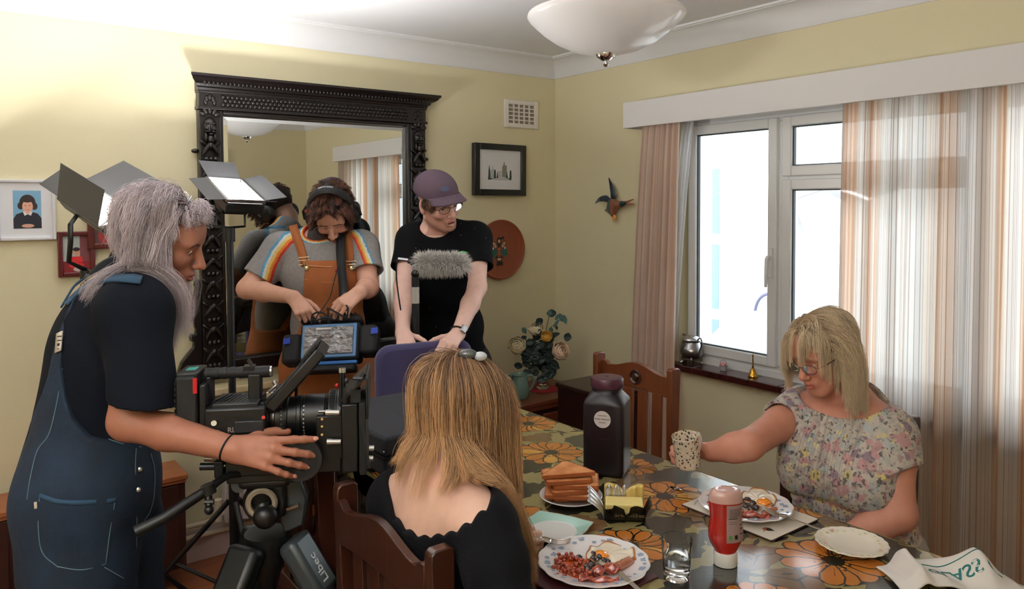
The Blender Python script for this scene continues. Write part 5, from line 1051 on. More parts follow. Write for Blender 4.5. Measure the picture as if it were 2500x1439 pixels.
beans([(1775, 1226, 14, 4), (1745, 1232, 8, 4), (1790, 1221, 10, 3), (1738, 1238, 6, 3)], 60, lambda x, y: on2(x, y, .006), 'baked beans on the far plate', 'glossy reddish baked bean on the plate in front of the woman', .0044)
mushrooms([(1812, 1232, .010, .003), (1826, 1232, .010, .006), (1838, 1238, .010, .003), (1820, 1242, .009, .002), (1834, 1248, .009, .0), (1846, 1246, .009, .001)], lambda x, y: on2(x, y, .006), 'mushrooms on the far plate', 'dark fried mushroom piled on the plate in front of the woman')
for k, (x, y) in enumerate(((1822, 1250), (1842, 1254), (1852, 1240))): single('mushroom_piece', MB().ball(on2(x, y, .012), (.008, .006, .006), 10, 8), M_sliced, ('pale sliced mushroom piece above the bacon, leftmost of three', 'pale sliced mushroom piece above the bacon, middle of three', 'pale sliced mushroom piece near the fork, rightmost of three')[k], 'mushroom')
bacon('fried streaky bacon rasher at the front of the far plate', on2(1795, 1262, .007), on2(1878, 1268, .007), .020, 7, .010); bacon('short crisp bacon rasher under the mushrooms on the far plate', on2(1790, 1250, .006), on2(1840, 1260, .006), .018, 9, .008)
sausage('short fat sausage under the fork on the far plate', on2(1862, 1258, .015), on2(1892, 1244, .015), .0095, (0, 0, 0))
fork('silver fork leaning on the far plate, tines on the sausage', on2(1856, 1242, .031), tp(2010, 1298)+V3((0, 0, .003)), (0, 0, 1))
knife('silver knife leaning on the left rim of the far plate', on2(1745, 1212, .020), tp(1658, 1198)+V3((0, 0, .004)))
# small floral side plate
c3 = onp(2079, 1330, 2, TZ+.010); c3 = V3((c3[0], c3[1], Z0)); ts = plate('side_plate', 'empty scalloped cream side plate with faint pink flowers', c3, .076, mat('cream_china', srgb(232, 226, 212), .14, coat=.6), 20, .035, .010); decorate(ts, c3, .076, 5, 2, pm('pink_rose_print', 214, 168, 164, .2), .010, .80, .9, .09); decorate(ts, c3, .076, 26, 6, pm('yellow_leaf_print', 222, 212, 160, .2), .010, .80, .92, .05)
# water glass
c = tp(1652, 1412); c[2] = Z0; t = thing('water_glass', 'half-full plain water tumbler beside the ketchup', 'glass', c); M_gl = NT('clear_glass'); M_gl.set(base=(1, 1, 1), rough=.0, trans=1.0, ior=1.45); M_gl = M_gl.m; M_wat = NT('water'); M_wat.set(base=(.97, .99, 1), rough=0, trans=1.0, ior=1.33); M_wat = M_wat.m
part('tumbler', MB().lathe([(0, 0), (.024, 0), (.0265, .003), (.0275, .012), (.0325, .084), (.0322, .0852), (.0308, .084), (.0262, .014), (.022, .0115), (0, .011)], c, n=64, capb=False, capt=False), M_gl, t); part('water', MB().lathe([(0, .0112), (.0219, .0117), (.0260, .0145), (.0284, .048), (.0282, .0486), (0, .0486)], c, n=64, capb=False, capt=False), M_wat, t)
# ketchup bottle
c = tp(1771, 1378); c[2] = Z0; t = thing('ketchup_bottle', 'half-empty upside-down squeezy ketchup bottle with white cap', 'bottle', c); M_ket = mat('ketchup_red', srgb(160, 24, 18), .22, coat=.5); M_clear = mat('cloudy_bottle_plastic', srgb(224, 180, 172), .2, coat=.5, trans=.25); uR = V3((_R[0], _R[1], 0)); uR = unit(uR); uF = np.cross((0, 0, 1), uR)
def ket(prof, flat):
    m = MB(); pr = prof
    return m.grid(lambda u, v: (lambda r, h: c+uR*r*cos(2*pi*u)+uF*r*flat(h)*sin(2*pi*u)+V3((0, 0, h)))(*pr[int(round(v*(len(pr)-1)))]), 40, len(pr), True)
fl_ = lambda h: 1-.32*min(1, max(0, (h-.02)/.03)); body = [(.023, .030), (.026, .036), (.034, .050), (.0375, .062), (.0375, .080), (.0345, .098), (.034, .112), (.036, .128), (.0368, .140)]; topp = [(.0368, .1402), (.0360, .152), (.031, .163), (.024, .167), (.016, .164), (.001, .163)]
part('cap', MB().lathe([(.023, 0), (.0250, .001), (.0255, .004), (.0250, .026), (.0235, .030), (0, .030)], c, n=40, capt=False), mat('white_plastic', (.82, .82, .80), .35), t); part('ketchup', ket(body, fl_), M_ket, t, angle=0); part('bottle_top', ket(topp, fl_), M_clear, t, angle=0)
def lab(u, v):
    h = .056+.082*v; r = np.interp(h, [p[1] for p in body], [p[0] for p in body])+.0005; a = -pi/2+.55+1.05*(u-.5)*1.3; return c+uR*r*cos(a)+uF*r*fl_(h)*sin(a)+V3((0, 0, h))
part('back_label', MB().grid(lab, 12, 16), mat('ketchup_label', srgb(150, 128, 126), .4), t, angle=0)
lm = MB()
def lrect(u0, u1, v0, v1):
    for k in range(4):
        a = u0+(u1-u0)*k/4; b_ = u0+(u1-u0)*(k+1)/4; up = lambda p: p+unit(CAM-p)*.0004; lm.add([up(lab(a, v0)), up(lab(b_, v0)), up(lab(b_, v1)), up(lab(a, v1))], [(0, 1, 2, 3)])
for k in range(7): lrect(.12, .9-.1*(k % 3), .88-.035*k, .893-.035*k)
lrect(.10, .55, .62, .65); lrect(.12, .5, .55, .56); lrect(.12, .52, .50, .51); lrect(.66, .95, .44, .47); lrect(.66, .95, .20, .38)
part('label_print', lm, pm('label_dark_print', 66, 56, 60), t); lm = MB(); lrect(.10, .24, .10, .20); part('green_mark', lm, pm('label_green', 60, 140, 60), t); lm = MB(); lrect(.36, .50, .10, .21); part('black_mark', lm, M_ink, t)
# tea towel
def t_towel():
    q = NT('white_linen'); n = q.wave(160, None, 0, 'X'); q.set(base=q.mix(q.noise(5), srgb(216, 210, 204), srgb(232, 228, 224)), rough=.9); q.bump(n, .15, .002); return q.m
q0 = tp(2190, 1408); q1 = tp(2470, 1408); ax = unit(V3((q1-q0)*(1, 1, 0))); ay = np.cross((0, 0, 1), ax); o = tp(2190, 1440)
t = thing('tea_towel', 'crumpled white tea towel with green lettering, bottom right table edge', 'towel', (*(o+ax*.12)[:2], Z0))
def twl(u, v):
    x = .245*u; y = -.03+.12*v; z = .010+.014*abs(sin(3.1*u+.4))+.046*np.exp(-((u-.20)/.06)**2)*(.4+.6*v)+.044*np.exp(-((u-.80)/.13)**2)*min(1, v*1.6)+.016*sin(7*u+4*v)*.5+.004*sin(19*u+3*v); z *= min(1, .25+3*min(u+.02, 1-u+.02))*min(1, .3+2.2*min(v+.1, 1.1-v)); return o+ax*x+ay*(y+.01*sin(5*u))+V3((0, 0, Z0-TZ+z))
part('cloth', MB().grid(twl, 60, 40), t_towel(), t, solid=.003, angle=0)
def emb(body, size, u0, v0, sp):
    tm = text_mb(body, size, (0, 0, 0), (1, 0, 0), (0, 1, 0), 0, bold=True); P = []
    for p in tm.v: uu = u0+p[0]/.245; vv = v0-p[1]/.12; P.append(V3(twl(min(1, max(0, uu)), min(1, max(0, vv))))+V3((0, 0, .0022)))
    return MB().add(P, tm.f)
part('woven_lettering', emb('GLASS C', .036, .60, .42, 1), mat('green_thread', srgb(40, 110, 106), .9), t, label='dark green woven lettering seen from its reverse')
fp = [V3(twl(u, .66))+V3((0, 0, .002)) for u in np.linspace(.3, .98, 40)]; part('woven_stripe', MB().tube(fp, .0012, 5), MATS['green_thread'], t)
# flowers, jug
b = onp(1325, 950, 2, .52); b = V3((b[0], b[1], .5205)); single('red_doily', MB().lathe([(0, 0), (.088, 0), (.094, .0015), (.090, .003), (0, .003)], b, n=40, mod=lambda a, r, h: r*(1+.03*sin(12*a)), capb=False, capt=False), mat('red_felt', srgb(150, 26, 38), .9), 'round red mat under the flower vase', 'mat')
b[2] += .0036; t = thing('flower_vase', 'clear glass vase of cream and yellow roses on the corner cabinet', 'vase', b)
part('glass', MB().lathe([(0, 0), (.036, 0), (.038, .004), (.032, .014), (.030, .05), (.034, .12), (.047, .19), (.046, .1905), (.044, .189), (.031, .12), (.027, .05), (.028, .016), (0, .012)], b, n=40, mod=lambda a, r, h: r*(1+.012*cos(10*a)), capb=False, capt=False), M_gl, t)
M_leaf = mat('rose_leaf', srgb(24, 48, 44), .45, var=.3, vscale=20); M_stem = mat('flower_stem', srgb(46, 70, 44), .5); M_euc = mat('eucalyptus_leaf', srgb(74, 112, 106), .5)
dv = 4.08; HV = lambda x, y, d=dv: at(x, y, d)
def stem_to(p): part('stem', MB().tube(catmull([b+V3((.01*rg.uniform(-1, 1), .01*rg.uniform(-1, 1), .015)), b+V3((0.0, 0, .17)), V3(p)*.5+b*.5+V3((0, 0, .10)), p], 5), .0024, 6), M_stem, t)
def rose(p, R, col, seed, face):
    r = random.Random(seed); m = MB(); Zr = unit(face); xr_, yr_, _ = frame_from(Zr)
    for k, (n, q, t0, t1) in enumerate(((3, .34, .15, 1.5), (4, .50, .35, 1.7), (5, .66, .62, 1.9), (6, .82, .88, 2.0), (7, .98, 1.1, 2.1))):
        for i in range(n):
            a0 = 2*pi*i/n+k*.7+r.uniform(-.15, .15); w = 2*pi/n*.72; s_ = R*q*r.uniform(.94, 1.06); cu = r.uniform(.06, .16)
            def fn(u, v, a0=a0, w=w, s_=s_, cu=cu, t0=t0, t1=t1, k=k):
                g = (u-.5)*2; th = t0+.25*g*g+(t1-t0)*(1-v); a = a0+g*w; rr = s_*(1+cu*max(0, v-.55)*2.2+.05*sin(5*g+k)*v); return p-Zr*R*.25+(xr_*cos(a)+yr_*sin(a))*rr*sin(th)+Zr*rr*cos(th)*.92
            m.grid(fn, 7, 6)
    m.ball(p-Zr*R*.2, R*.26, 10, 8); part('rose', m, col, t, solid=.0008, angle=0)
M_rc = mat('cream_petal', srgb(240, 226, 190), .6, var=.06, vscale=40, sss=.0); M_ry = mat('yellow_petal', srgb(224, 172, 72), .6, var=.1, vscale=40); M_rp = mat('peach_petal', srgb(240, 212, 186), .6, var=.1, vscale=40)
tocam = unit(CAM-b)
for (x, y, R, col, dd, fc) in ((1308, 800, .042, M_rc, 4.05, (0, 0, .8)), (1262, 843, .046, M_rc, 4.0, (-.4, -.2, .3)), (1334, 821, .030, M_ry, 4.0, (0, 0, .4)), (1370, 857, .046, M_rp, 3.98, (.3, -.2, .2))):
    p = HV(x, y, dd); stem_to(p); rose(p, R, col, int(x), tocam*.7+V3(fc))
def leaf(p, q, w, col, name='leaf'):
    p = V3(p); q = V3(q); d = q-p; n = unit(np.cross(d, tocam)); part(name, MB().grid(lambda u, v: p+d*v+n*w*(u-.5)*2*sin(pi*min(.98, v*.92+.06))**.8+tocam*.3*w*((u-.5)*2)**2, 5, 8), col, t, solid=.0008, angle=0)
for k in range(95):
    x = 1318+rg.gauss(0, 23); y = 866+rg.gauss(0, 34); y = min(925, y); p = HV(x, y, dv+rg.uniform(-.06, .05)); a = rg.uniform(0, 6.3); leaf(p, p+(V3((_R[0], _R[1], 0))*cos(a)+V3((0, 0, 1))*(sin(a)*.8+.1))*rg.uniform(.04, .07), rg.uniform(.014, .024), M_leaf)
for P in (((1332, 815), (1341, 770)), ((1336, 812), (1358, 790), (1374, 778))): part('stem', MB().tube(catmull([b+V3((0, 0, .17))]+[HV(*q) for q in P], 6), .0018, 6), M_stem, t)
for (x, y, x2, y2, w) in ((1341, 772, 1342, 758, .013), (1374, 786, 1366, 766, .014), (1376, 770, 1382, 792, .012), (1352, 800, 1364, 780, .009), (1356, 782, 1364, 768, .009), (1348, 812, 1344, 800, .011), (1276, 800, 1284, 815, .013), (1358, 795, 1360, 806, .007)): leaf(HV(x, y), HV(x2, y2), w, M_euc if w > .0085 else M_leaf)
b = onp(1268, 972, 2, .52); b = V3((b[0], b[1], .5205)); t = thing('green_jug', 'small grey-green glazed pottery jug beside the vase', 'jug', b); M_jug = mat('grey_green_glaze', srgb(112, 142, 132), .16, coat=.6, var=.25, vscale=14)
part('body', MB().lathe([(0, 0), (.042, 0), (.047, .006), (.052, .04), (.050, .075), (.042, .105), (.040, .118), (.045, .126), (.042, .127), (.037, .118), (.038, .10), (.0, .02)], b, n=40, capb=False, capt=False), M_jug, t); e = unit(V3((_R[0], _R[1], 0))); part('handle', MB().tube(catmull([b+e*.040+V3((0, 0, .112)), b+e*.062+V3((0, 0, .118)), b+e*.078+V3((0, 0, .098)), b+e*.070+V3((0, 0, .062)), b+e*.048+V3((0, 0, .036))]), .0062, 10), M_jug, t); part('spout', MB().tube([b-e*.036+V3((0, 0, .112)), b-e*.050+V3((0, 0, .126))], [.014, .010], 10), M_jug, t)
# ------------------------------------------------------------------ film camera on its tripod
O = at(660, 1020, 1.76); A = unit(at(905, 1015, 1.80)-at(440, 1015, 1.735)); A[2] = 0; A = unit(A); U = V3((0, 0, 1)); N = np.cross(A, U)
def CP(px, py, n=0.0):
    r = at(px, py, 1)-CAM; return CAM+r*(np.dot(O+N*n-CAM, N)/np.dot(r, N))
def dim(p0, p1): return abs(np.dot(V3(p1)-V3(p0), A)), abs((V3(p1)-V3(p0))[2])
def slab(mb, x0, y0, x1, y1, n0, n1):
    "box that spans the pixel rectangle, from n0 (far) to n1 (near)"
    a = CP(x0, y0); b = CP(x1, y1); w, h = dim(a, b); return mb.cbox((a+b)/2+N*(n0+n1)/2, (w, h, n1-n0), A, U)
M_k1 = mat('camera_black', srgb(13, 14, 17), .38); M_k2 = mat('camera_rubber', srgb(10, 11, 13), .65, bump=.15, bscale=300); M_k3 = mat('camera_anodised', srgb(44, 46, 50), .32, metal=.4); M_alu = mat('silver_knob', srgb(206, 204, 200), .3, metal=.7); M_red = mat('red_accent', srgb(190, 24, 30), .4)
fb = V3((O[0], O[1], 0)); cr = thing('film_camera', 'black cinema camera with matte box, top handle and battery on a tripod', 'camera', CP(660, 1085))
bt = part('battery', slab(MB(), 441, 910, 497, 1072, -.05, .05), M_k2, cr, bevel=.006); part('battery_top', slab(MB(), 443, 902, 495, 911, -.045, .045), M_k3, bt, bevel=.003)
part('red_tag', slab(MB(), 485, 912, 495, 948, .046, .0515), M_red, bt); part('tape', MB().cbox(CP(470, 902)+N*.0+U*.0015, (.022, .001, .03), A, U), mat('teal_tape', srgb(60, 150, 140), .5), bt)
rbm = MB()
for k in range(11): slab(rbm, 441.5, 922+k*13, 444, 930+k*13, -.052, .052)
part('battery_ribs', rbm, M_k2, bt)
part('battery_plate', slab(MB(), 497, 930, 516, 1072, -.045, .045), M_k1, cr, bevel=.003)
bd = part('body', slab(MB(), 512, 984, 662, 1090, -.055, .055), M_k1, cr, bevel=.006)
part('top_plate', slab(MB(), 530, 974, 640, 986, -.05, .05), M_k3, bd, bevel=.003); vm = MB()
for k in range(8): q = CP(540+k*11, 973); vm.cbox(q+U*.0014, (.0035, .002, .07), unit(A+N*.25), U)
part('vent_slots', vm, M_k2, bd)
side = MB(); slab(side, 585, 1012, 655, 1036, .055, .062); slab(side, 518, 1040, 560, 1078, .055, .060); part('side_panel', side, M_k3, bd, bevel=.002)
part('port_cap', MB().cyl(CP(522, 1034, .055), CP(522, 1034, .066), .006), M_alu, bd); part('port_ring', MB().lathe([(.003, 0), (.006, 0), (.006, .003), (.003, .003)], CP(531, 1056, .060), N, 16), M_steel, bd)
part('red_button', MB().cyl(CP(643, 1020, .062), CP(643, 1020, .066), .004), M_red, bd); part('led', MB().ball(CP(584, 1066, .056), .0018, 8, 6), mat('green_led', (.05, .6, .1), .3, emis=(.1, 1, .2), emiss=3.0), bd); part('logo', text_mb('RL', .016, CP(565, 1051, .0556), A, U, .0003, bold=True), mat('logo_grey', srgb(150, 140, 136), .5), bd)
h0 = CP(502, 913); h1 = CP(660, 907); hh = part('top_handle', MB().tube([h0, h0*.4+h1*.6], .0125, 18).tube([h0*.4+h1*.6, h1], .0135, 18), M_k2, cr)
gm = MB()
for k in range(6): q = h0*(1-k*.13)+h1*k*.13; gm.tube([q, q+A*.010], .0138, 18)
part('handle_grip', gm, M_k2, hh); part('handle_cap', MB().cyl(h1, h1+A*.004, .0125), M_steel, hh)
slab_post = slab(MB(), 608, 912, 640, 990, -.016, .016); slab(slab_post, 505, 918, 520, 975, -.016, .016); part('handle_post', slab_post, M_k1, cr, bevel=.003)
part('accessory_shoe', slab(MB(), 596, 893, 622, 902, -.014, .014).cbox(CP(612, 887), (.004, .02, .02), unit(A+U*.6), unit(U-A*.6)), M_k1, cr)
# monitor seen edge-on
e0 = CP(668, 985, .01); e1 = CP(790, 848, .01); de = unit(e1-e0); ne = np.cross(N, de); mo = part('monitor', MB().cbox((e0+e1)/2, (np.linalg.norm(e1-e0), .028, .12), de, ne), M_k1, cr, bevel=.005)
mr = MB()
for k in range(5): mr.cbox(e1-de*(.012+k*.011)-ne*-.0145, (.006, .004, .10), de, ne)
part('monitor_buttons', mr, M_k3, mo); part('monitor_shade', MB().cbox(e1-de*.02+ne*.018, (.05, .006, .115), de, ne), M_k2, mo)
part('monitor_arm', MB().tube([CP(640, 975, .0), CP(668, 965, .02), CP(700, 950, .02), CP(706, 930, .0)], .009, 10), M_k1, cr); br = MB(); slab(br, 655, 950, 682, 968, .0, .03); br.tube([CP(668, 930, .02), CP(690, 965, .02)], .006, 8); br.tube([CP(655, 958, .03), CP(676, 940, .03)], .004, 8); part('clamp', br, M_steel, cr, bevel=.002)
kb = MB(); slab(kb, 640, 975, 690, 1000, -.04, .03); kb.bar(CP(650, 990, .03), CP(700, 940, .03), .02, .014, N); part('mounting_block', kb, M_k1, cr, bevel=.003)
part('cable', MB().tube(catmull([CP(700, 985, -.03), CP(715, 940, -.05), CP(724, 950, -.05), CP(718, 985, -.04), CP(700, 1000, -.03)], 8), .004, 8), M_k2, cr)
part('coiled_cable', MB().tube([CP(705, 1062+k*1.1, -.05)+V3(A)*.008*cos(k*1.05)+N*.008*sin(k*1.05) for k in range(60)], .0025, 6), M_k2, cr); 
# lens
lc = (CP(678, 1015)[2]); L0 = CP(662, 1018); 
def LX(px): return np.dot(CP(px, 1018)-L0, A)
R = lambda px_half: px_half*1.76/FPX
part('lens_mount', MB().lathe([(0, 0), (.026, 0), (.028, .004), (.028, LX(676)), (0, LX(676))], L0, A, 40, capb=False, capt=False), M_steel, cr)
lp = [(0, LX(674)), (R(44), LX(675)), (R(47), LX(678)), (R(47), LX(690)), (R(49), LX(691)), (R(50), LX(706)), (R(47), LX(708)), (R(46), LX(728)), (R(50), LX(730)), (R(50), LX(738)), (R(47), LX(740)), (R(47), LX(746)), (R(51), LX(748)), (R(51), LX(795)), (R(49), LX(797)), (R(52), LX(802)), (R(58), LX(806)), (R(58), LX(824)), (R(60), LX(826)), (R(60), LX(836)), (R(50), LX(838)), (0, LX(838))]
ln = part('lens', MB().lathe(lp, L0, A, 72, capb=False, capt=False), M_k1, cr, angle=25)
gr = MB()
for k in range(72): a = k*2*pi/72; q = L0+A*(LX(698))+(N*cos(a)+U*sin(a))*R(51); gr.cbox(q, (.010, .0025, .003), A, np.cross(N*cos(a)+U*sin(a), A))
part('focus_gear', gr, M_k2, ln); gr = MB()
for k in range(80): a = k*2*pi/80; q = L0+A*(LX(815))+(N*cos(a)+U*sin(a))*R(59.5); gr.cbox(q, (.012, .0025, .003), A, np.cross(N*cos(a)+U*sin(a), A))
part('zoom_gear', gr, M_k2, ln); mk = MB()
for px in (694, 747):
    for k in range(9): a = -.9+k*.2; q = L0+A*LX(px)+(N*cos(a)+U*sin(a))*(R(51.5)); mk.cbox(q, (.003, .0004, .004), A, N*cos(a)+U*sin(a))
part('scale_marks', mk, mat('engraved_white', srgb(190, 186, 180), .5), ln)
# matte box: rectangular frame seen from the side, flags, filter trays
mbx = MB(); slab(mbx, 838, 968, 880, 1128, -.075, .075); part('matte_box', mbx, M_k1, cr, bevel=.004)
fm = MB(); slab(fm, 880, 962, 898, 1130, -.085, .085); slab(fm, 896, 905, 903, 1000, -.085, .085); part('hood_frame', fm, M_k2, cr, bevel=.002)
fl1 = MB(); fl1.cbox(CP(893, 1090, .088), (.006, .10, .003), unit(A+U*.12), unit(U-A*.16)); part('side_flag', fl1, M_k3, cr); fl2 = MB(); fl2.cbox((CP(840, 960)+CP(896, 905))/2, (np.linalg.norm(CP(840, 960)-CP(896, 905)), .004, .16), unit(CP(896, 905)-CP(840, 960)), unit(np.cross(N, CP(896, 905)-CP(840, 960)))); part('top_flag', fl2, M_k1, cr)
hg = MB(); hg.tube([CP(866, 955, .06), CP(890, 912, .06)], .006, 10); hg.tube([CP(862, 925, .07), CP(885, 925, .07)], .004, 8); hg.ball(CP(846, 930, .07), .006, 10, 8); slab(hg, 842, 932, 850, 968, .055, .068); slab(hg, 860, 935, 884, 965, .05, .07); part('hinge', hg, M_k3, cr)
rd = MB()
for px in (832, 839): rd.cyl(CP(px, 899, .05), CP(px, 990, .05), .0042, n=10)
part('vertical_rod', rd, M_k1, cr); rt_ = MB()
for px in (832, 839): rt_.cyl(CP(px, 899, .05), CP(px, 910, .05), .0048, n=10)
part('rod_tip', rt_, M_alu, cr); part('red_knob', MB().ball(CP(822, 942, .05), .005, 10, 8), M_red, cr)
for (x0, x1, y) in ((795, 828, 1008), (798, 832, 1079)): part('white_knob', MB().cyl(CP(x0, y, .077), CP(x0+12, y, .077), .0066, n=16).cyl(CP(x0+12, y, .077), CP(x1, y, .077), .0058, n=16), M_alu, cr)
part('knob_stem', MB().cyl(CP(778, 1005, .077), CP(800, 1005, .077), .003, n=10), M_steel, cr); sc_ = MB()
for y in (1024, 1042, 1062): part('brass_screw', MB().cyl(CP(786, y, .062), CP(786, y, .066), .0028, n=12), mat('brass_screw', srgb(170, 140, 90), .3, metal=1), cr)
part('support_bracket', slab(MB(), 778, 1000, 842, 1100, .03, .062), M_k1, cr, bevel=.003); part('bracket_foot', slab(MB(), 778, 1095, 838, 1130, -.045, .062), M_k1, cr, bevel=.003)
for n_ in (-.03, .03): part('rod', MB().cyl(CP(490, 1139, n_) if n_ > 0 else CP(500, 1120, n_), CP(905, 1126, n_), .0075, n=16), M_steel, cr)
for (x, y) in ((905, 1095), (903, 1120)): part('rod_cap', MB().cyl(CP(x-4, y, .07), CP(x+8, y, .07), .006, n=14), M_alu, cr)
part('rod_sleeve', MB().cyl(CP(489, 1140, .03), CP(532, 1139, .03), .0085, n=16), M_k3, cr); rc = MB(); slab(rc, 533, 1112, 556, 1152, -.045, .045); part('rod_clamp', rc, M_k1, cr, bevel=.003)
part('base_plate', slab(MB(), 556, 1090, 778, 1142, -.045, .038), M_k1, cr, bevel=.004)
# follow focus wheel turned by the operator's hand
wc_ = CP(733, 1118, .085); ff = part('follow_focus', MB().lathe([(0, -.030), (.030, -.030), (.034, -.026), (.034, -.006), (.047, -.003), (.049, .002), (.049, .012), (.046, .016), (.034, .017), (0, .016)], wc_, N, 56, capb=False, capt=False), M_k2, cr); part('focus_stem', MB().cyl(wc_-N*.028, wc_-N*.085, .014, n=20), M_k1, ff); part('focus_gearbox', slab(MB(), 708, 1068, 748, 1112, .0, .045), M_k1, ff, bevel=.003)
part('white_disc_edge', MB().lathe([(.0465, 0), (.0485, 0), (.0485, .004), (.0465, .004)], wc_+N*.0125, N, 56), M_k3, ff)
# ---- tripod
tb = CP(648, 1150); tx = V3((tb[0], tb[1], 0)); tr = thing('camera_tripod', 'heavy black video tripod with fluid head and pan bar under the film camera', 'tripod', tx)
M_t1 = mat('tripod_black', srgb(14, 17, 19), .42); M_t2 = mat('tripod_grey_metal', srgb(62, 70, 74), .36, metal=.3); M_bei = mat('beige_ring', srgb(168, 158, 140), .35, metal=.3)
part('quick_plate', slab(MB(), 560, 1143, 742, 1160, -.04, .035), M_t1, tr, bevel=.003); hd_ = slab(MB(), 585, 1160, 712, 1182, -.05, .03); slab(hd_, 602, 1182, 700, 1262, -.045, .012); part('fluid_head', hd_, M_t1, tr, bevel=.012)
part('drag_drum', MB().lathe([(0, -.09), (.046, -.09), (.050, -.08), (.050, .0), (.044, .012), (0, .012)], CP(646, 1226, .0), N, 44, capb=False, capt=False), M_t1, tr); part('tension_ring', MB().lathe([(.024, 0), (.034, 0), (.036, .004), (.036, .010), (.032, .014), (.024, .012), (.024, 0)], CP(640, 1226, .012), N, 44, capb=False, capt=False), M_bei, tr); part('head_side', MB().prism([(0, 0), (.05, -.005), (.065, -.05), (.055, -.115), (.01, -.13), (-.01, -.06)], CP(680, 1172, -.01), A, U, -.045), M_t2, tr, bevel=.006)
part('pan_knob', MB().ball(CP(648, 1262, .03), (.028, .028, .026), 20, 14, X=A, Y=U).cyl(CP(642, 1232, .018), CP(648, 1260, .03), .017), M_k1, tr); part('small_knob', MB().cyl(CP(583, 1185, -.01), CP(583, 1185, .02), .017, n=24).ball(CP(586, 1183, .022), .004, 8, 6), M_t1, tr); part('lock_lever', MB().cbox(CP(714, 1238, .0), (.028, .006, .012), unit(A+U*.3), unit(U-A*.3)), M_steel, tr)
part('bowl', MB().lathe([(0, -.13), (.022, -.13), (.03, -.10), (.045, -.06), (.052, -.02), (.052, .0), (0, .0)], CP(652, 1300, -.035)+U*.0, U, 32, capb=False, capt=False), M_t1, tr)
part('pan_bar', MB().tube([CP(588, 1158, .03), CP(560, 1160, .05), CP(530, 1178, .08), CP(505, 1198, .10), CP(396, 1268, .14), CP(330, 1300, .16)], [.0075, .0075, .0085, .011, .0125, .0125], 14), M_t1, tr)
part('bar_joint', MB().tube([CP(506, 1184, .10), CP(512, 1206, .10)], .015, 14).tube([CP(508, 1206, .10), CP(510, 1236, .11)], .008, 10).tube([CP(500, 1226, .11), CP(522, 1226, .11)], .006, 8).ball(CP(510, 1246, .11), .010, 12, 8), M_t1, tr)
cs = CP(655, 1305, -.035); sp0 = V3((cs[0], cs[1], .72))
def tleg(dirv, shx, text=False):
    d = unit(dirv); foot = V3((tx[0]+d[0]*.52, tx[1]+d[1]*.52, .012)); top = cs+d*.062+V3((0, 0, -.01)); ax = unit(foot-top); s_ = unit(np.cross(ax, U)); up_ = np.cross(s_, ax); T = np.linalg.norm(foot-top)
    q = part('leg', MB().cbox(top+ax*.07, (.085, .15, .05), s_, ax), M_t2 if text else M_t1, tr, bevel=.014)
    for k in (-1, 1): part('leg_tube', MB().cyl(top+ax*.10+s_*k*.026, top+ax*(T*.62)+s_*k*.026, .0095, n=12), M_t2, q)
    part('lower_tube', MB().cyl(top+ax*.28, foot, .011, n=12), M_t1, q); part('leg_lock', MB().cbox(top+ax*.245, (.082, .075, .046), s_, ax), M_t1, q, bevel=.01); part('lock_knob', MB().lathe([(0, 0), (.018, 0), (.022, .006), (.022, .026), (.018, .032), (0, .032)], top+ax*.235+s_*.042+up_*.0, s_, 20, capb=False, capt=False), M_k1, q)
    part('leg_clamp', MB().cbox(top+ax*(T*.62), (.075, .06, .04), s_, ax), M_t1, q, bevel=.008); part('spiked_foot', MB().ball(foot+V3((0, 0, .004)), (.028, .02, .015), 14, 8), M_k2, q)
    if text:
        tn = np.cross(ax, s_); tn = tn if np.dot(tn, CAM-top) > 0 else -tn; xd = ax if np.dot(ax, _R) < 0 else -ax; xd = -ax; part('maker_lettering', text_mb('Libec', .034, top+ax*.085+tn*.0258+s_*.004, xd, np.cross(tn, xd), .0003, bold=True), mat('pale_print', srgb(196, 200, 204), .5), q)
    return q
tleg(A*.86+N*.25, 1, True); tleg(-A*.45+N*.62, -1); tleg(-A*.42-N*.85, 0)
part('spreader', MB().bar(tx+V3((0, 0, .30)), tx+V3((0, 0, .302))+A*.30, .02, .008).bar(tx+V3((0, 0, .30)), tx+V3((0, 0, .302))+unit(-A*.45+N*.62)*.28, .02, .008).bar(tx+V3((0, 0, .30)), tx+V3((0, 0, .302))+unit(-A*.42-N*.85)*.28, .02, .008), M_t1, tr)
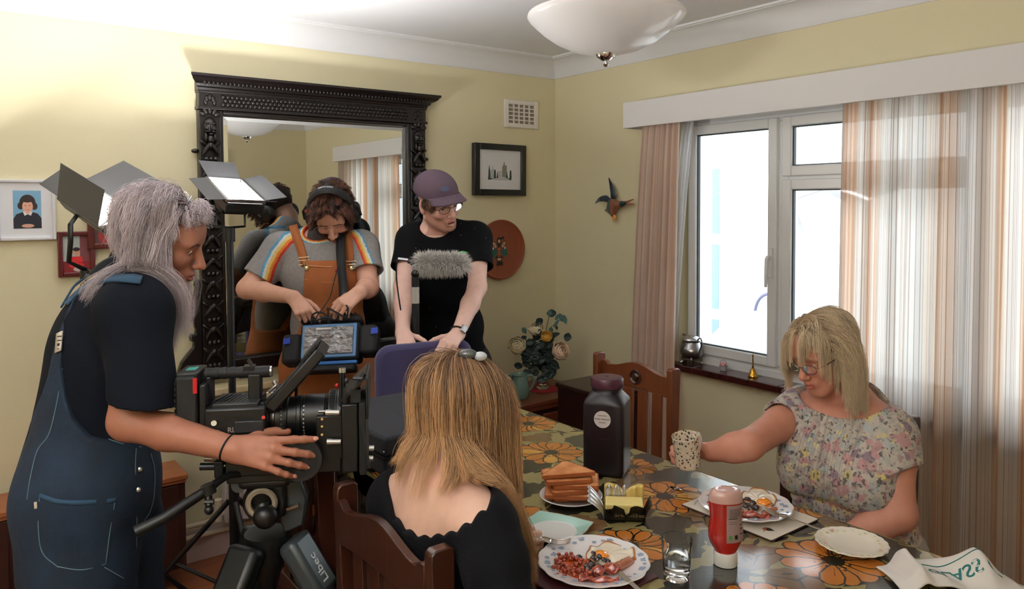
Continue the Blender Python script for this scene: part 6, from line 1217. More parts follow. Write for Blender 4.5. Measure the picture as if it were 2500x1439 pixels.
# ------------------------------------------------------------------ furry microphone on its stand
md_ = 3.07; mp = lambda x, y, d=md_: at(x, y, d); mt_ = thing('furry_microphone', 'grey furry windshield microphone in front of the man in the black shirt', 'microphone', mp(1015, 660)); ma = unit(mp(1135, 645)-mp(1015, 640)); m0 = mp(1022, 642); m1 = mp(1136, 643)
part('mic_body', MB().cyl(mp(996, 637), m0, .011, n=18).cyl(mp(1004, 638), mp(1024, 641), .017, n=18), M_k1, mt_); part('plug', MB().cyl(mp(972, 633), mp(998, 636), .0085, n=14), M_steel, mt_)
S = SDF(); S.cap(m0+ma*.020, m1-ma*.022, .034, .030, .02); v, f = S.mesh(.006); M_fur = vcol('grey_fur', .95); part('windshield', (v, f), mat('fur_base', srgb(150, 146, 142), 1.0), mt_)
def spikes(v, n, seed, ln, w, lean, jit=.6):
    r = np.random.default_rng(seed); i = r.integers(0, len(v), n); c0 = (m0+m1)/2; P = v[i]; ax_ = np.clip(((P-m0)@ma), .02, np.linalg.norm(m1-m0)-.02); nrm = P-(m0+ax_[:, None]*ma); nrm /= np.linalg.norm(nrm, axis=1)[:, None]+1e-9
    d = nrm+lean*ma+r.normal(0, jit, (n, 3))*.5; d /= np.linalg.norm(d, axis=1)[:, None]; L = ln*r.uniform(.5, 1.15, n)[:, None]; s_ = np.cross(d, r.normal(0, 1, (n, 3))); s_ /= np.linalg.norm(s_, axis=1)[:, None]
    mid = P+d*L*.55+V3((0, 0, -.002)); tip = P+d*L+V3((0, 0, -.006)); V = np.stack([P-s_*w, P+s_*w, mid-s_*w*.8, mid+s_*w*.8, tip], 1).reshape(-1, 3); b = (np.arange(n)*5)[:, None]
    F = [tuple(x) for x in np.concatenate([b+[0, 1, 3], b+[0, 3, 2], b+[2, 3, 4]])]; g = r.uniform(.42, .95, n); c = np.repeat(np.stack([g, g*.97, g*.94], 1), 5, 0); return V, np.array(F), c
V_, F_, c_ = spikes(v, 5200, 7, .030, .0010, .15); part('fur', (V_, F_), M_fur, mt_, colors=c_, angle=0, kind='stuff')
ms = mp(1016, 900); ms = V3((ms[0], ms[1], 0)); st = thing('microphone_stand', 'black microphone stand between the two men holding up the furry microphone', 'stand', ms); z = lambda y: mp(1016, y)[2]; P_ = lambda y: V3((ms[0], ms[1], z(y)))
part('pole', MB().cyl(V3((ms[0], ms[1], .03)), P_(720), .010, n=14), M_blk, st); part('grip', MB().cyl(P_(830), P_(676), .0155, n=16), M_k2, st); part('silver_band', MB().cyl(P_(740), P_(700), .0158, n=16), mat('grey_tape', srgb(170, 168, 160), .5), st); part('shock_mount', MB().ball(P_(668), .017, 14, 10).cyl(P_(676), mp(1014, 645), .010, n=12), M_k1, st)
part('base', MB().lathe([(0, .0042), (.085, .0042), (.09, .010), (.08, .022), (.03, .03), (0, .03)], ms, n=36, capb=False, capt=False), M_blk, st)
single('microphone_cable', MB().tube(catmull([mp(975, 633), mp(969, 640), mp(968, 680), mp(974, 730), mp(985, 800), mp(996, 880), mp(1004, 960), mp(1010, 1040)], 8), .0030, 8), M_k2, 'thin black cable hanging from the furry microphone', 'cable')
# ------------------------------------------------------------------ people: shared builders
Rv, Fv, Uv = V3(_R), unit(V3((_F[0], _F[1], 0))), V3((0, 0, 1))
def head_frame(o, fwd, up, sc):
    f = unit(fwd); u = unit(V3(up)-f*np.dot(up, f)); return (V3(o), np.cross(f, u), f, sc)
def to_local(P, H):
    o, X, Y, sc = H; Z = np.cross(X, Y); return (P-o)@np.stack([X, Y, Z], 1)/sc
def from_local(q, H):
    o, X, Y, sc = H; Z = np.cross(X, Y); q = V3(q)*sc; return o+X*q[0]+Y*q[1]+Z*q[2]
def head(S, H, neck, mouth=0.0, nose=1.0, jaw=1.0, ears=True, nr=.054, sock=1.0):
    "cranium, face and neck; local axes: x to the person's right, y forward, z up, origin between the ears"
    o, X, Y, sc = H; S.frame(o, X, Y, sc)
    S.ell((0, -.018, .036), (.074, .095, .080)); S.ell((0, .030, -.025), (.060*jaw, .060, .085), k=.035); S.ell((0, .045, -.082), (.040*jaw, .042, .030), k=.03); S.ell((0, .076, -.102), (.017*jaw, .016, .014), k=.018)
    for s in (-1, 1):
        S.cap((s*.054*jaw, .0, -.060), (s*.020*jaw, .070, -.100), .015, .012, k=.022); S.ell((s*.039, .064, -.030), (.022, .020, .018), k=.022); S.ell((s*.034, .074, .016), (.024, .016, .012), k=.016)
    S.ell((0, .070, .045), (.045, .025, .035), k=.03)
    for s in (-1, 1):
        S.ell((s*.032, .100, -.002), (.017, .016, .011), k=.012, op='s'); S.ell((s*.0315, .0735, -.001), (.0145, .0138, .0132), k=.004)
        S.cap((s*.018, .0855, .0015), (s*.044, .078, -.001), .0035, .0028, k=.003)
    S.cap((0, .090, .010), (0, .112, -.030), .0078, .0105*nose, k=.012); S.ell((0, .1145, -.0345), (.0112*nose, .0110*nose, .0098), k=.006)
    for s in (-1, 1): S.ell((s*.0125*nose, .104, -.0385), (.0072*nose, .0092, .0070), k=.005); S.ell((s*.007, .112, -.0445), (.0035, .005, .003), k=.002, op='s')
    S.ell((0, .084, -.064), (.026, .018, .019), k=.014)
    S.cap((-.018, .0915, -.0655-mouth*.1), (0, .1015, -.0620), .0040, .0052, k=.004); S.cap((.018, .0915, -.0655-mouth*.1), (0, .1015, -.0620), .0040, .0052, k=.004)
    S.cap((-.016, .0910, -.0735-mouth*.6), (0, .0995, -.0750-mouth), .0042, .0060, k=.004); S.cap((.016, .0910, -.0735-mouth*.6), (0, .0995, -.0750-mouth), .0042, .0060, k=.004)
    S.ell((0, .107, -.0688-mouth*.5), (.020, .012, .0012+mouth*.42), k=.003, op='s')
    if ears:
        for s in (-1, 1): S.ell((s*.0775, -.012, -.010), (.0065, .018, .030), k=.006); S.ell((s*.076, -.004, -.034), (.005, .009, .010), k=.006); S.ell((s*.0845, -.008, -.006), (.004, .009, .017), k=.004, op='s')
    a = from_local((0, -.022, -.055), H); S.frame(); S.cap(a, neck, nr*sc, nr*1.06*sc, k=.03)
def hand(S, wr, yd, zd, right, curls, spread=(.12, .03, -.06, -.16), thumb=None, sc=1.0, k=.010):
    "yd along the hand, zd out of its back; curls = per finger (knuckle, middle, end) bends in radians"
    y = unit(yd); z = unit(V3(zd)-y*np.dot(zd, y)); sx = -1 if right else 1; S.frame(wr, np.cross(y, z), y, sc); T = S.T.copy(); tips = []
    S.ell((0, .010, 0), (.027, .030, .017), k=.02); S.ell((sx*.004, .05, -.002), (.034, .044, .0135), k=.016)
    xs = (.027, .0085, -.011, -.029); ln = ((.042, .025, .021), (.046, .029, .022), (.042, .027, .021), (.033, .020, .019)); ky = (.088, .092, .087, .078)
    for i in range(4):
        kx = sx*xs[i]; kn = V3((kx, ky[i], .002)); S.cap((kx*.55, .018, .001), kn, .0125, .0105-.0008*(i == 3), k=.010); p = kn; a = 0; r = (.0098, .0102, .0096, .0084)[i]
        for j in range(3):
            a += curls[i][j]; sp = sx*spread[i]; d = unit(V3((sin(sp)*cos(a), cos(a)*cos(sp), -sin(a)))); q = p+d*ln[i][j]; S.cap(p, q, r, r*.91, k=.0055 if j == 0 else .003); S.ell(p+V3((0, 0, 0)), (r*1.04, r*1.04, r*1.04), k=.003); p = q; r *= .91
        tips.append((S.w(p), S.T[:3, :3]@d/sc))
    t0 = V3((sx*.018, .018, -.008)); t = thumb or ((.62, .62, -.45), (.35, .85, -.35), (.15, .95, -.25)); p = t0; r = .0135
    for j, L in enumerate((.042, .032, .027)):
        d = unit(V3(t[j])*(sx, 1, 1)); q = p+d*L; S.cap(p, q, r, r*.86, k=.008 if j == 0 else .003); p = q; r *= .86
    tips.append((S.w(p), S.T[:3, :3]@d/sc)); S.frame(); return tips
def nails(tips, zd, par, m, sc=1.0):
    for p, d in tips:
        z = unit(V3(zd)-d*np.dot(zd, d)); part('fingernail', MB().ball(p+d*.003*sc+z*.0062*sc, (.0050*sc, .0068*sc, .0016*sc), 10, 6, X=np.cross(d, z), Y=d), m, par)
def limb(S, a, b, ra, rb, bulge=1.06, k=.02):
    a = V3(a); b = V3(b); m = a*.62+b*.38; rm = (ra*.62+rb*.38)*bulge; S.cap(a, m, ra, rm, k); S.cap(m, b, rm, rb, k)
def torso(S, J, w=.155, dp=.100, arms=True, bust=0, waist=.88, hips=1.0, k=.05):
    xs = unit(V3(J['shR'])-V3(J['shL'])); up = unit(V3(J['neck'])-V3(J['pel'])); fw = np.cross(up, xs); X = xs; Y = fw; sm = (V3(J['shR'])+V3(J['shL']))/2; pel = V3(J['pel']); ch = J.get('chest'); ch = sm*.70+pel*.30 if ch is None else V3(ch); wa = J.get('waist'); wa = ch*.42+pel*.58 if wa is None else V3(wa)
    S.ell(ch, (w, dp, .175), k=k, X=X, Y=Y); S.ell(wa, (w*waist, dp*.92, .15), k=k, X=X, Y=Y); S.ell(pel, (w*1.02*hips, dp*1.05*hips, .125), k=k, X=X, Y=Y)
    S.cap(V3(J['shR'])-xs*.02, V3(J['shL'])+xs*.02, .052, .052, k=k); nk = V3(J['neck'])
    for s in ('shR', 'shL'): S.cap(nk+up*.01, V3(J[s])*.75+nk*.25, .045, .048, k=.04)
    if bust:
        for s in (-1, 1): S.ell(ch+X*s*w*.45+Y*dp*.72-up*.03, (.062*bust, .05*bust, .062*bust), k=.05, X=X, Y=Y)
def legs(S, J, r0=.088, r1=.060, r2=.045, k=.04):
    for s in ('R', 'L'):
        if 'hip'+s in J: limb(S, J['hip'+s], J['kn'+s], r0, r1, 1.04, k); limb(S, J['kn'+s], J['an'+s], r1, r2, 1.06, k)
def foldfn(amp, freq, axis, seed, amp2=.6):
    r = np.random.default_rng(seed); A_ = r.normal(0, 1, (5, 3)); A_ /= np.linalg.norm(A_, axis=1)[:, None]; ph = r.uniform(0, 6.28, 5); ax = unit(axis).astype(np.float32)
    B_ = A_-0.75*(A_@ax)[:, None]*ax; B_ = (B_*freq).astype(np.float32)
    def fn(P):
        d = np.zeros(P.shape[:-1], np.float32)
        for i in range(5): d += np.sin(P@(B_[i]*(1+.35*i))+ph[i]+1.2*np.sin(P@(A_[i].astype(np.float32)*freq*.45)))*(amp/(1+.5*i))
        return d*.6
    return fn
def eyeballs(H, par, look=(0, 1, -.3), col=(60, 40, 30), er=.0132):
    for s in (-1, 1):
        c = from_local((s*.0315, .0745, -.001), H); sc = H[3]; lk = unit(V3(look)); ld = from_local(lk, H)-H[0]; ld = unit(ld); e = part('eye', MB().ball(c, er*sc, 18, 12, X=H[1], Y=H[2]), mat('eye_white', srgb(226, 216, 208), .15), par)
        if er > .0129: part('iris', MB().lathe([(0, (er+.0005)*sc), (.0052*sc, (er-.0005)*sc), (.0056*sc, (er-.0017)*sc)], c, ld, 18, capb=False, capt=False), mat('iris_%d' % col[0], srgb(*col), .12), e)
def headcolor(L, base, lip, brow, browy=.021, beard=None, beardcol=None, browth=.004, blush=.5, lidz=.001):
    "colour of each vertex from its place on the face (skin tone, lips, brows, beard)"
    c = np.tile(np.array(base, float), (len(L), 1)); x, y, z = np.abs(L[:, 0]), L[:, 1], L[:, 2]
    def blend(m, col): c[:] = c*(1-m[:, None])+np.array(col)*m[:, None]
    red = np.array(base)*np.array((1.06, .80, .76)); g = np.exp(-((x-.04)/.02)**2-((z+.03)/.02)**2)*(y > .03); blend(g*blush, red); blend(np.exp(-(x/.013)**2-((z+.036)/.012)**2)*(y > .085)*blush, red); blend(((x > .072) & (y < .02))*blush*.7, red)
    if beard is not None: blend(np.clip(beard(x, y, z), 0, 1), beardcol)
    m = np.clip((.0215-x)/.004, 0, 1)*(y > .085)*np.clip((.0105-np.abs(z+.0685))/.003, 0, 1); blend(m*.85, lip)
    m = np.clip((.020-x)/.003, 0, 1)*(y > .080)*np.clip((.0022-np.abs(z+.0688))/.001, 0, 1); blend(m*.7, np.array(lip)*.45)
    by = browy+.10*(x-.02)-2.6*np.maximum(0, x-.036)**1*.25; m = (x > .010)*(x < .050)*(y > .05)*np.clip((browth-np.abs(z-by))/.002, 0, 1); blend(m*.9, brow)
    m = (x > .017)*(x < .046)*(y > .07)*np.clip((.0022-np.abs(z-lidz+.004*((x-.0315)/.014)**2*(1 if lidz > 0 else -1)))/.0012, 0, 1); blend(m*.75, np.array(brow)*.7); return c
def handtint(c, V, pts, base, r=.05):
    red = np.array(base)*np.array((1.05, .78, .74))
    for p in pts: m = np.exp(-(np.linalg.norm(V-V3(p), axis=1)/.012)**2)*.55; c[:] = c*(1-m[:, None])+red*m[:, None]
    return c
def sdf_pts(S, P):
    P = np.asarray(P, np.float32)[None]; c = P[0].mean(0)[None]; return S.eval(P, c, float(np.linalg.norm(P[0]-c, axis=1).max())+.02)[0]
def sdf_grad(S, P, e=.004):
    d = sdf_pts(S, P); g = np.stack([sdf_pts(S, P+np.eye(3)[i]*e)-d for i in range(3)], 1); return d, g/(np.linalg.norm(g, axis=1)[:, None]+1e-9)
def surf(S, px, py, d0, d1, lift=0.0):
    "first point where the sight line through a photo pixel meets a body"
    t = np.linspace(d0, d1, 500); o = at(px, py, 1)-CAM; P = CAM+t[:, None]*o; d = sdf_pts(S, P); i = np.argmax(d < lift); i = i if d[i] < lift else int(np.argmin(d)); return P[i]
def ribbon(pts, w, nrm, th=.003):
    P = [V3(p) for p in pts]; mb = MB(); vs = []; fs = []; n = len(P)
    for i in range(n):
        d = unit(P[min(i+1, n-1)]-P[max(0, i-1)]); nn = unit(V3(nrm[i] if hasattr(nrm[0], '__len__') else nrm)); s = unit(np.cross(d, nn)); nn = np.cross(s, d)
        vs += [P[i]-s*w/2, P[i]+s*w/2, P[i]+s*w/2+nn*th, P[i]-s*w/2+nn*th]
    for i in range(n-1):
        for k in range(4): l = (k+1) % 4; fs.append((i*4+k, i*4+l, i*4+4+l, i*4+4+k))
    fs += [(3, 2, 1, 0), tuple((n-1)*4+k for k in range(4))]; return mb.add(vs, fs)
def on_ribbon(S, pix, w, d0, d1, lift=.004, th=.003, n=5):
    P = catmull([surf(S, x, y, d0, d1, lift) for x, y in pix], n); _, g = sdf_grad(S, np.array(P)); return ribbon(P, w, list(g), th)
# ---- hair: guide strands combed over the head, then locks of thin strands round each guide
def guides(H, S, n, keep, init, length, nseg, seed, grav=.5, stiff=.75, off=(.004, .02), wave=(.0, 20), jit=.10, drift=(0, 0, 0), rad=1.04, hold=.0):
    r = np.random.default_rng(seed); L = []
    while len(L) < n:
        d = r.normal(0, 1, 3); d /= np.linalg.norm(d); p = V3((0, -.018, .036))+d*V3((.074, .095, .080))*rad
        if keep(p): L.append((p, d))
    Pl = np.array([a for a, b in L]); Dl = np.array([b for a, b in L]); o, X, Y, sc = H; Z = np.cross(X, Y); B = np.stack([X, Y, Z])
    P = o+(Pl*sc)@B; nrm = Dl@B; d = np.array([init(p, q) for p, q in L])@B; d /= np.linalg.norm(d, axis=1)[:, None]; ln = np.array([length(p) for p in Pl])*r.uniform(.88, 1.08, n); st = (ln/nseg)[:, None]; of = r.uniform(off[0], off[1], n); out = [P.copy()]; ph = r.uniform(0, 6.28, (n, 3)); f = r.uniform(.8, 1.2, n)
    for k in range(nseg):
        s = (k+1)/nseg; dr = (np.array([drift(p) for p in Pl]) if callable(drift) else V3(drift))*(1.0 if s < .5 or not callable(drift) else .15); w = wave[0]*np.sin(ph+(s*wave[1])*f[:, None]); g = min(1.0, max(0, (s-hold)*2.2))
        d = d*stiff+V3((0, 0, -1))*grav*g+r.normal(0, jit, (n, 3))*.35+w+dr*.1; d /= np.linalg.norm(d, axis=1)[:, None]; Q = P+d*st; dist, gr = sdf_grad(S, Q); lim = of*min(1, .25+s*2.5); pen = np.maximum(0, lim-dist); Q = Q+gr*pen[:, None]; d = Q-P; d /= np.linalg.norm(d, axis=1)[:, None]+1e-9; P = Q; out.append(P.copy())
    return np.stack(out, 1)
def strands(name, G, par, m, nch, rc, r0, seed, rootc, tipc, cvar=.14, wav=(.0015, 14), tight=.35, split=.0, mask=None, rootlen=.25):
    "locks: nch strands round every guide, drawn together towards the tip"
    r = np.random.default_rng(seed); n, m_, _ = G.shape; T = np.linspace(0, 1, m_)[None, :, None]; N_ = n*nch; base = np.repeat(G, nch, 0); ofs = r.normal(0, 1, (N_, 1, 3))*rc; fan = (1-(1-tight)*T)*np.minimum(1, .35+T*4); ph = r.uniform(0, 6.28, (N_, 1, 3)); gph = np.repeat(r.uniform(0, 6.28, (n, 1, 3)), nch, 0)
    P = base+ofs*fan+wav[0]*np.sin(T*wav[1]+gph*.8+ph*.25)*T+wav[0]*.5*np.sin(T*wav[1]*2.3+ph)*T; cut = r.uniform(.86, 1.0, N_)
    P = np.stack([np.stack([np.interp(np.linspace(0, c, m_), np.linspace(0, 1, m_), P[i, :, k]) for k in range(3)], 1) for i, c in enumerate(cut)]) if N_ < 9000 else P
    tan_ = np.gradient(P, axis=1); tan_ /= np.linalg.norm(tan_, axis=2)[..., None]+1e-9; h = r.normal(0, 1, (N_, 1, 3)); a = np.cross(tan_, h); a /= np.linalg.norm(a, axis=2)[..., None]+1e-9; b = np.cross(tan_, a); R_ = r0*(1-.75*T**2); V = np.stack([P+R_*(cos(q)*a+sin(q)*b) for q in (0, 2.094, 4.189)], 2).reshape(-1, 3)
    i = np.arange(N_)[:, None, None]*m_*3; j = np.arange(m_-1)[None, :, None]*3; k = np.arange(3)[None, None, :]; k2 = (k+1) % 3; F = np.stack([i+j+k, i+j+k2, i+j+3+k2, i+j+3+k], -1).reshape(-1, 4)
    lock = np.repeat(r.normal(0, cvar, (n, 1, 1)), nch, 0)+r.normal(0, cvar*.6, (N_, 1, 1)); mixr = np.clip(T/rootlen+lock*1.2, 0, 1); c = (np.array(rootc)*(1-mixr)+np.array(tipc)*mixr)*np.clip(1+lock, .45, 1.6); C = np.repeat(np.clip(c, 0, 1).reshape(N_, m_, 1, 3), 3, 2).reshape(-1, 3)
    return part(name, (V, F), m, par, colors=C, angle=0)
M_skin = vcol('skin', .48, noise=.10, nscale=45, bump=.12, bscale=420, spec=.35)
M_hair = vcol('hair_strands', .38, spec=.5); M_nail = mat('fingernail', srgb(208, 152, 132), .3)
# ------------------------------------------------------------------ woman with the mug, seated by the window
t = thing('person', 'blonde woman in flowered blouse and glasses seated by the curtain, holding out a mug', 'person', (*at(2080, 1330, 2.16)[:2], 0))
H = head_frame(at(2010, 856, 2.10), -Rv*.80-Fv*.44-Uv*.36, Uv*.92-Rv*.32-Fv*.12, .90)
J = dict(neck=at(2078, 985, 2.15), shR=at(1950, 1006, 2.22), shL=at(2178, 1062, 2.02), pel=at(2090, 1330, 2.14)); J['chest'] = (J['shR']+J['shL'])*.36+J['pel']*.28
elR, wrR = at(1826, 1088, 2.06), at(1738, 1104, 2.13); elL, wrL = at(2192, 1256, 1.95), at(2052, 1322, 1.97)
xs = unit(J['shR']-J['shL']); J['hipR'] = J['pel']+xs*.09; J['hipL'] = J['pel']-xs*.09; fw = np.cross(Uv, xs); fk = unit(V3((-1, -.12, 0)))
for s, g in (('R', 1), ('L', -1)): J['kn'+s] = J['hip'+s]+fk*.40+V3((0, 0, -.05)); J['an'+s] = V3((J['kn'+s][0]+.08, J['kn'+s][1], .07))
def arms(S, a=0, full=True):
    for sh, el, wr in ((J['shR'], elR, wrR), (J['shL'], elL, wrL)):
        limb(S, sh, el, .048, .039 if sh is J['shR'] else .044, 1.04)
        if full: limb(S, el, wr, .039 if sh is J['shR'] else .043, .027, 1.10)
S = SDF(); torso(S, J, .165, .115, bust=1.15); arms(S); head(S, H, J['neck'], nose=1.0)
mugc = at(1677, 1102, 2.06); axm = unit(V3((0, 0, 1))*.96-Rv*.12-Fv*.1)
tips = hand(S, wrR, unit(at(1680, 1098, 2.155)-wrR), unit(Fv*.8+Uv*.5), True, ((.7, 1.1, .7), (.8, 1.1, .7), (.9, 1.1, .7), (1.0, 1.1, .7)), sc=.86, thumb=((.55, .6, .1), (.3, .9, .1), (.1, 1, -.1)))
hand(S, wrL, unit(at(1990, 1345, 2.02)-wrL), Uv, False, ((.3, .3, .2),)*4, sc=.9)
body = S; v, f = S.mesh(.0032); L = to_local(v, H); inh = (np.abs(L) < (.12, .16, .14)).all(1); base = srgb(200, 138, 116); c = np.tile(np.array(base), (len(v), 1)); c[inh] = headcolor(L[inh], base, srgb(186, 100, 92), srgb(168, 132, 96), blush=.55, lidz=-.005); c = handtint(c, v, [p for p, d in tips], base)
part('body', (v, f), M_skin, t, colors=c, angle=0); eyeballs(H, t, (0, .8, -.6), (70, 80, 90), .0128); nails(tips, Uv, t, M_nail, .86)
# blouse
def t_floral():
    q = NT('flowered_blouse_cloth'); nz = q.new('TexNoise'); nz.inputs['Scale'].default_value = 45; nz.inputs['Detail'].default_value = 3; q.link(q.co(), nz.inputs['Vector'])
    vm = q.new('VectorMath', operation='SCALE'); vs = q.new('VectorMath', operation='SUBTRACT'); q.link(nz.outputs['Color'], vs.inputs[0]); vs.inputs[1].default_value = (.5, .5, .5); q.link(vs.outputs[0], vm.inputs[0]); vm.inputs['Scale'].default_value = .030; va = q.new('VectorMath', operation='ADD'); q.link(q.co(), va.inputs[0]); q.link(vm.outputs[0], va.inputs[1]); wv = va.outputs[0]
    base = q.ramp(q.noise(22, None, 3), [(.3, srgb(160, 150, 146)), (.5, srgb(192, 182, 170)), (.7, srgb(150, 158, 160))])
    def layer(c, sc, rot, th, pick, amt, keepv, st=(1, 1, 1)):
        m = q.mapr(st, rot, (rot[1], .3, rot[0]), wv); d = q.vor(sc, m, 'F1', 'Distance'); s_ = q.new('SeparateColor'); q.link(q.vor(sc, m, 'F1', 'Color'), s_.inputs[0]); f = q.math('MULTIPLY', q.ramp(d, [(th, 1), (th+.06, 0)]), q.ramp(s_.outputs[1], [(keepv, 0), (keepv+.01, 1)], 'CONSTANT')); return q.mix(q.math('MULTIPLY', f, amt), c, q.ramp(s_.outputs[0], pick, 'CONSTANT'))
    c = layer(base, 36, (0, 0, 0), .46, [(.0, srgb(184, 138, 140)), (.34, srgb(206, 188, 122)), (.56, srgb(132, 112, 128)), (.80, srgb(176, 180, 180))], .9, .1)
    c = layer(c, 56, (.4, .2, .1), .36, [(.0, srgb(168, 132, 132)), (.5, srgb(122, 106, 116)), (.75, srgb(214, 200, 150))], .8, .4)
    c = layer(c, 80, (0, .5, .6), .34, [(.0, srgb(58, 58, 54)), (.6, srgb(84, 82, 76))], .85, .62, (1, 1, .55)); c = layer(c, 130, (.7, .1, .3), .34, [(.0, srgb(66, 60, 60)), (.6, srgb(96, 90, 84))], .8, .66, (1, .6, 1))
    ln = q.math('MULTIPLY', q.ramp(q.noise(48, q.mapr((1, 1, .5), (.2, .4, .9)), 2, .5, 1.5), [(.485, 0), (.50, 1), (.515, 0)]), .6); c = q.mix(ln, c, srgb(76, 68, 66)); q.set(base=c, rough=.75, sheen=.1); q.bump(q.noise(30, q.mapr((1, 1, .5)), 3), .25, .01); return q.m
C = SDF(); C.inf = .014; torso(C, J, .168, .118, bust=1.2)
C.inf = 0
cdir = np.cross(unit(J['neck']-J['pel']), xs); chx = J['chest']+cdir*.13
ff = foldfn(.0045, 32, Uv, 5); C._push('d', ff, (0, 0, 0), 9, 0)
zw = at(2040, 1232, 2.05)[2]
def pleats(P):   # fine vertical tucks down the front
    s = (P-chx.astype(np.float32))@xs.astype(np.float32); fr = (P-chx.astype(np.float32))@cdir.astype(np.float32); m = np.clip((.085-np.abs(s))/.01, 0, 1)*np.clip((fr+.09)/.04, 0, 1); return m*.0075*np.abs(np.sin(s*pi/.0165))+.009*np.exp(-((P[..., 2]-np.float32(zw))/.010)**2)
C._push('d', pleats, (0, 0, 0), 9, 0)
for sh, el, e, rb, dd in ((J['shR'], elR, .34, .068, None), (J['shL'], elL, .46, .074, unit(elL-J['shL'])+Rv*.35)): C.sleeve(sh, V3(sh)*(1-e)+V3(el)*e, .062, rb, .03, dd)
C.ell(J['neck']+cdir*.055+Uv*.035-Rv*.0, (.125, .098, .070), k=.008, op='s', X=xs, Y=cdir)
C.cut(J['pel']+V3((0, 0, -.05)), (0, 0, -1)); v, f = C.mesh(.0034); part('blouse', (v, f), t_floral(), t, angle=0)
# waistband gathers
D = SDF(); legs(D, J, .095, .070, .052); D.ell(J['pel'], (.175, .125, .12), k=.05, X=xs, Y=cdir); v, f = D.mesh(.008); part('trousers', (v, f), mat('grey_linen_trousers', srgb(150, 146, 142), .85), t, angle=0)
for s in 'RL': S2 = SDF(); p = J['an'+s]; S2.cap((p[0], p[1], .035), p+fk*.15+V3((0, 0, -.04)), .036, .030); S2.cut((0, 0, .004), (0, 0, -1)); v, f = S2.mesh(.006); part('shoe', (v, f), mat('brown_shoe', srgb(60, 44, 38), .5), t, angle=0)
# bob: fringe and long sides
COLL = SDF(); torso(COLL, J, .17, .118); COLL.cap(J['shR'], elR, .06, .05); COLL.cap(J['shL'], elL, .062, .05); head(COLL, H, J['neck'], ears=False)
keep = lambda p: p[2] > .035-.62*p[1]-.2*max(0, p[1]-.045) and p[2] > -.035 and not (p[1] > .05 and p[2] < .066)
def init(p, n): s = 1 if p[0] > .020 else -1; top = min(1, max(0, (p[1]+.04)/.06)); return V3((s*(.2+.75*top), -.35-.25*top, -.45+.40*top))+n*.10
G = guides(H, COLL, 300, keep, init, lambda p: (.225 if p[0] < .02 else .15) if p[1] < .02 else (.13 if p[0] > .016 else (.07 if p[1] > .05 and p[0] > -.03 else .20)), 20, 3, grav=.72, stiff=.70, off=(.001, .012), jit=.02, hold=.0, rad=1.02, drift=lambda p: (-Rv*.5 if p[0] > .016 else Rv*(1.2 if p[1] > .0 else .2)))
strands('hair', G, t, M_hair, 30, .0044, .0006, 4, srgb(160, 132, 102), srgb(230, 210, 178), .12, (.0012, 6), .7, rootlen=.30)
KH = SDF(); o, X, Y, sc = H; KH.frame(o, X, Y, sc); KH.ell((0, -.022, .040), (.0785, .098, .083)); KH.cut((0, .035, .05), (0, .7, -.7)); KH.frame(); v, f = KH.mesh(.005); part('scalp_hair', (v, f), mat('dark_blonde_hair_mass', srgb(150, 120, 88), .6), t, angle=0)
# glasses
def glasses(H, t, m, rx=.0235, rz=.015, zc=-.008, dy=.112, templ=True, x0=.030):
    g = part('glasses', MB().tube(catmull([from_local((-.0085, dy-.002, zc+.004), H), from_local((0, dy+.001, zc+.007), H), from_local((.0085, dy-.002, zc+.004), H)], 5), .0009, 6), m, t); lens = thin_glass(NT('spectacle_lens'), (.96, .97, .98), 1.0)
    for s in (-1, 1):
        P = [from_local((s*x0+rx*cos(a)*(1 if abs(cos(a)) < .9 else 1), dy-.004-.25*max(0, abs(s*x0+rx*cos(a))-.03), zc+rz*np.sign(sin(a))*abs(sin(a))**.8), H) for a in np.linspace(0, 2*pi, 29)[:-1]]; part('lens_rim', MB().tube(P, .0009, 6, closed=True), m, g); part('lens', MB().add(P, [tuple(range(28))]), lens, g, smooth=False)
        part('temple', MB().tube(catmull([from_local((s*(x0+rx), dy-.012, zc+.004), H), from_local((s*.070, dy-.030, zc+.007), H), from_local((s*.0785, .02, zc+.008), H), from_local((s*.080, -.012, zc+.004), H)], 5), .0012, 6), m, g)
    return g
glasses(H, t, mat('dark_spectacle_metal', srgb(56, 40, 50), .25, metal=.6), zc=-.006, dy=.114)
# the mug she holds
M_mug = None
def t_mug():
    q = NT('flower_sprig_china'); d = q.vor(120, q.mapr(), 'F1', 'Distance'); cc = q.vor(120, q.mapr(), 'F1', 'Color'); s_ = q.new('SeparateColor'); q.link(cc, s_.inputs[0]); c = q.mix(q.ramp(d, [(.30, 1), (.38, 0)]), srgb(222, 208, 186), q.ramp(s_.outputs[0], [(0, srgb(40, 48, 74)), (.35, srgb(222, 208, 186)), (.5, srgb(60, 66, 56)), (.75, srgb(150, 110, 96))], 'CONSTANT')); ln = q.ramp(q.noise(60, None, 2, .5, 1.5), [(.48, 0), (.5, 1), (.52, 0)]); c = q.mix(q.math('MULTIPLY', ln, .7), c, srgb(60, 58, 50)); q.set(base=c, rough=.14, coat=.6); return q.m
bm = mugc-axm*.043; mg = thing('mug', 'cream china mug with dark flower sprigs in the woman\'s outstretched hand', 'mug', bm)
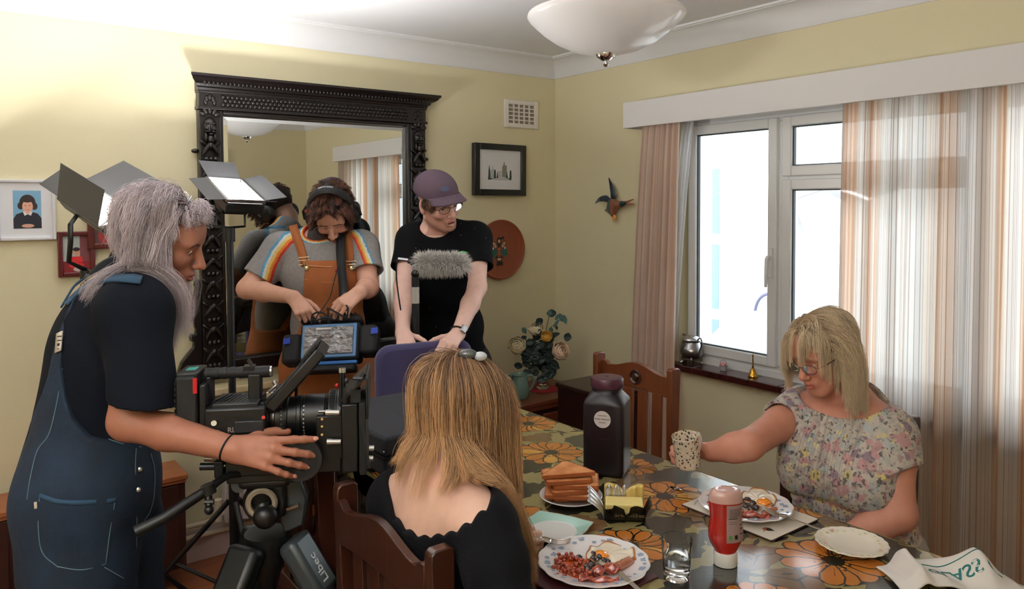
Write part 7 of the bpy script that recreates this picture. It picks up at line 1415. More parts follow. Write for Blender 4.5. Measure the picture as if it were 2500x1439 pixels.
part('cup', MB().lathe([(0, 0), (.031, 0), (.033, .003), (.034, .008), (.0352, .05), (.0368, .083), (.0374, .087), (.0366, .088), (.0348, .083), (.0318, .01), (.0, .008)], bm, axm, 48, capb=False, capt=False), t_mug(), mg); hx = unit(wrR-mugc-axm*np.dot(wrR-mugc, axm)); part('handle', MB().tube(catmull([bm+axm*.072+hx*.034, bm+axm*.074+hx*.052, bm+axm*.055+hx*.062, bm+axm*.030+hx*.052, bm+axm*.020+hx*.033], 6), .0048, 10), M_china, mg); part('tea', MB().lathe([(0, .040), (.0330, .040), (.0332, .0402), (0, .0402)], bm, axm, 32, capb=False, capt=False), mat('milky_tea', srgb(180, 140, 104), .1), mg)
# ------------------------------------------------------------------ camera operator with silver hair, on the left
t = thing('person', 'camera operator with long silver hair, navy tee and denim dungarees, hand on the film camera', 'person', (*at(225, 1180, 1.88)[:2], 0))
H = head_frame(at(398, 586, 1.92), Rv*.92+Fv*.10-Uv*.34, Uv*.92+Rv*.34, .96)
J = dict(neck=at(300, 705, 1.92), shR=at(335, 765, 1.75), shL=at(300, 760, 2.08), pel=at(222, 1165, 1.88)); J['chest'] = at(262, 870, 1.90); J['waist'] = at(225, 1040, 1.88)
elR, wrR = at(312, 1030, 1.70), at(572, 1098, 1.665); elL, wrL = at(285, 985, 2.14), at(270, 1130, 2.06)
xs = unit(Rv*.12-Fv*.99); fw = np.cross(Uv, xs)
for s, g in (('R', 1), ('L', -1)): J['hip'+s] = J['pel']+xs*g*.085+V3((0, 0, -.03)); J['kn'+s] = J['hip'+s]+V3((0, 0, -.40))+fw*.03; J['an'+s] = V3((J['hip'+s][0], J['hip'+s][1], .07))-fw*.02
S = SDF(); torso(S, J, .160, .115); limb(S, J['shR'], elR, .046, .040); limb(S, elR, wrR, .040, .0265, 1.10); limb(S, J['shL'], elL, .046, .038); limb(S, elL, wrL, .038, .025, 1.10); head(S, H, J['neck'], nose=1.15, nr=.052)
hd_ = unit(at(668, 1108, 1.655)-wrR)
tips = hand(S, wrR, hd_, N*.9+Uv*.35, True, ((.10, .22, .22), (.26, .34, .22), (.30, .40, .26), (.30, .46, .34)), spread=(.16, -.02, -.12, -.26), sc=.98, thumb=((.6, .55, -.65), (.3, .85, -.5), (.1, .95, -.4)))
hand(S, wrL, unit(V3((.1, .1, -.9))), Rv, False, ((.4, .5, .3),)*4, sc=.95)
v, f = S.mesh(.0032); L = to_local(v, H); inh = (np.abs(L) < (.12, .16, .14)).all(1); base = srgb(168, 112, 90); c = np.tile(np.array(base), (len(v), 1)); c[inh] = headcolor(L[inh], base, srgb(158, 88, 84), srgb(52, 34, 30), browy=.020, browth=.0046, blush=.35); c = handtint(c, v, [p for p, d in tips], base)
part('body', (v, f), M_skin, t, colors=c, angle=0); eyeballs(H, t, (0, .85, -.5), (46, 30, 24)); nails(tips[:4], N*.6+Uv*.4, t, M_nail)
br_ = at(556, 1094, 1.668); part('bracelet', MB().tube([br_+(np.cross(unit(wrR-elR), Uv)*cos(a)+Uv*sin(a))*.0305+unit(wrR-elR)*.010*sin(a) for a in np.linspace(0, 2*pi, 25)[:-1]], .0022, 6, closed=True), M_k2, t)
# navy tee
M_navy = mat('navy_cotton', srgb(9, 14, 25), .9, var=.12, vscale=60, bump=.2, bscale=600, spec=.2)
C = SDF(); C.inf = .022; torso(C, J, .165, .120, k=.06); C.inf = 0
hemp = at(350, 980, 1.70)
q2 = V3(J['shL'])*.3+V3(elL)*.7; C.cap(J['shL'], q2, .066, .072, k=.05); C.cap(J['neck'], J['neck']+Rv*.03+Uv*.03, .066, .060, k=.03)
C._push('d', foldfn(.006, 15, Uv*.9-Rv*.3, 11), (0, 0, 0), 9, 0)
C.sleeve(J['shR'], hemp, .066, .078, .05, -Uv-Rv*.12)
C.cap(J['neck']+Rv*.02+Uv*.005, J['neck']+Rv*.09+Uv*.09, .050, .055, k=.008, op='s')
C.cut(J['pel']+V3((0, 0, .0)), (0, 0, -1)); tee = C; v, f = C.mesh(.004); part('tee_shirt', (v, f), M_navy, t, angle=0)
# denim dungarees: trousers, and a back panel that climbs to the straps
def t_denim():
    q = NT('dark_denim'); w = q.noise(7, None, 5, .6); g = q.wave(260, q.mapr((1, 1, 1), (0, .6, .6)), 1.5, 'DIAGONAL'); c = q.mix(q.ramp(w, [(.3, 0), (.72, 1)]), srgb(8, 17, 32), srgb(20, 42, 66)); c = q.mix(q.math('MULTIPLY', g, .22), c, srgb(38, 64, 88)); q.set(base=c, rough=.85); q.bump(q.noise(22, None, 5), .35, .012); return q.m
M_den = t_denim(); M_stitch = mat('pale_stitching', srgb(104, 134, 146), .8); M_denl = mat('denim_strap', srgb(40, 72, 98), .85, var=.3, vscale=60, bump=.2, bscale=500)
D = SDF(); D.inf = .034; torso(D, J, .168, .112, k=.06); D.inf = .03; D.ell(J['pel']+V3((0, 0, -.03)), (.165, .118, .16), k=.05, X=xs, Y=fw); legs(D, J, .090, .074, .066, .05); D.inf = 0
D._push('d', foldfn(.006, 18, Uv*.7+Rv*.5, 21), (0, 0, 0), 9, 0)
bpx = [(60, 620), (158, 735), (163, 800), (168, 880), (182, 950), (205, 1010), (240, 1055), (285, 1078), (340, 1088), (420, 1092), (520, 1092)]; bw = np.array([at(x, y, 1.76) for x, y in bpx]); bs = (bw-CAM)@Rv; bz = bw[:, 2]; lpx = np.array([at(x, y, 1.76) for x, y in ((20, 1060), (60, 1020), (100, 965), (120, 920), (135, 850), (148, 760), (158, 700))]); ls = (lpx-CAM)@Rv; lz = lpx[:, 2]
def above(P):
    s_ = (P-CAM.astype(np.float32))@Rv.astype(np.float32); z = P[..., 2]; top = np.interp(s_, bs, bz); d1 = (z-top)*.6; left = np.interp(z, lz, ls); d2 = np.where(z > lz[0], left-s_, -1); return np.maximum(d1, d2).astype(np.float32)
D._push('i', above, (0, 0, 0), 1e9, .004); D.cut((0, 0, .10), (0, 0, -1)); v, f = D.mesh(.0045); dg_ = part('dungarees', (v, f), M_den, t, angle=0)
on = lambda pix, w, mat_, name, par=dg_, lift=.0035, th=.003, sf=D: part(name, on_ribbon(sf, pix, w, 1.5, 2.1, lift, th), mat_, par, angle=0)
on([(163, 745), (185, 722), (214, 700), (262, 684), (310, 682), (345, 686)], .034, M_denl, 'shoulder_strap', t, .001, .005, tee); on([(152, 752), (166, 728), (184, 700), (206, 684)], .030, M_denl, 'shoulder_strap', t, .001, .005, tee)
M_lab = mat('leather_patch', srgb(206, 196, 180), .7); on([(147, 812), (143, 860)], .022, M_lab, 'back_patch', lift=.002)
for k, y in enumerate((822, 832, 842, 852)): on([(140, y), (150, y-1)], .002 if k != 2 else .006, M_ink, 'patch_print', lift=.0062, th=.0006)
st_ = lambda pix, w=.0016: on(pix, w, M_stitch, 'stitching', lift=.0006, th=.0012)
st_([(164, 800), (168, 880), (182, 950), (206, 1012), (242, 1058), (287, 1081), (345, 1092)]); st_([(152, 900), (140, 980), (120, 1060), (92, 1100), (76, 1160), (66, 1220)]); st_([(332, 1095), (330, 1150), (334, 1270), (333, 1330), (336, 1435)])
on([(96, 1210), (140, 1225), (200, 1228), (282, 1222)], .010, M_denl, 'pocket_hem', lift=.001, th=.002); st_([(280, 1226), (268, 1300), (258, 1378)]); st_([(97, 1216), (94, 1290), (104, 1350), (140, 1384)]); st_([(140, 1384), (200, 1392), (258, 1378)]); st_([(255, 1386), (300, 1412), (335, 1430)]); on([(88, 1226), (89, 1243)], .006, M_lab, 'pocket_tag', lift=.003)
st_([(368, 1108), (377, 1150), (376, 1210), (366, 1250), (352, 1272)], .002)
for (x, y) in ((342, 1146), (338, 1196)): p = surf(D, x, y, 1.5, 2.1, .002); part('side_button', MB().lathe([(.003, 0), (.0055, 0), (.0055, .003), (.003, .004)], p, unit(CAM-p), 16), M_steel, dg_)
p = on([(206, 676), (232, 686)], .018, mat('yellow_embroidery_patch', srgb(20, 26, 38), .8), 'neck_tape', t, .001, .001, tee)
g0 = surf(tee, 219, 686, 1.5, 2.2, .002); part('embroidery', text_mb('TURN', .020, g0+unit(CAM-g0)*.003, unit(Rv*.75+Uv*.45), unit(Uv*.8-Rv*.5), .0002, bold=True), mat('yellow_thread', srgb(170, 142, 50), .7), t)
for s in 'RL': S2 = SDF(); p = J['an'+s]; S2.cap((p[0], p[1], .04), (p[0]+fw[0]*.17, p[1]+fw[1]*.17, .03), .042, .034); S2.cut((0, 0, .004), (0, 0, -1)); v, f = S2.mesh(.008); part('shoe', (v, f), mat('black_shoe', srgb(24, 24, 26), .5), t, angle=0)
# long silver hair
COLL = SDF(); COLL.inf = .012; torso(COLL, J, .168, .122, k=.06); COLL.cap(J['shR'], elR, .070, .075, k=.05); COLL.inf = 0; head(COLL, H, J['neck'], ears=False)
keep = lambda p: (p[1] < .04 or p[2] > .088) and p[2] > .03-.55*p[1]-.25*max(0, p[1]-.04) and p[2] > -.05 and not (p[1] > .06 and p[2] < .075) and not (p[1] > .035 and abs(p[0]) > .05)
def init(p, n):
    s = 1 if p[0] > -.012 else -1; top = min(1, max(0, (p[2]-.06)/.05)); fr = min(1, max(0, (p[1]-.03)/.04)); return V3((s*(.25+.6*top-.3*fr), -.85*(1-fr)+.35*fr, -.45+.35*top+.6*fr))+n*.22
G = guides(H, COLL, 420, keep, init, lambda p: .16 if p[1] < -.03 else (.050 if p[1] > .04 else (.19 if p[1] < .012 else .37)), 22, 5, grav=.60, stiff=.70, off=(.004, .032), jit=.08, wave=(.11, 16), drift=lambda p: -Rv*(.12 if p[1] > .012 else .35), hold=.0, rad=1.03)
def trim(G, lim):
    "locks at the back end where they reach the collar"
    out = []
    for g in G:
        s_ = (g-H[0])@Rv; k = np.nonzero((s_ < lim) | ((s_ < -.05) & (g[:, 2] < H[0][2]-.118)))[0]; n = len(g) if len(k) == 0 else max(4, k[0]+1); out.append(np.stack([np.interp(np.linspace(0, n-1, len(g)), np.arange(len(g)), g[:, i]) for i in range(3)], 1))
    return np.array(out)
G = trim(G, -.215)
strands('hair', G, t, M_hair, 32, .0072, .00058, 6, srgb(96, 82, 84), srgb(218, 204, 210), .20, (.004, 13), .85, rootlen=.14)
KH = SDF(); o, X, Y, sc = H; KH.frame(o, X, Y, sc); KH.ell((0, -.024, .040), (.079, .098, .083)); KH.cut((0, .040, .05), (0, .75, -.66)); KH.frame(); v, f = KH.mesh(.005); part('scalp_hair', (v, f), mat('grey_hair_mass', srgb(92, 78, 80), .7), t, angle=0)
# ------------------------------------------------------------------ girl with long hair seen from behind
t = thing('person', 'girl with long honey blonde hair and black scalloped top, seen from behind at the table', 'person', (-1.99, -2.04, 0))
H = head_frame(at(1128, 998, 1.60), Rv*.80+Fv*.56-Uv*.22, Uv*.95+Rv*.18+Fv*.10, .98)
J = dict(neck=at(1078, 1172, 1.55), shR=at(1192, 1300, 1.40), shL=at(965, 1225, 1.66), pel=V3((-1.97, -2.04, .57))); J['chest'] = (J['shR']+J['shL'])*.37+J['pel']*.26+Rv*.03
elL, wrL = at(1090, 1365, 1.78), at(1212, 1346, 1.71); elR, wrR = at(1232, 1500, 1.33), at(1380, 1560, 1.47)
xs = unit(J['shR']-J['shL']); fw = V3((1, 0, 0))
for s, g in (('R', -1), ('L', 1)): J['hip'+s] = J['pel']+V3((0, g*.09, -.045)); J['kn'+s] = J['hip'+s]+V3((.40, 0, .0)); J['an'+s] = V3((J['kn'+s][0]-.05, J['kn'+s][1], .07))
S = SDF(); torso(S, J, .150, .095); limb(S, J['shR'], elR, .045, .037); limb(S, elR, wrR, .037, .025, 1.1); limb(S, J['shL'], elL, .043, .036); limb(S, elL, wrL, .036, .0245, 1.1); head(S, H, J['neck'], nr=.048)
S.cap(J['neck']+Uv*.02, J['chest']-fw*.03, .06, .09, k=.06)
hL = unit(at(1282, 1304, 1.72)-wrL)
tips = hand(S, wrL, hL, unit(-Fv*.55-Rv*.15+Uv*.35), False, ((.9, 1.2, .7), (1.0, 1.25, .8), (1.1, 1.3, .8), (1.15, 1.3, .8)), sc=.86, thumb=((.45, .65, -.25), (.1, 1, -.2), (-.2, 1, -.35)))
tipsR = hand(S, wrR, unit(at(1500, 1540, 1.55)-wrR), Uv, True, ((.6, .9, .6),)*4, sc=.88)
v, f = S.mesh(.0034); base = srgb(224, 182, 162); c = np.tile(np.array(base), (len(v), 1)); L = to_local(v, H); inh = (np.abs(L) < (.12, .16, .14)).all(1); c[inh] = headcolor(L[inh], base, srgb(190, 110, 104), srgb(140, 104, 70)); c = handtint(c, v, [p for p, d in tips]+[p for p, d in tipsR], base)
part('body', (v, f), M_skin, t, colors=c, angle=0); eyeballs(H, t, (0, .9, -.4), (80, 100, 120)); nails(tips, -Fv*.5+Uv*.5, t, M_nail, .9)
# black top with scalloped neckline
M_bt = mat('black_knit', srgb(8, 9, 14), .9, var=.2, vscale=80, bump=.35, bscale=260, spec=.2)
C = SDF(); C.inf = .010; torso(C, J, .152, .097); C.cap(J['neck']+Uv*.02, J['chest']-fw*.03, .06, .09, k=.06); limb(C, J['shR'], elR, .048, .041); limb(C, elR, wrR, .041, .031, 1.1); limb(C, J['shL'], elL, .046, .040); limb(C, elL, at(1188, 1350, 1.725), .040, .032, 1.1); C.inf = 0
C._push('d', foldfn(.004, 26, Uv, 31), (0, 0, 0), 9, 0)
npx = [(900, 1150), (945, 1236), (965, 1262), (1000, 1272), (1040, 1276), (1075, 1262), (1110, 1238), (1150, 1205), (1200, 1170), (1260, 1130)]; nw = np.array([at(x, y, 1.53) for x, y in npx]); ns = (nw-CAM)@Rv; nz = nw[:, 2]
def neckline(P):
    q = P-CAM.astype(np.float32); dep = q@Fv.astype(np.float32); s_ = (q@Rv.astype(np.float32))*(1.53/np.maximum(dep, .5)); z = CAM[2]+(P[..., 2]-CAM[2])*(1.53/np.maximum(dep, .5)); s_ = (q@Rv.astype(np.float32)); z = P[..., 2]; return ((z-np.interp(s_, ns, nz)-.008*np.abs(np.sin((s_-ns[0])*pi/.027)))*.8).astype(np.float32)
C._push('i', neckline, (0, 0, 0), 1e9, .003); C.cut(J['pel']+V3((0, 0, -.04)), (0, 0, -1)); v, f = C.mesh(.0032); part('knit_top', (v, f), M_bt, t, angle=0)
q = surf(C, 1078, 1250, 1.3, 1.9, .001); part('clothing_label', MB().cbox(q+unit(CAM-q)*.003+Uv*.012, (.020, .002, .018), unit(Rv+Uv*.1), unit(CAM-q)), mat('dark_teal_label', srgb(14, 44, 48), .7), t)
D = SDF(); legs(D, J, .080, .058, .045); D.ell(J['pel'], (.15, .12, .11), k=.05, X=V3((0, 1, 0)), Y=V3((1, 0, 0))); v, f = D.mesh(.008); part('trousers', (v, f), mat('black_trousers', srgb(20, 20, 24), .85), t, angle=0)
for s in 'RL': S2 = SDF(); p = J['an'+s]; S2.cap((p[0], p[1], .035), (p[0]+.15, p[1], .028), .034, .030); S2.cut((0, 0, .004), (0, 0, -1)); v, f = S2.mesh(.008); part('shoe', (v, f), mat('black_shoe', srgb(24, 24, 26), .5), t, angle=0)
COLL = SDF(); COLL.inf = .01; torso(COLL, J, .152, .097); COLL.cap(J['shR'], elR, .05, .045); COLL.cap(J['shL'], elL, .05, .045); COLL.cap(J['neck']+Uv*.02, J['chest']-fw*.03, .06, .09, k=.06); COLL.inf = 0; head(COLL, H, J['neck'], ears=False)
keep = lambda p: p[2] > .03-.62*p[1]-.2*max(0, p[1]-.045) and p[2] > -.05 and not (p[1] > .055 and p[2] < .08)
def init(p, n): s = 1 if p[0] > .0 else -1; top = min(1, max(0, (p[1]+.045)/.06)); return V3((s*(.15+.6*top), -.45, -.55+.3*top))+n*.08
G = guides(H, COLL, 430, keep, init, lambda p: .262+min(1, max(0, (.8*p[1]+.56*p[0]+.065)/.10))*.17-(.116-p[2])*.35, 24, 9, grav=.75, stiff=.62, off=(.001, .018), jit=.05, wave=(.06, 11), drift=Rv*.12, hold=-.4, rad=1.02)
strands('hair', G, t, M_hair, 30, .0054, .00058, 10, srgb(124, 92, 70), srgb(208, 166, 122), .13, (.003, 9), .80, rootlen=.55)
KH = SDF(); o, X, Y, sc = H; KH.frame(o, X, Y, sc); KH.ell((0, -.024, .040), (.078, .097, .082)); KH.cut((0, .035, .05), (0, .7, -.7)); KH.frame(); v, f = KH.mesh(.005); part('scalp_hair', (v, f), mat('honey_hair_mass', srgb(120, 84, 54), .7), t, angle=0)
p = at(1142, 866, 1.56); hc = part('hair_clip', MB().ball(p, (.020, .012, .012), 16, 10, X=Rv, Y=Fv), mat('smoked_clear_plastic', srgb(70, 74, 74), .12, coat=.5), t, label='smoky plastic hair clip'); part('clip_wing', MB().ball(p+Rv*.026+Uv*-.004, (.014, .010, .010), 14, 10, X=Rv, Y=Fv), mat('clear_plastic', srgb(196, 204, 210), .1, coat=.5), hc)
# ------------------------------------------------------------------ sound recordist with headphones
t = thing('person', 'man with headphones, rainbow-striped grey tee and brown dungaree shorts, head bowed', 'person', (*at(800, 870, 3.28)[:2], 0))
H = head_frame(at(812, 520, 3.22), -Fv*.70+Rv*.10-Uv*.71, Uv*.71-Fv*.70, 1.0)
J = dict(neck=at(792, 582, 3.32), shR=at(678, 608, 3.28), shL=at(888, 604, 3.28), pel=at(800, 880, 3.30)); J['chest'] = at(788, 672, 3.28)
elR, wrR = at(603, 706, 3.20), at(716, 726, 3.02); elL, wrL = at(900, 702, 3.18), at(880, 712, 3.03)
xs = -Rv; fw = -Fv
for s, g in (('R', -1), ('L', 1)): J['hip'+s] = J['pel']+Rv*g*.09+V3((0, 0, -.04)); J['kn'+s] = J['hip'+s]+V3((0, 0, -.38))+Rv*g*.02-Fv*.02; J['an'+s] = V3((J['kn'+s][0], J['kn'+s][1], .075))+Fv*.02
S = SDF(); torso(S, J, .160, .105); limb(S, J['shR'], elR, .047, .040); limb(S, elR, wrR, .041, .027, 1.1); limb(S, J['shL'], elL, .047, .040); limb(S, elL, wrL, .041, .027, 1.1); head(S, H, J['neck'], nr=.056)
legs(S, J, .08, .055, .042)
tp1 = hand(S, wrR, unit(at(748, 768, 2.98)-wrR), unit(-Fv*.75+Uv*.55+Rv*.1), True, ((.35, .4, .3), (.9, 1.1, .6), (1.0, 1.1, .6), (1.05, 1.1, .6)), sc=.95)
tp2 = hand(S, wrL, unit(at(838, 746, 2.98)-wrL), unit(-Fv*.8+Uv*.45-Rv*.1), False, ((.5, .7, .5), (.55, .7, .5), (.6, .75, .5), (.65, .8, .5)), sc=.95)
v, f = S.mesh(.0036); L = to_local(v, H); inh = (np.abs(L) < (.12, .16, .14)).all(1); base = srgb(216, 166, 144); brd = srgb(50, 32, 28); c = np.tile(np.array(base), (len(v), 1))
beard1 = lambda x, y, z: np.clip((-.030-z+.4*np.maximum(0, .06-y)-.015*(x < .02)*(z > -.07))/.006, 0, 1)*np.clip((y+.01)/.01, 0, 1)*(1-np.clip((.012-x)/.004, 0, 1)*(np.abs(z+.069) < .008))
c[inh] = headcolor(L[inh], base, srgb(170, 100, 90), brd, beard=beard1, beardcol=brd, lidz=-.005); c = handtint(c, v, [p for p, d in tp1+tp2], base); part('body', (v, f), M_skin, t, colors=c, angle=0); eyeballs(H, t, (0, .8, -.6), (50, 34, 26), .0128); nails(tp1[:1], -Fv+Uv*.4, t, M_nail)
# tee with rainbow bands over the shoulders
C = SDF(); C.inf = .015; torso(C, J, .164, .108); C.inf = 0; ends = (at(632, 678, 3.24), at(896, 664, 3.22)); 
C.cap(J['neck'], J['neck']-Fv*.03+Uv*.02, .068, .06, k=.03); C._push('d', foldfn(.006, 20, Uv, 41), (0, 0, 0), 9, 0)
for sh, q in ((J['shR'], ends[0]), (J['shL'], ends[1])): C.sleeve(sh, q, .064, .076, .04)
C.ell(J['neck']-Fv*.055+Uv*.030, (.070, .075, .058), k=.008, op='s', X=Rv, Y=Fv); C.cut(J['pel']+V3((0, 0, .0)), (0, 0, -1)); tee2 = C; v, f = C.mesh(.0036)
s_ = (v-CAM)@Rv*(3.26/((v-CAM)@Fv)); z = CAM[2]+(v[:, 2]-CAM[2])*(3.26/((v-CAM)@Fv)); px = 1250+s_/3.26*FPX; py = 500-(z-CAM[2])/3.26*FPX
colr = np.tile(np.array(srgb(146, 142, 142)), (len(v), 1)); bands = [srgb(92, 152, 190), srgb(226, 226, 216), srgb(236, 206, 120), srgb(232, 138, 52), srgb(200, 56, 40)]
def polydist(px, py, P):
    best = np.full(len(px), 1e9); sg = np.zeros(len(px)); al = np.zeros(len(px))
    for (x0, y0), (x1, y1) in zip(P[:-1], P[1:]):
        dx, dy = x1-x0, y1-y0; L2 = dx*dx+dy*dy; tt = np.clip(((px-x0)*dx+(py-y0)*dy)/L2, 0, 1); qx, qy = px-x0-tt*dx, py-y0-tt*dy; dd = np.hypot(qx, qy); m = dd < best; best = np.where(m, dd, best); sg = np.where(m, np.sign(dx*qy-dy*qx), sg)
    return best, sg
for P, flip in (([(752, 556), (716, 556), (690, 570), (660, 606), (640, 645), (624, 700)], -1), ([(868, 556), (884, 572), (896, 600), (908, 630), (922, 665)], 1)):
    dd, sg = polydist(px, py, P); tt = dd*sg*flip
    for k in range(5): w = 33 if flip < 0 else 24; m = (tt > k*w/5) & (tt <= (k+1)*w/5); colr[m] = bands[k]
dn = np.linalg.norm((v-(J['neck']-Fv*.055+Uv*.030))@np.stack([Rv/.070, Fv/.075, Uv/.058], 1), axis=1)
for k in range(5): m = (dn < 1.30-.05*k) & (v[:, 2] > J['chest'][2]); colr[m] = bands[k]
q = part('tee_shirt', (v, f), vcol('grey_marl_cotton', .9, noise=.22, nscale=90, bump=.2, bscale=500), t, colors=colr, angle=0)
# brown duck dungaree shorts
M_duck = mat('brown_duck_canvas', srgb(162, 94, 50), .85, var=.16, vscale=22, bump=.25, bscale=300); M_brs = mat('brass_button', srgb(214, 196, 150), .3, metal=.9)
D = SDF(); D.inf = .028; torso(D, J, .168, .115); D.inf = .030; legs(D, {k: J[k] for k in J}, .082, .080, .075); D.inf = 0; D._push('d', foldfn(.007, 17, Uv*.5+Rv*.5, 51), (0, 0, 0), 9, 0)
bx = np.array([(at(x, y, 3.15)-CAM)@Rv for x, y in ((600, 0), (700, 0), (726, 0), (739, 0), (741, 0), (862, 0), (866, 0), (880, 0), (900, 0), (960, 0))]); bz2 = np.array([at(0, y, 3.15)[2] for y in (860, 850, 800, 700, 641, 641, 700, 800, 850, 860)])
D._push('i', lambda P: ((P[..., 2]-np.interp((P-CAM.astype(np.float32))@Rv.astype(np.float32), bx, bz2))*.6).astype(np.float32), (0, 0, 0), 1e9, .004); D.cut((0, 0, at(0, 1258, 3.25)[2]), (0, 0, -1)); v, f = D.mesh(.0042); dg2 = part('dungaree_shorts', (v, f), M_duck, t, angle=0)
o2 = lambda pix, w, m_, name, sf, par, lift=.002, th=.004, d0=2.8, d1=3.4: part(name, on_ribbon(sf, pix, w, d0, d1, lift, th), m_, par, angle=0)
for pix in (((716, 552), (724, 578), (734, 604), (741, 630), (746, 648)), ((846, 556), (850, 584), (853, 612), (856, 640))):
    sp = o2(pix, .036, M_duck, 'shoulder_strap', tee2, t, .002, .006); p = surf(tee2, *pix[3], 2.8, 3.4, .006); e = unit(CAM-p); part('buckle', MB().tube([p+e*.008+Rv*a+Uv*b for a, b in ((-.022, -.012), (.022, -.009), (.024, .004), (-.020, .001))], .0016, 6, closed=True).tube([p+e*.008+Rv*a+Uv*(b-.018) for a, b in ((-.022, -.012), (.022, -.009))], .0016, 6), M_brs, sp)
    p = surf(D, pix[-1][0]+3, 655, 2.8, 3.4, .002); part('bib_button', MB().lathe([(0, .006), (.008, .005), (.0095, .002), (.008, 0)], p, unit(CAM-p), 18, capb=False, capt=False), M_brs, dg2); part('clip_wire', MB().tube([p+Rv*a+Uv*b+unit(CAM-p)*.008 for a, b in ((-.011, .030), (-.008, .004), (0, -.010), (.008, .004), (.011, .030))], .0014, 6), M_brs, dg2)
o2(((742, 648), (800, 652), (860, 648)), .006, mat('tan_stitching', srgb(190, 128, 80), .8), 'bib_hem', D, dg2, .001, .001); o2(((744, 682), (800, 690), (845, 686)), .0025, MATS['tan_stitching'], 'pocket_stitching', D, dg2, .001, .001); o2(((818, 661), (830, 662)), .012, mat('red_woven_tag', srgb(176, 34, 28), .7), 'brand_tag', D, dg2, .002, .001)
M_sock = mat('black_sock', srgb(18, 18, 22), .9)
for s in 'RL':
    S2 = SDF(); p = J['an'+s]; S2.cap(V3((p[0], p[1], .36)), V3((p[0], p[1], .09)), .058, .044, k=.02); v, f = S2.mesh(.006); part('sock', (v, f), M_sock, t, angle=0); S2 = SDF(); S2.cap((p[0], p[1], .048), p-Fv*.17+V3((0, 0, -.04)), .044, .038); S2.cut((0, 0, .004), (0, 0, -1)); v, f = S2.mesh(.006); part('shoe', (v, f), mat('black_shoe', srgb(24, 24, 26), .5), t, angle=0)
# short dark hair
COLL = SDF(); head(COLL, H, J['neck'], ears=False); keep = lambda p: p[2] > .012-.50*p[1] and p[2] > -.055 and not (p[1] > .05 and p[2] < .060)
init = lambda p, n: V3((.25*np.sign(p[0]), .75 if p[1] > -.03 else -.2, -.15 if p[1] > -.03 else -.7))+n*.38
G = guides(H, COLL, 260, keep, init, lambda p: .052 if p[1] > 0 else .034, 8, 3, grav=.10, stiff=.9, off=(.002, .012), jit=.08, wave=(.08, 9), rad=1.02)
strands('hair', G, t, M_hair, 26, .0060, .0010, 2, srgb(40, 26, 22), srgb(112, 70, 52), .25, (.002, 8), .5, rootlen=1.2)
KH = SDF(); o, X, Y, sc = H; KH.frame(o, X, Y, sc); KH.ell((0, -.020, .040), (.080, .101, .085)); KH.cut((0, .045, .045), (0, .7, -.7)); KH.frame(); v, f = KH.mesh(.005); part('scalp_hair', (v, f), mat('dark_brown_hair_mass', srgb(46, 30, 26), .7), t, angle=0)
def headphones(H, t):
    g = part('headphones', MB().tube(catmull([from_local((.096*cos(a), .012, .014+.141*sin(a)), H) for a in np.linspace(.12, pi-.12, 9)], 5), .019, 12, flat=.36, hint=H[1]), M_k2, t)
    part('headband_pad', MB().tube(catmull([from_local((.093*cos(a), .012, .012+.139*sin(a)), H) for a in np.linspace(.7, pi-.7, 7)], 5), .022, 12, flat=.42, hint=H[1]), mat('black_leatherette', srgb(26, 26, 29), .42), g)
    for s in (-1, 1):
        o_ = from_local((s*.080, -.004, -.010), H); ax = from_local((s, 0, 0), H)-H[0]; part('ear_cup', MB().lathe([(.030, 0), (.044, .002), (.047, .012), (.044, .026), (.034, .034), (0, .036)], o_, ax, 28, capt=False), M_k1, g); part('ear_pad', MB().lathe([(.02, -.006), (.040, -.006), (.046, .0), (.044, .006), (.02, .006)], o_, ax, 28), M_k2, g); part('yoke', MB().tube([from_local((s*.118, .014, -.01), H), from_local((s*.116, .014, .035), H), from_local((s*.098, .012, .06), H)], .006, 8), M_k3, g)
    tm = text_mb('REMOTE AUDIO', .0125, (0, 0, 0), (1, 0, 0), (0, 1, 0), 0, bold=True); P = []
    for p in tm.v: a = pi/2+p[0]/.15; P.append(from_local((.1015*cos(a), .012-p[1], .0145+.1515*sin(a)+.0), H))
    part('headband_lettering', MB().add(P, tm.f), mat('pale_print', srgb(196, 200, 204), .5), g); part('orange_marker', MB().ball(from_local((.101, .018, .040), H), .008, 10, 8), mat('orange_marker', srgb(226, 84, 50), .5), g); return g
headphones(H, t)
# ---- sound bag
bgc = at(803, 832, 2.96); bt_ = thing('sound_bag', 'black and blue audio mixer bag with clear window hanging before the man with headphones', 'bag', at(803, 885, 2.96)); BX = unit(Rv+Uv*.045); BZ = unit(-Fv*.90+Uv*.42); BZ = unit(BZ-BX*np.dot(BX, BZ)); BY = np.cross(BZ, BX); M_bag = mat('black_nylon', srgb(14, 15, 20), .7, var=.3, vscale=40, bump=.3, bscale=100); M_blue = mat('blue_nylon', srgb(38, 98, 170), .6); M_bluep = mat('blue_trim_plastic', srgb(88, 136, 190), .25, coat=.5); M_dblue = mat('deep_blue_strap_end', srgb(24, 60, 170), .6)
part('bag_body', MB().cbox(bgc-BZ*.055, (.235, .155, .10), BX, BY), M_bag, bt_, bevel=.014); part('front_border', MB().cbox(bgc-BZ*.004, (.215, .135, .010), BX, BY), M_bluep, bt_, bevel=.004); M_win = NT('crinkled_window'); M_win.set(base=(.20, .19, .20), rough=.10, spec=.9, coat=1.0, coatr=.05); M_win.bump(M_win.noise(26, M_win.mapr((1, 1, 1.6)), 2), .9, .03); M_win = M_win.m
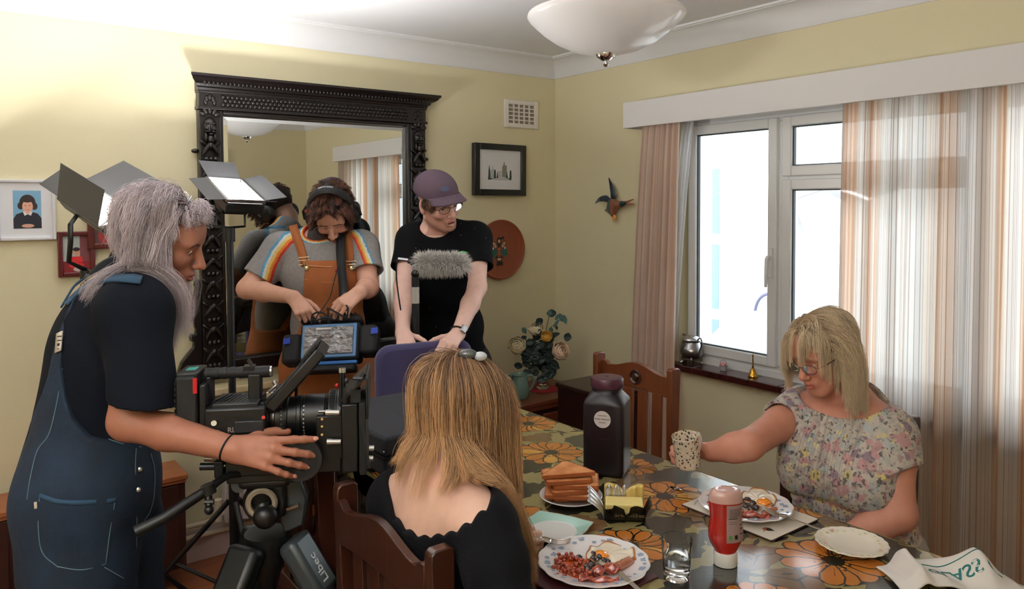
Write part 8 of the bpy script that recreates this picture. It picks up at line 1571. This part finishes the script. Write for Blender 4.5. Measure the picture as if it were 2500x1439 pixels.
part('clear_window', MB().grid(lambda u, v: bgc+BX*(.19*(u-.5))+BY*(.108*(v-.5))+BZ*(.0085+.004*sin(9*v+2*u)*sin(pi*u)*sin(pi*v)+.002*sin(14*u)*sin(pi*v)), 30, 20), M_win, bt_, angle=0); part('mixer_label', MB().cbox(bgc+BY*.046-BX*.02+BZ*.012, (.06, .008, .001), BX, BY), mat('white_plastic', (.82, .82, .80), .35), bt_)
part('lower_trim', MB().cbox(bgc-BY*.088-BZ*.01, (.225, .014, .020), BX, BY), M_blue, bt_, bevel=.004); part('base_panel', MB().cbox(bgc-BY*.105-BZ*.035, (.21, .03, .06), BX, BY), M_bag, bt_, bevel=.008); part('top_flap', MB().cbox(bgc+BY*.090-BZ*.05, (.24, .03, .10), BX, BY), M_bag, bt_, bevel=.012)
for s in (-1, 1): part('side_pocket', MB().cbox(bgc+BX*s*.150-BZ*.05-BY*.01+BY*s*.012, (.075, .12, .09), BX, BY), M_bag, bt_, bevel=.016); part('blue_strap_end', MB().cbox(bgc+BX*s*(.165 if s < 0 else .178)+BY*(.005 if s < 0 else .030)+BZ*.002, (.026, .024, .006), unit(BX+BY*.1), BY), M_dblue, bt_)
part('shoulder_strap', ribbon(catmull([bgc+BX*.09+BY*.09-BZ*.05, at(842, 760, 3.04), at(838, 700, 3.10), at(833, 640, 3.14), at(831, 600, 3.17), at(834, 575, 3.22)], 6), .036, -Fv, .004), M_bag, bt_, angle=0); part('strap_d_ring', MB().tube([bgc+BX*(.09+.014*cos(a))+BY*(.105+.014*sin(a))-BZ*.04 for a in np.linspace(0, 2*pi, 13)[:-1]], .0025, 6, closed=True), M_steel, bt_)
for k, P in enumerate((((760, 795), (764, 768), (790, 765), (806, 790)), ((800, 792), (801, 762), (803, 754), (848, 778)), ((770, 785), (790, 776), (806, 778)), ((845, 780), (850, 756), (845, 745)))): part('cable', MB().tube(catmull([at(x, y, 2.95-.008*k) for x, y in P], 8), .0035, 8), M_k2, bt_)
single('headphone_cable', MB().tube(catmull([at(829, 586, 3.10), at(828, 620, 3.08), at(824, 655, 3.06), at(815, 690, 3.05), at(806, 725, 3.03), at(790, 750, 3.0), at(775, 770, 2.96), at(768, 790, 2.95)], 8), .0022, 6), M_k2, 'thin black cable hanging from the headphones down to the mixer bag', 'cable')
# ------------------------------------------------------------------ man in cap leaning on the office chair
t = thing('person', 'man in purple cap, glasses and black tee leaning on the purple office chair', 'person', (*at(1095, 900, 3.55)[:2], 0))
H = head_frame(at(1070, 492, 3.28), Rv*.60-Fv*.74-Uv*.26, Uv*.94-Rv*.22-Fv*.05, 1.0)
J = dict(neck=at(1068, 570, 3.36), shR=at(1003, 588, 3.34), shL=at(1166, 582, 3.34), pel=at(1098, 885, 3.52)); J['chest'] = at(1085, 680, 3.38)
elR, wrR = at(985, 702, 3.20), at(983, 812, 3.03); elL, wrL = at(1165, 702, 3.20), at(1118, 816, 3.03); xs = -Rv
for s, g in (('R', -1), ('L', 1)): J['hip'+s] = J['pel']+Rv*g*.09+V3((0, 0, -.04)); J['kn'+s] = J['hip'+s]+V3((0, 0, -.40)); J['an'+s] = V3((J['kn'+s][0], J['kn'+s][1], .075))
S = SDF(); torso(S, J, .165, .11); limb(S, J['shR'], elR, .046, .039); limb(S, elR, wrR, .040, .028, 1.08); limb(S, J['shL'], elL, .046, .038); limb(S, elL, wrL, .039, .028, 1.08); head(S, H, J['neck'], mouth=.007, nr=.058)
ctop = bc[2]+.215
tp1 = hand(S, wrR, unit(at(992, 842, 2.955)-wrR), unit(-Fv*.75+Uv*.65), True, ((.75, .65, .3), (.8, .65, .3), (.85, .65, .3), (.9, .65, .3)), spread=(.10, .03, -.05, -.12), sc=.98, thumb=((.8, .5, -.2), (.6, .75, -.2), (.4, .85, -.3)))
tp2 = hand(S, wrL, unit(at(1094, 842, 2.955)-wrL), unit(-Fv*.75+Uv*.65), False, ((.75, .65, .3), (.8, .65, .3), (.85, .65, .3), (.9, .65, .3)), spread=(.10, .03, -.05, -.12), sc=.98, thumb=((.8, .5, -.2), (.6, .75, -.2), (.4, .85, -.3)))
v, f = S.mesh(.0034); L = to_local(v, H); inh = (np.abs(L) < (.12, .16, .14)).all(1); base = srgb(234, 192, 178); c = np.tile(np.array(base), (len(v), 1)); beard2 = lambda x, y, z: .62*(np.clip((-.038-z+.35*np.maximum(0, .05-y))/.012, 0, 1)*np.clip((y+.005)/.01, 0, 1)*(1-np.clip((.022-x)/.004, 0, 1)*(np.abs(z+.072) < .011)))
c[inh] = headcolor(L[inh], base, srgb(196, 110, 108), srgb(112, 76, 56), beard=beard2, beardcol=srgb(160, 100, 72), blush=.75); m = inh & (np.abs(L[:, 0]) < .016) & (np.abs(L[:, 2]+.0722) < .0035) & (L[:, 1] > .07); c[m] = srgb(120, 50, 48); c = handtint(c, v, [p for p, d in tp1+tp2], base)
part('body', (v, f), M_skin, t, colors=c, angle=0); eyeballs(H, t, (.1, .9, -.35), (70, 66, 60)); part('teeth', MB().ball(from_local((0, .0905, -.0700), H), (.011, .004, .0025), 12, 8, X=H[1], Y=H[2]), mat('teeth', srgb(236, 230, 222), .2), t); part('ear_plug', MB().cyl(from_local((-.081, -.002, -.042), H), from_local((-.086, -.002, -.042), H), .0085, n=18), mat('white_plastic', (.82, .82, .80), .35), t, label='white earring')
M_bk = NT('black_speckled_cotton'); sp_n = M_bk.vor(55, None, 'F1', 'Distance'); cc_ = M_bk.new('SeparateColor'); M_bk.link(M_bk.vor(55, None, 'F1', 'Color'), cc_.inputs[0]); M_bk.set(base=M_bk.mix(M_bk.math('MULTIPLY', M_bk.ramp(sp_n, [(.09, 1), (.12, 0)]), M_bk.ramp(cc_.outputs[0], [(.80, 0), (.81, .5)], 'CONSTANT')), srgb(8, 9, 13), srgb(190, 190, 196)), rough=.9, spec=.2); M_bk.bump(M_bk.noise(12, None, 4), .35, .015); M_bk = M_bk.m
C = SDF(); C.inf = .017; torso(C, J, .168, .112); C.inf = 0; ends = (at(990, 655, 3.27), at(1168, 652, 3.27))
C.cap(J['neck']+Uv*.0, J['neck']-Fv*.03+Uv*.02, .068, .060, k=.03); C._push('d', foldfn(.006, 18, Uv, 61), (0, 0, 0), 9, 0)
for sh, q in ((J['shR'], ends[0]), (J['shL'], ends[1])): C.sleeve(sh, q, .062, .068, .04)
C.ell(J['neck']-Fv*.055+Uv*.040, (.074, .075, .062), k=.008, op='s', X=Rv, Y=Fv); C.cut(J['pel']+V3((0, 0, -.02)), (0, 0, -1)); v, f = C.mesh(.0036); ts_ = part('tee_shirt', (v, f), M_bk, t, angle=0)
p = surf(C, 1130, 628, 2.9, 3.5, .001); F = Flat(p+unit(CAM-p)*.004, Rv, Uv); F.ell(0, 0, .033, .026, n=30, m=mat('green_print', srgb(72, 196, 112), .6)); F.put('printed_logo', ts_)
D = SDF(); D.inf = .02; D.ell(J['pel'], (.17, .12, .13), k=.05, X=Rv, Y=Fv); legs(D, J, .085, .065, .055); D.inf = 0; v, f = D.mesh(.007); part('trousers', (v, f), mat('black_trousers', srgb(20, 20, 24), .85), t, angle=0)
for s in 'RL': S2 = SDF(); p = J['an'+s]; S2.cap((p[0], p[1], .048), p-Fv*.17+V3((0, 0, -.04)), .044, .038); S2.cut((0, 0, .004), (0, 0, -1)); v, f = S2.mesh(.006); part('shoe', (v, f), mat('black_shoe', srgb(24, 24, 26), .5), t, angle=0)
# cap
KC = SDF(); o, X, Y, sc = H; KC.frame(o, X, Y, sc); KC.ell((0, -.017, .046), (.090, .118, .090)); KC.cut((0, .0, .036), (0, -.12, -1)); KC.ell((0, -.017, .040), (.085, .113, .085), k=.004, op='s'); KC.frame(); v, f = KC.mesh(.003); M_cap = mat('faded_purple_cap', srgb(92, 74, 88), .9, var=.14, vscale=60, bump=.3, bscale=500); cp_ = part('cap', (v, f), M_cap, t, angle=0)
def brim(u, w): a = (u-.5)*2*1.25; r = w; x = .080*sin(a)*(1+.06*r); y = .014+.088*cos(a)+r*.068*cos(a*.9)**.7; return from_local((x, y, .040+.012*(1-abs(sin(a))**2)*1.2-r*.014-.10*r*x*x/.08*1.2), H)
part('brim', MB().grid(brim, 32, 8), M_cap, cp_, solid=.004, angle=0); part('top_button', MB().ball(from_local((0, -.018, .134), H), (.008, .008, .004), 12, 8), M_cap, cp_)
F = Flat(from_local((.018, .0905, .085), H), unit(from_local((.97, -.2, 0), H)-o), unit(from_local((0, -.35, .94), H)-o)); F.ell(0, 0, .022, .011, n=24, m=mat('cap_emblem', srgb(84, 92, 120), .8)); F.line([(-.012, -.003), (0, .004), (.012, -.002)], .003, mat('cap_emblem_line', srgb(110, 116, 140), .8)); F.put('emblem', cp_)
COLL = SDF(); head(COLL, H, J['neck'], ears=False); keep = lambda p: -.045 < p[2] < .036 and (p[2] < .03 or p[1] > .03) and p[2] > .03-.62*p[1]-.3*max(0, p[1]-.045) and not (p[1] > .05 and p[2] < .045)
G = guides(H, COLL, 130, keep, lambda p, n: V3((.4*np.sign(p[0]) if p[1] > .03 else 0, .5 if p[1] > .03 else -.35, -.75))+n*.3, lambda p: .034, 6, 3, grav=.3, stiff=.9, off=(.003, .009), jit=.15, wave=(.15, 9), rad=1.02)
strands('hair', G, t, M_hair, 26, .0050, .0009, 2, srgb(56, 38, 30), srgb(120, 82, 58), .25, (.002, 8), .6, rootlen=1.0)
glasses(H, t, mat('dark_spectacle_metal', srgb(56, 40, 50), .25, metal=.6), .024, .0155, -.006, .108, x0=.032)
wd = unit(wrL-elL); wp_ = wrL-wd*.012; w1, w2, _ = frame_from(wd); wt = part('wristwatch', MB().tube([wp_+(w1*cos(a)+w2*sin(a))*.0315 for a in np.linspace(0, 2*pi, 25)[:-1]], .007, 8, closed=True, flat=.3, hint=wd), mat('black_watch_strap', srgb(18, 16, 18), .5), t); nn = unit(unit(CAM-wp_)+Rv*.5); nn = unit(nn-wd*np.dot(nn, wd)); part('watch_case', MB().cbox(wp_+nn*.034, (.034, .026, .008), wd, np.cross(nn, wd)), M_steel, wt, bevel=.003); part('watch_face', MB().cbox(wp_+nn*.0385, (.028, .020, .0012), wd, np.cross(nn, wd)), mat('watch_glass', srgb(200, 206, 214), .08, coat=.8), wt)
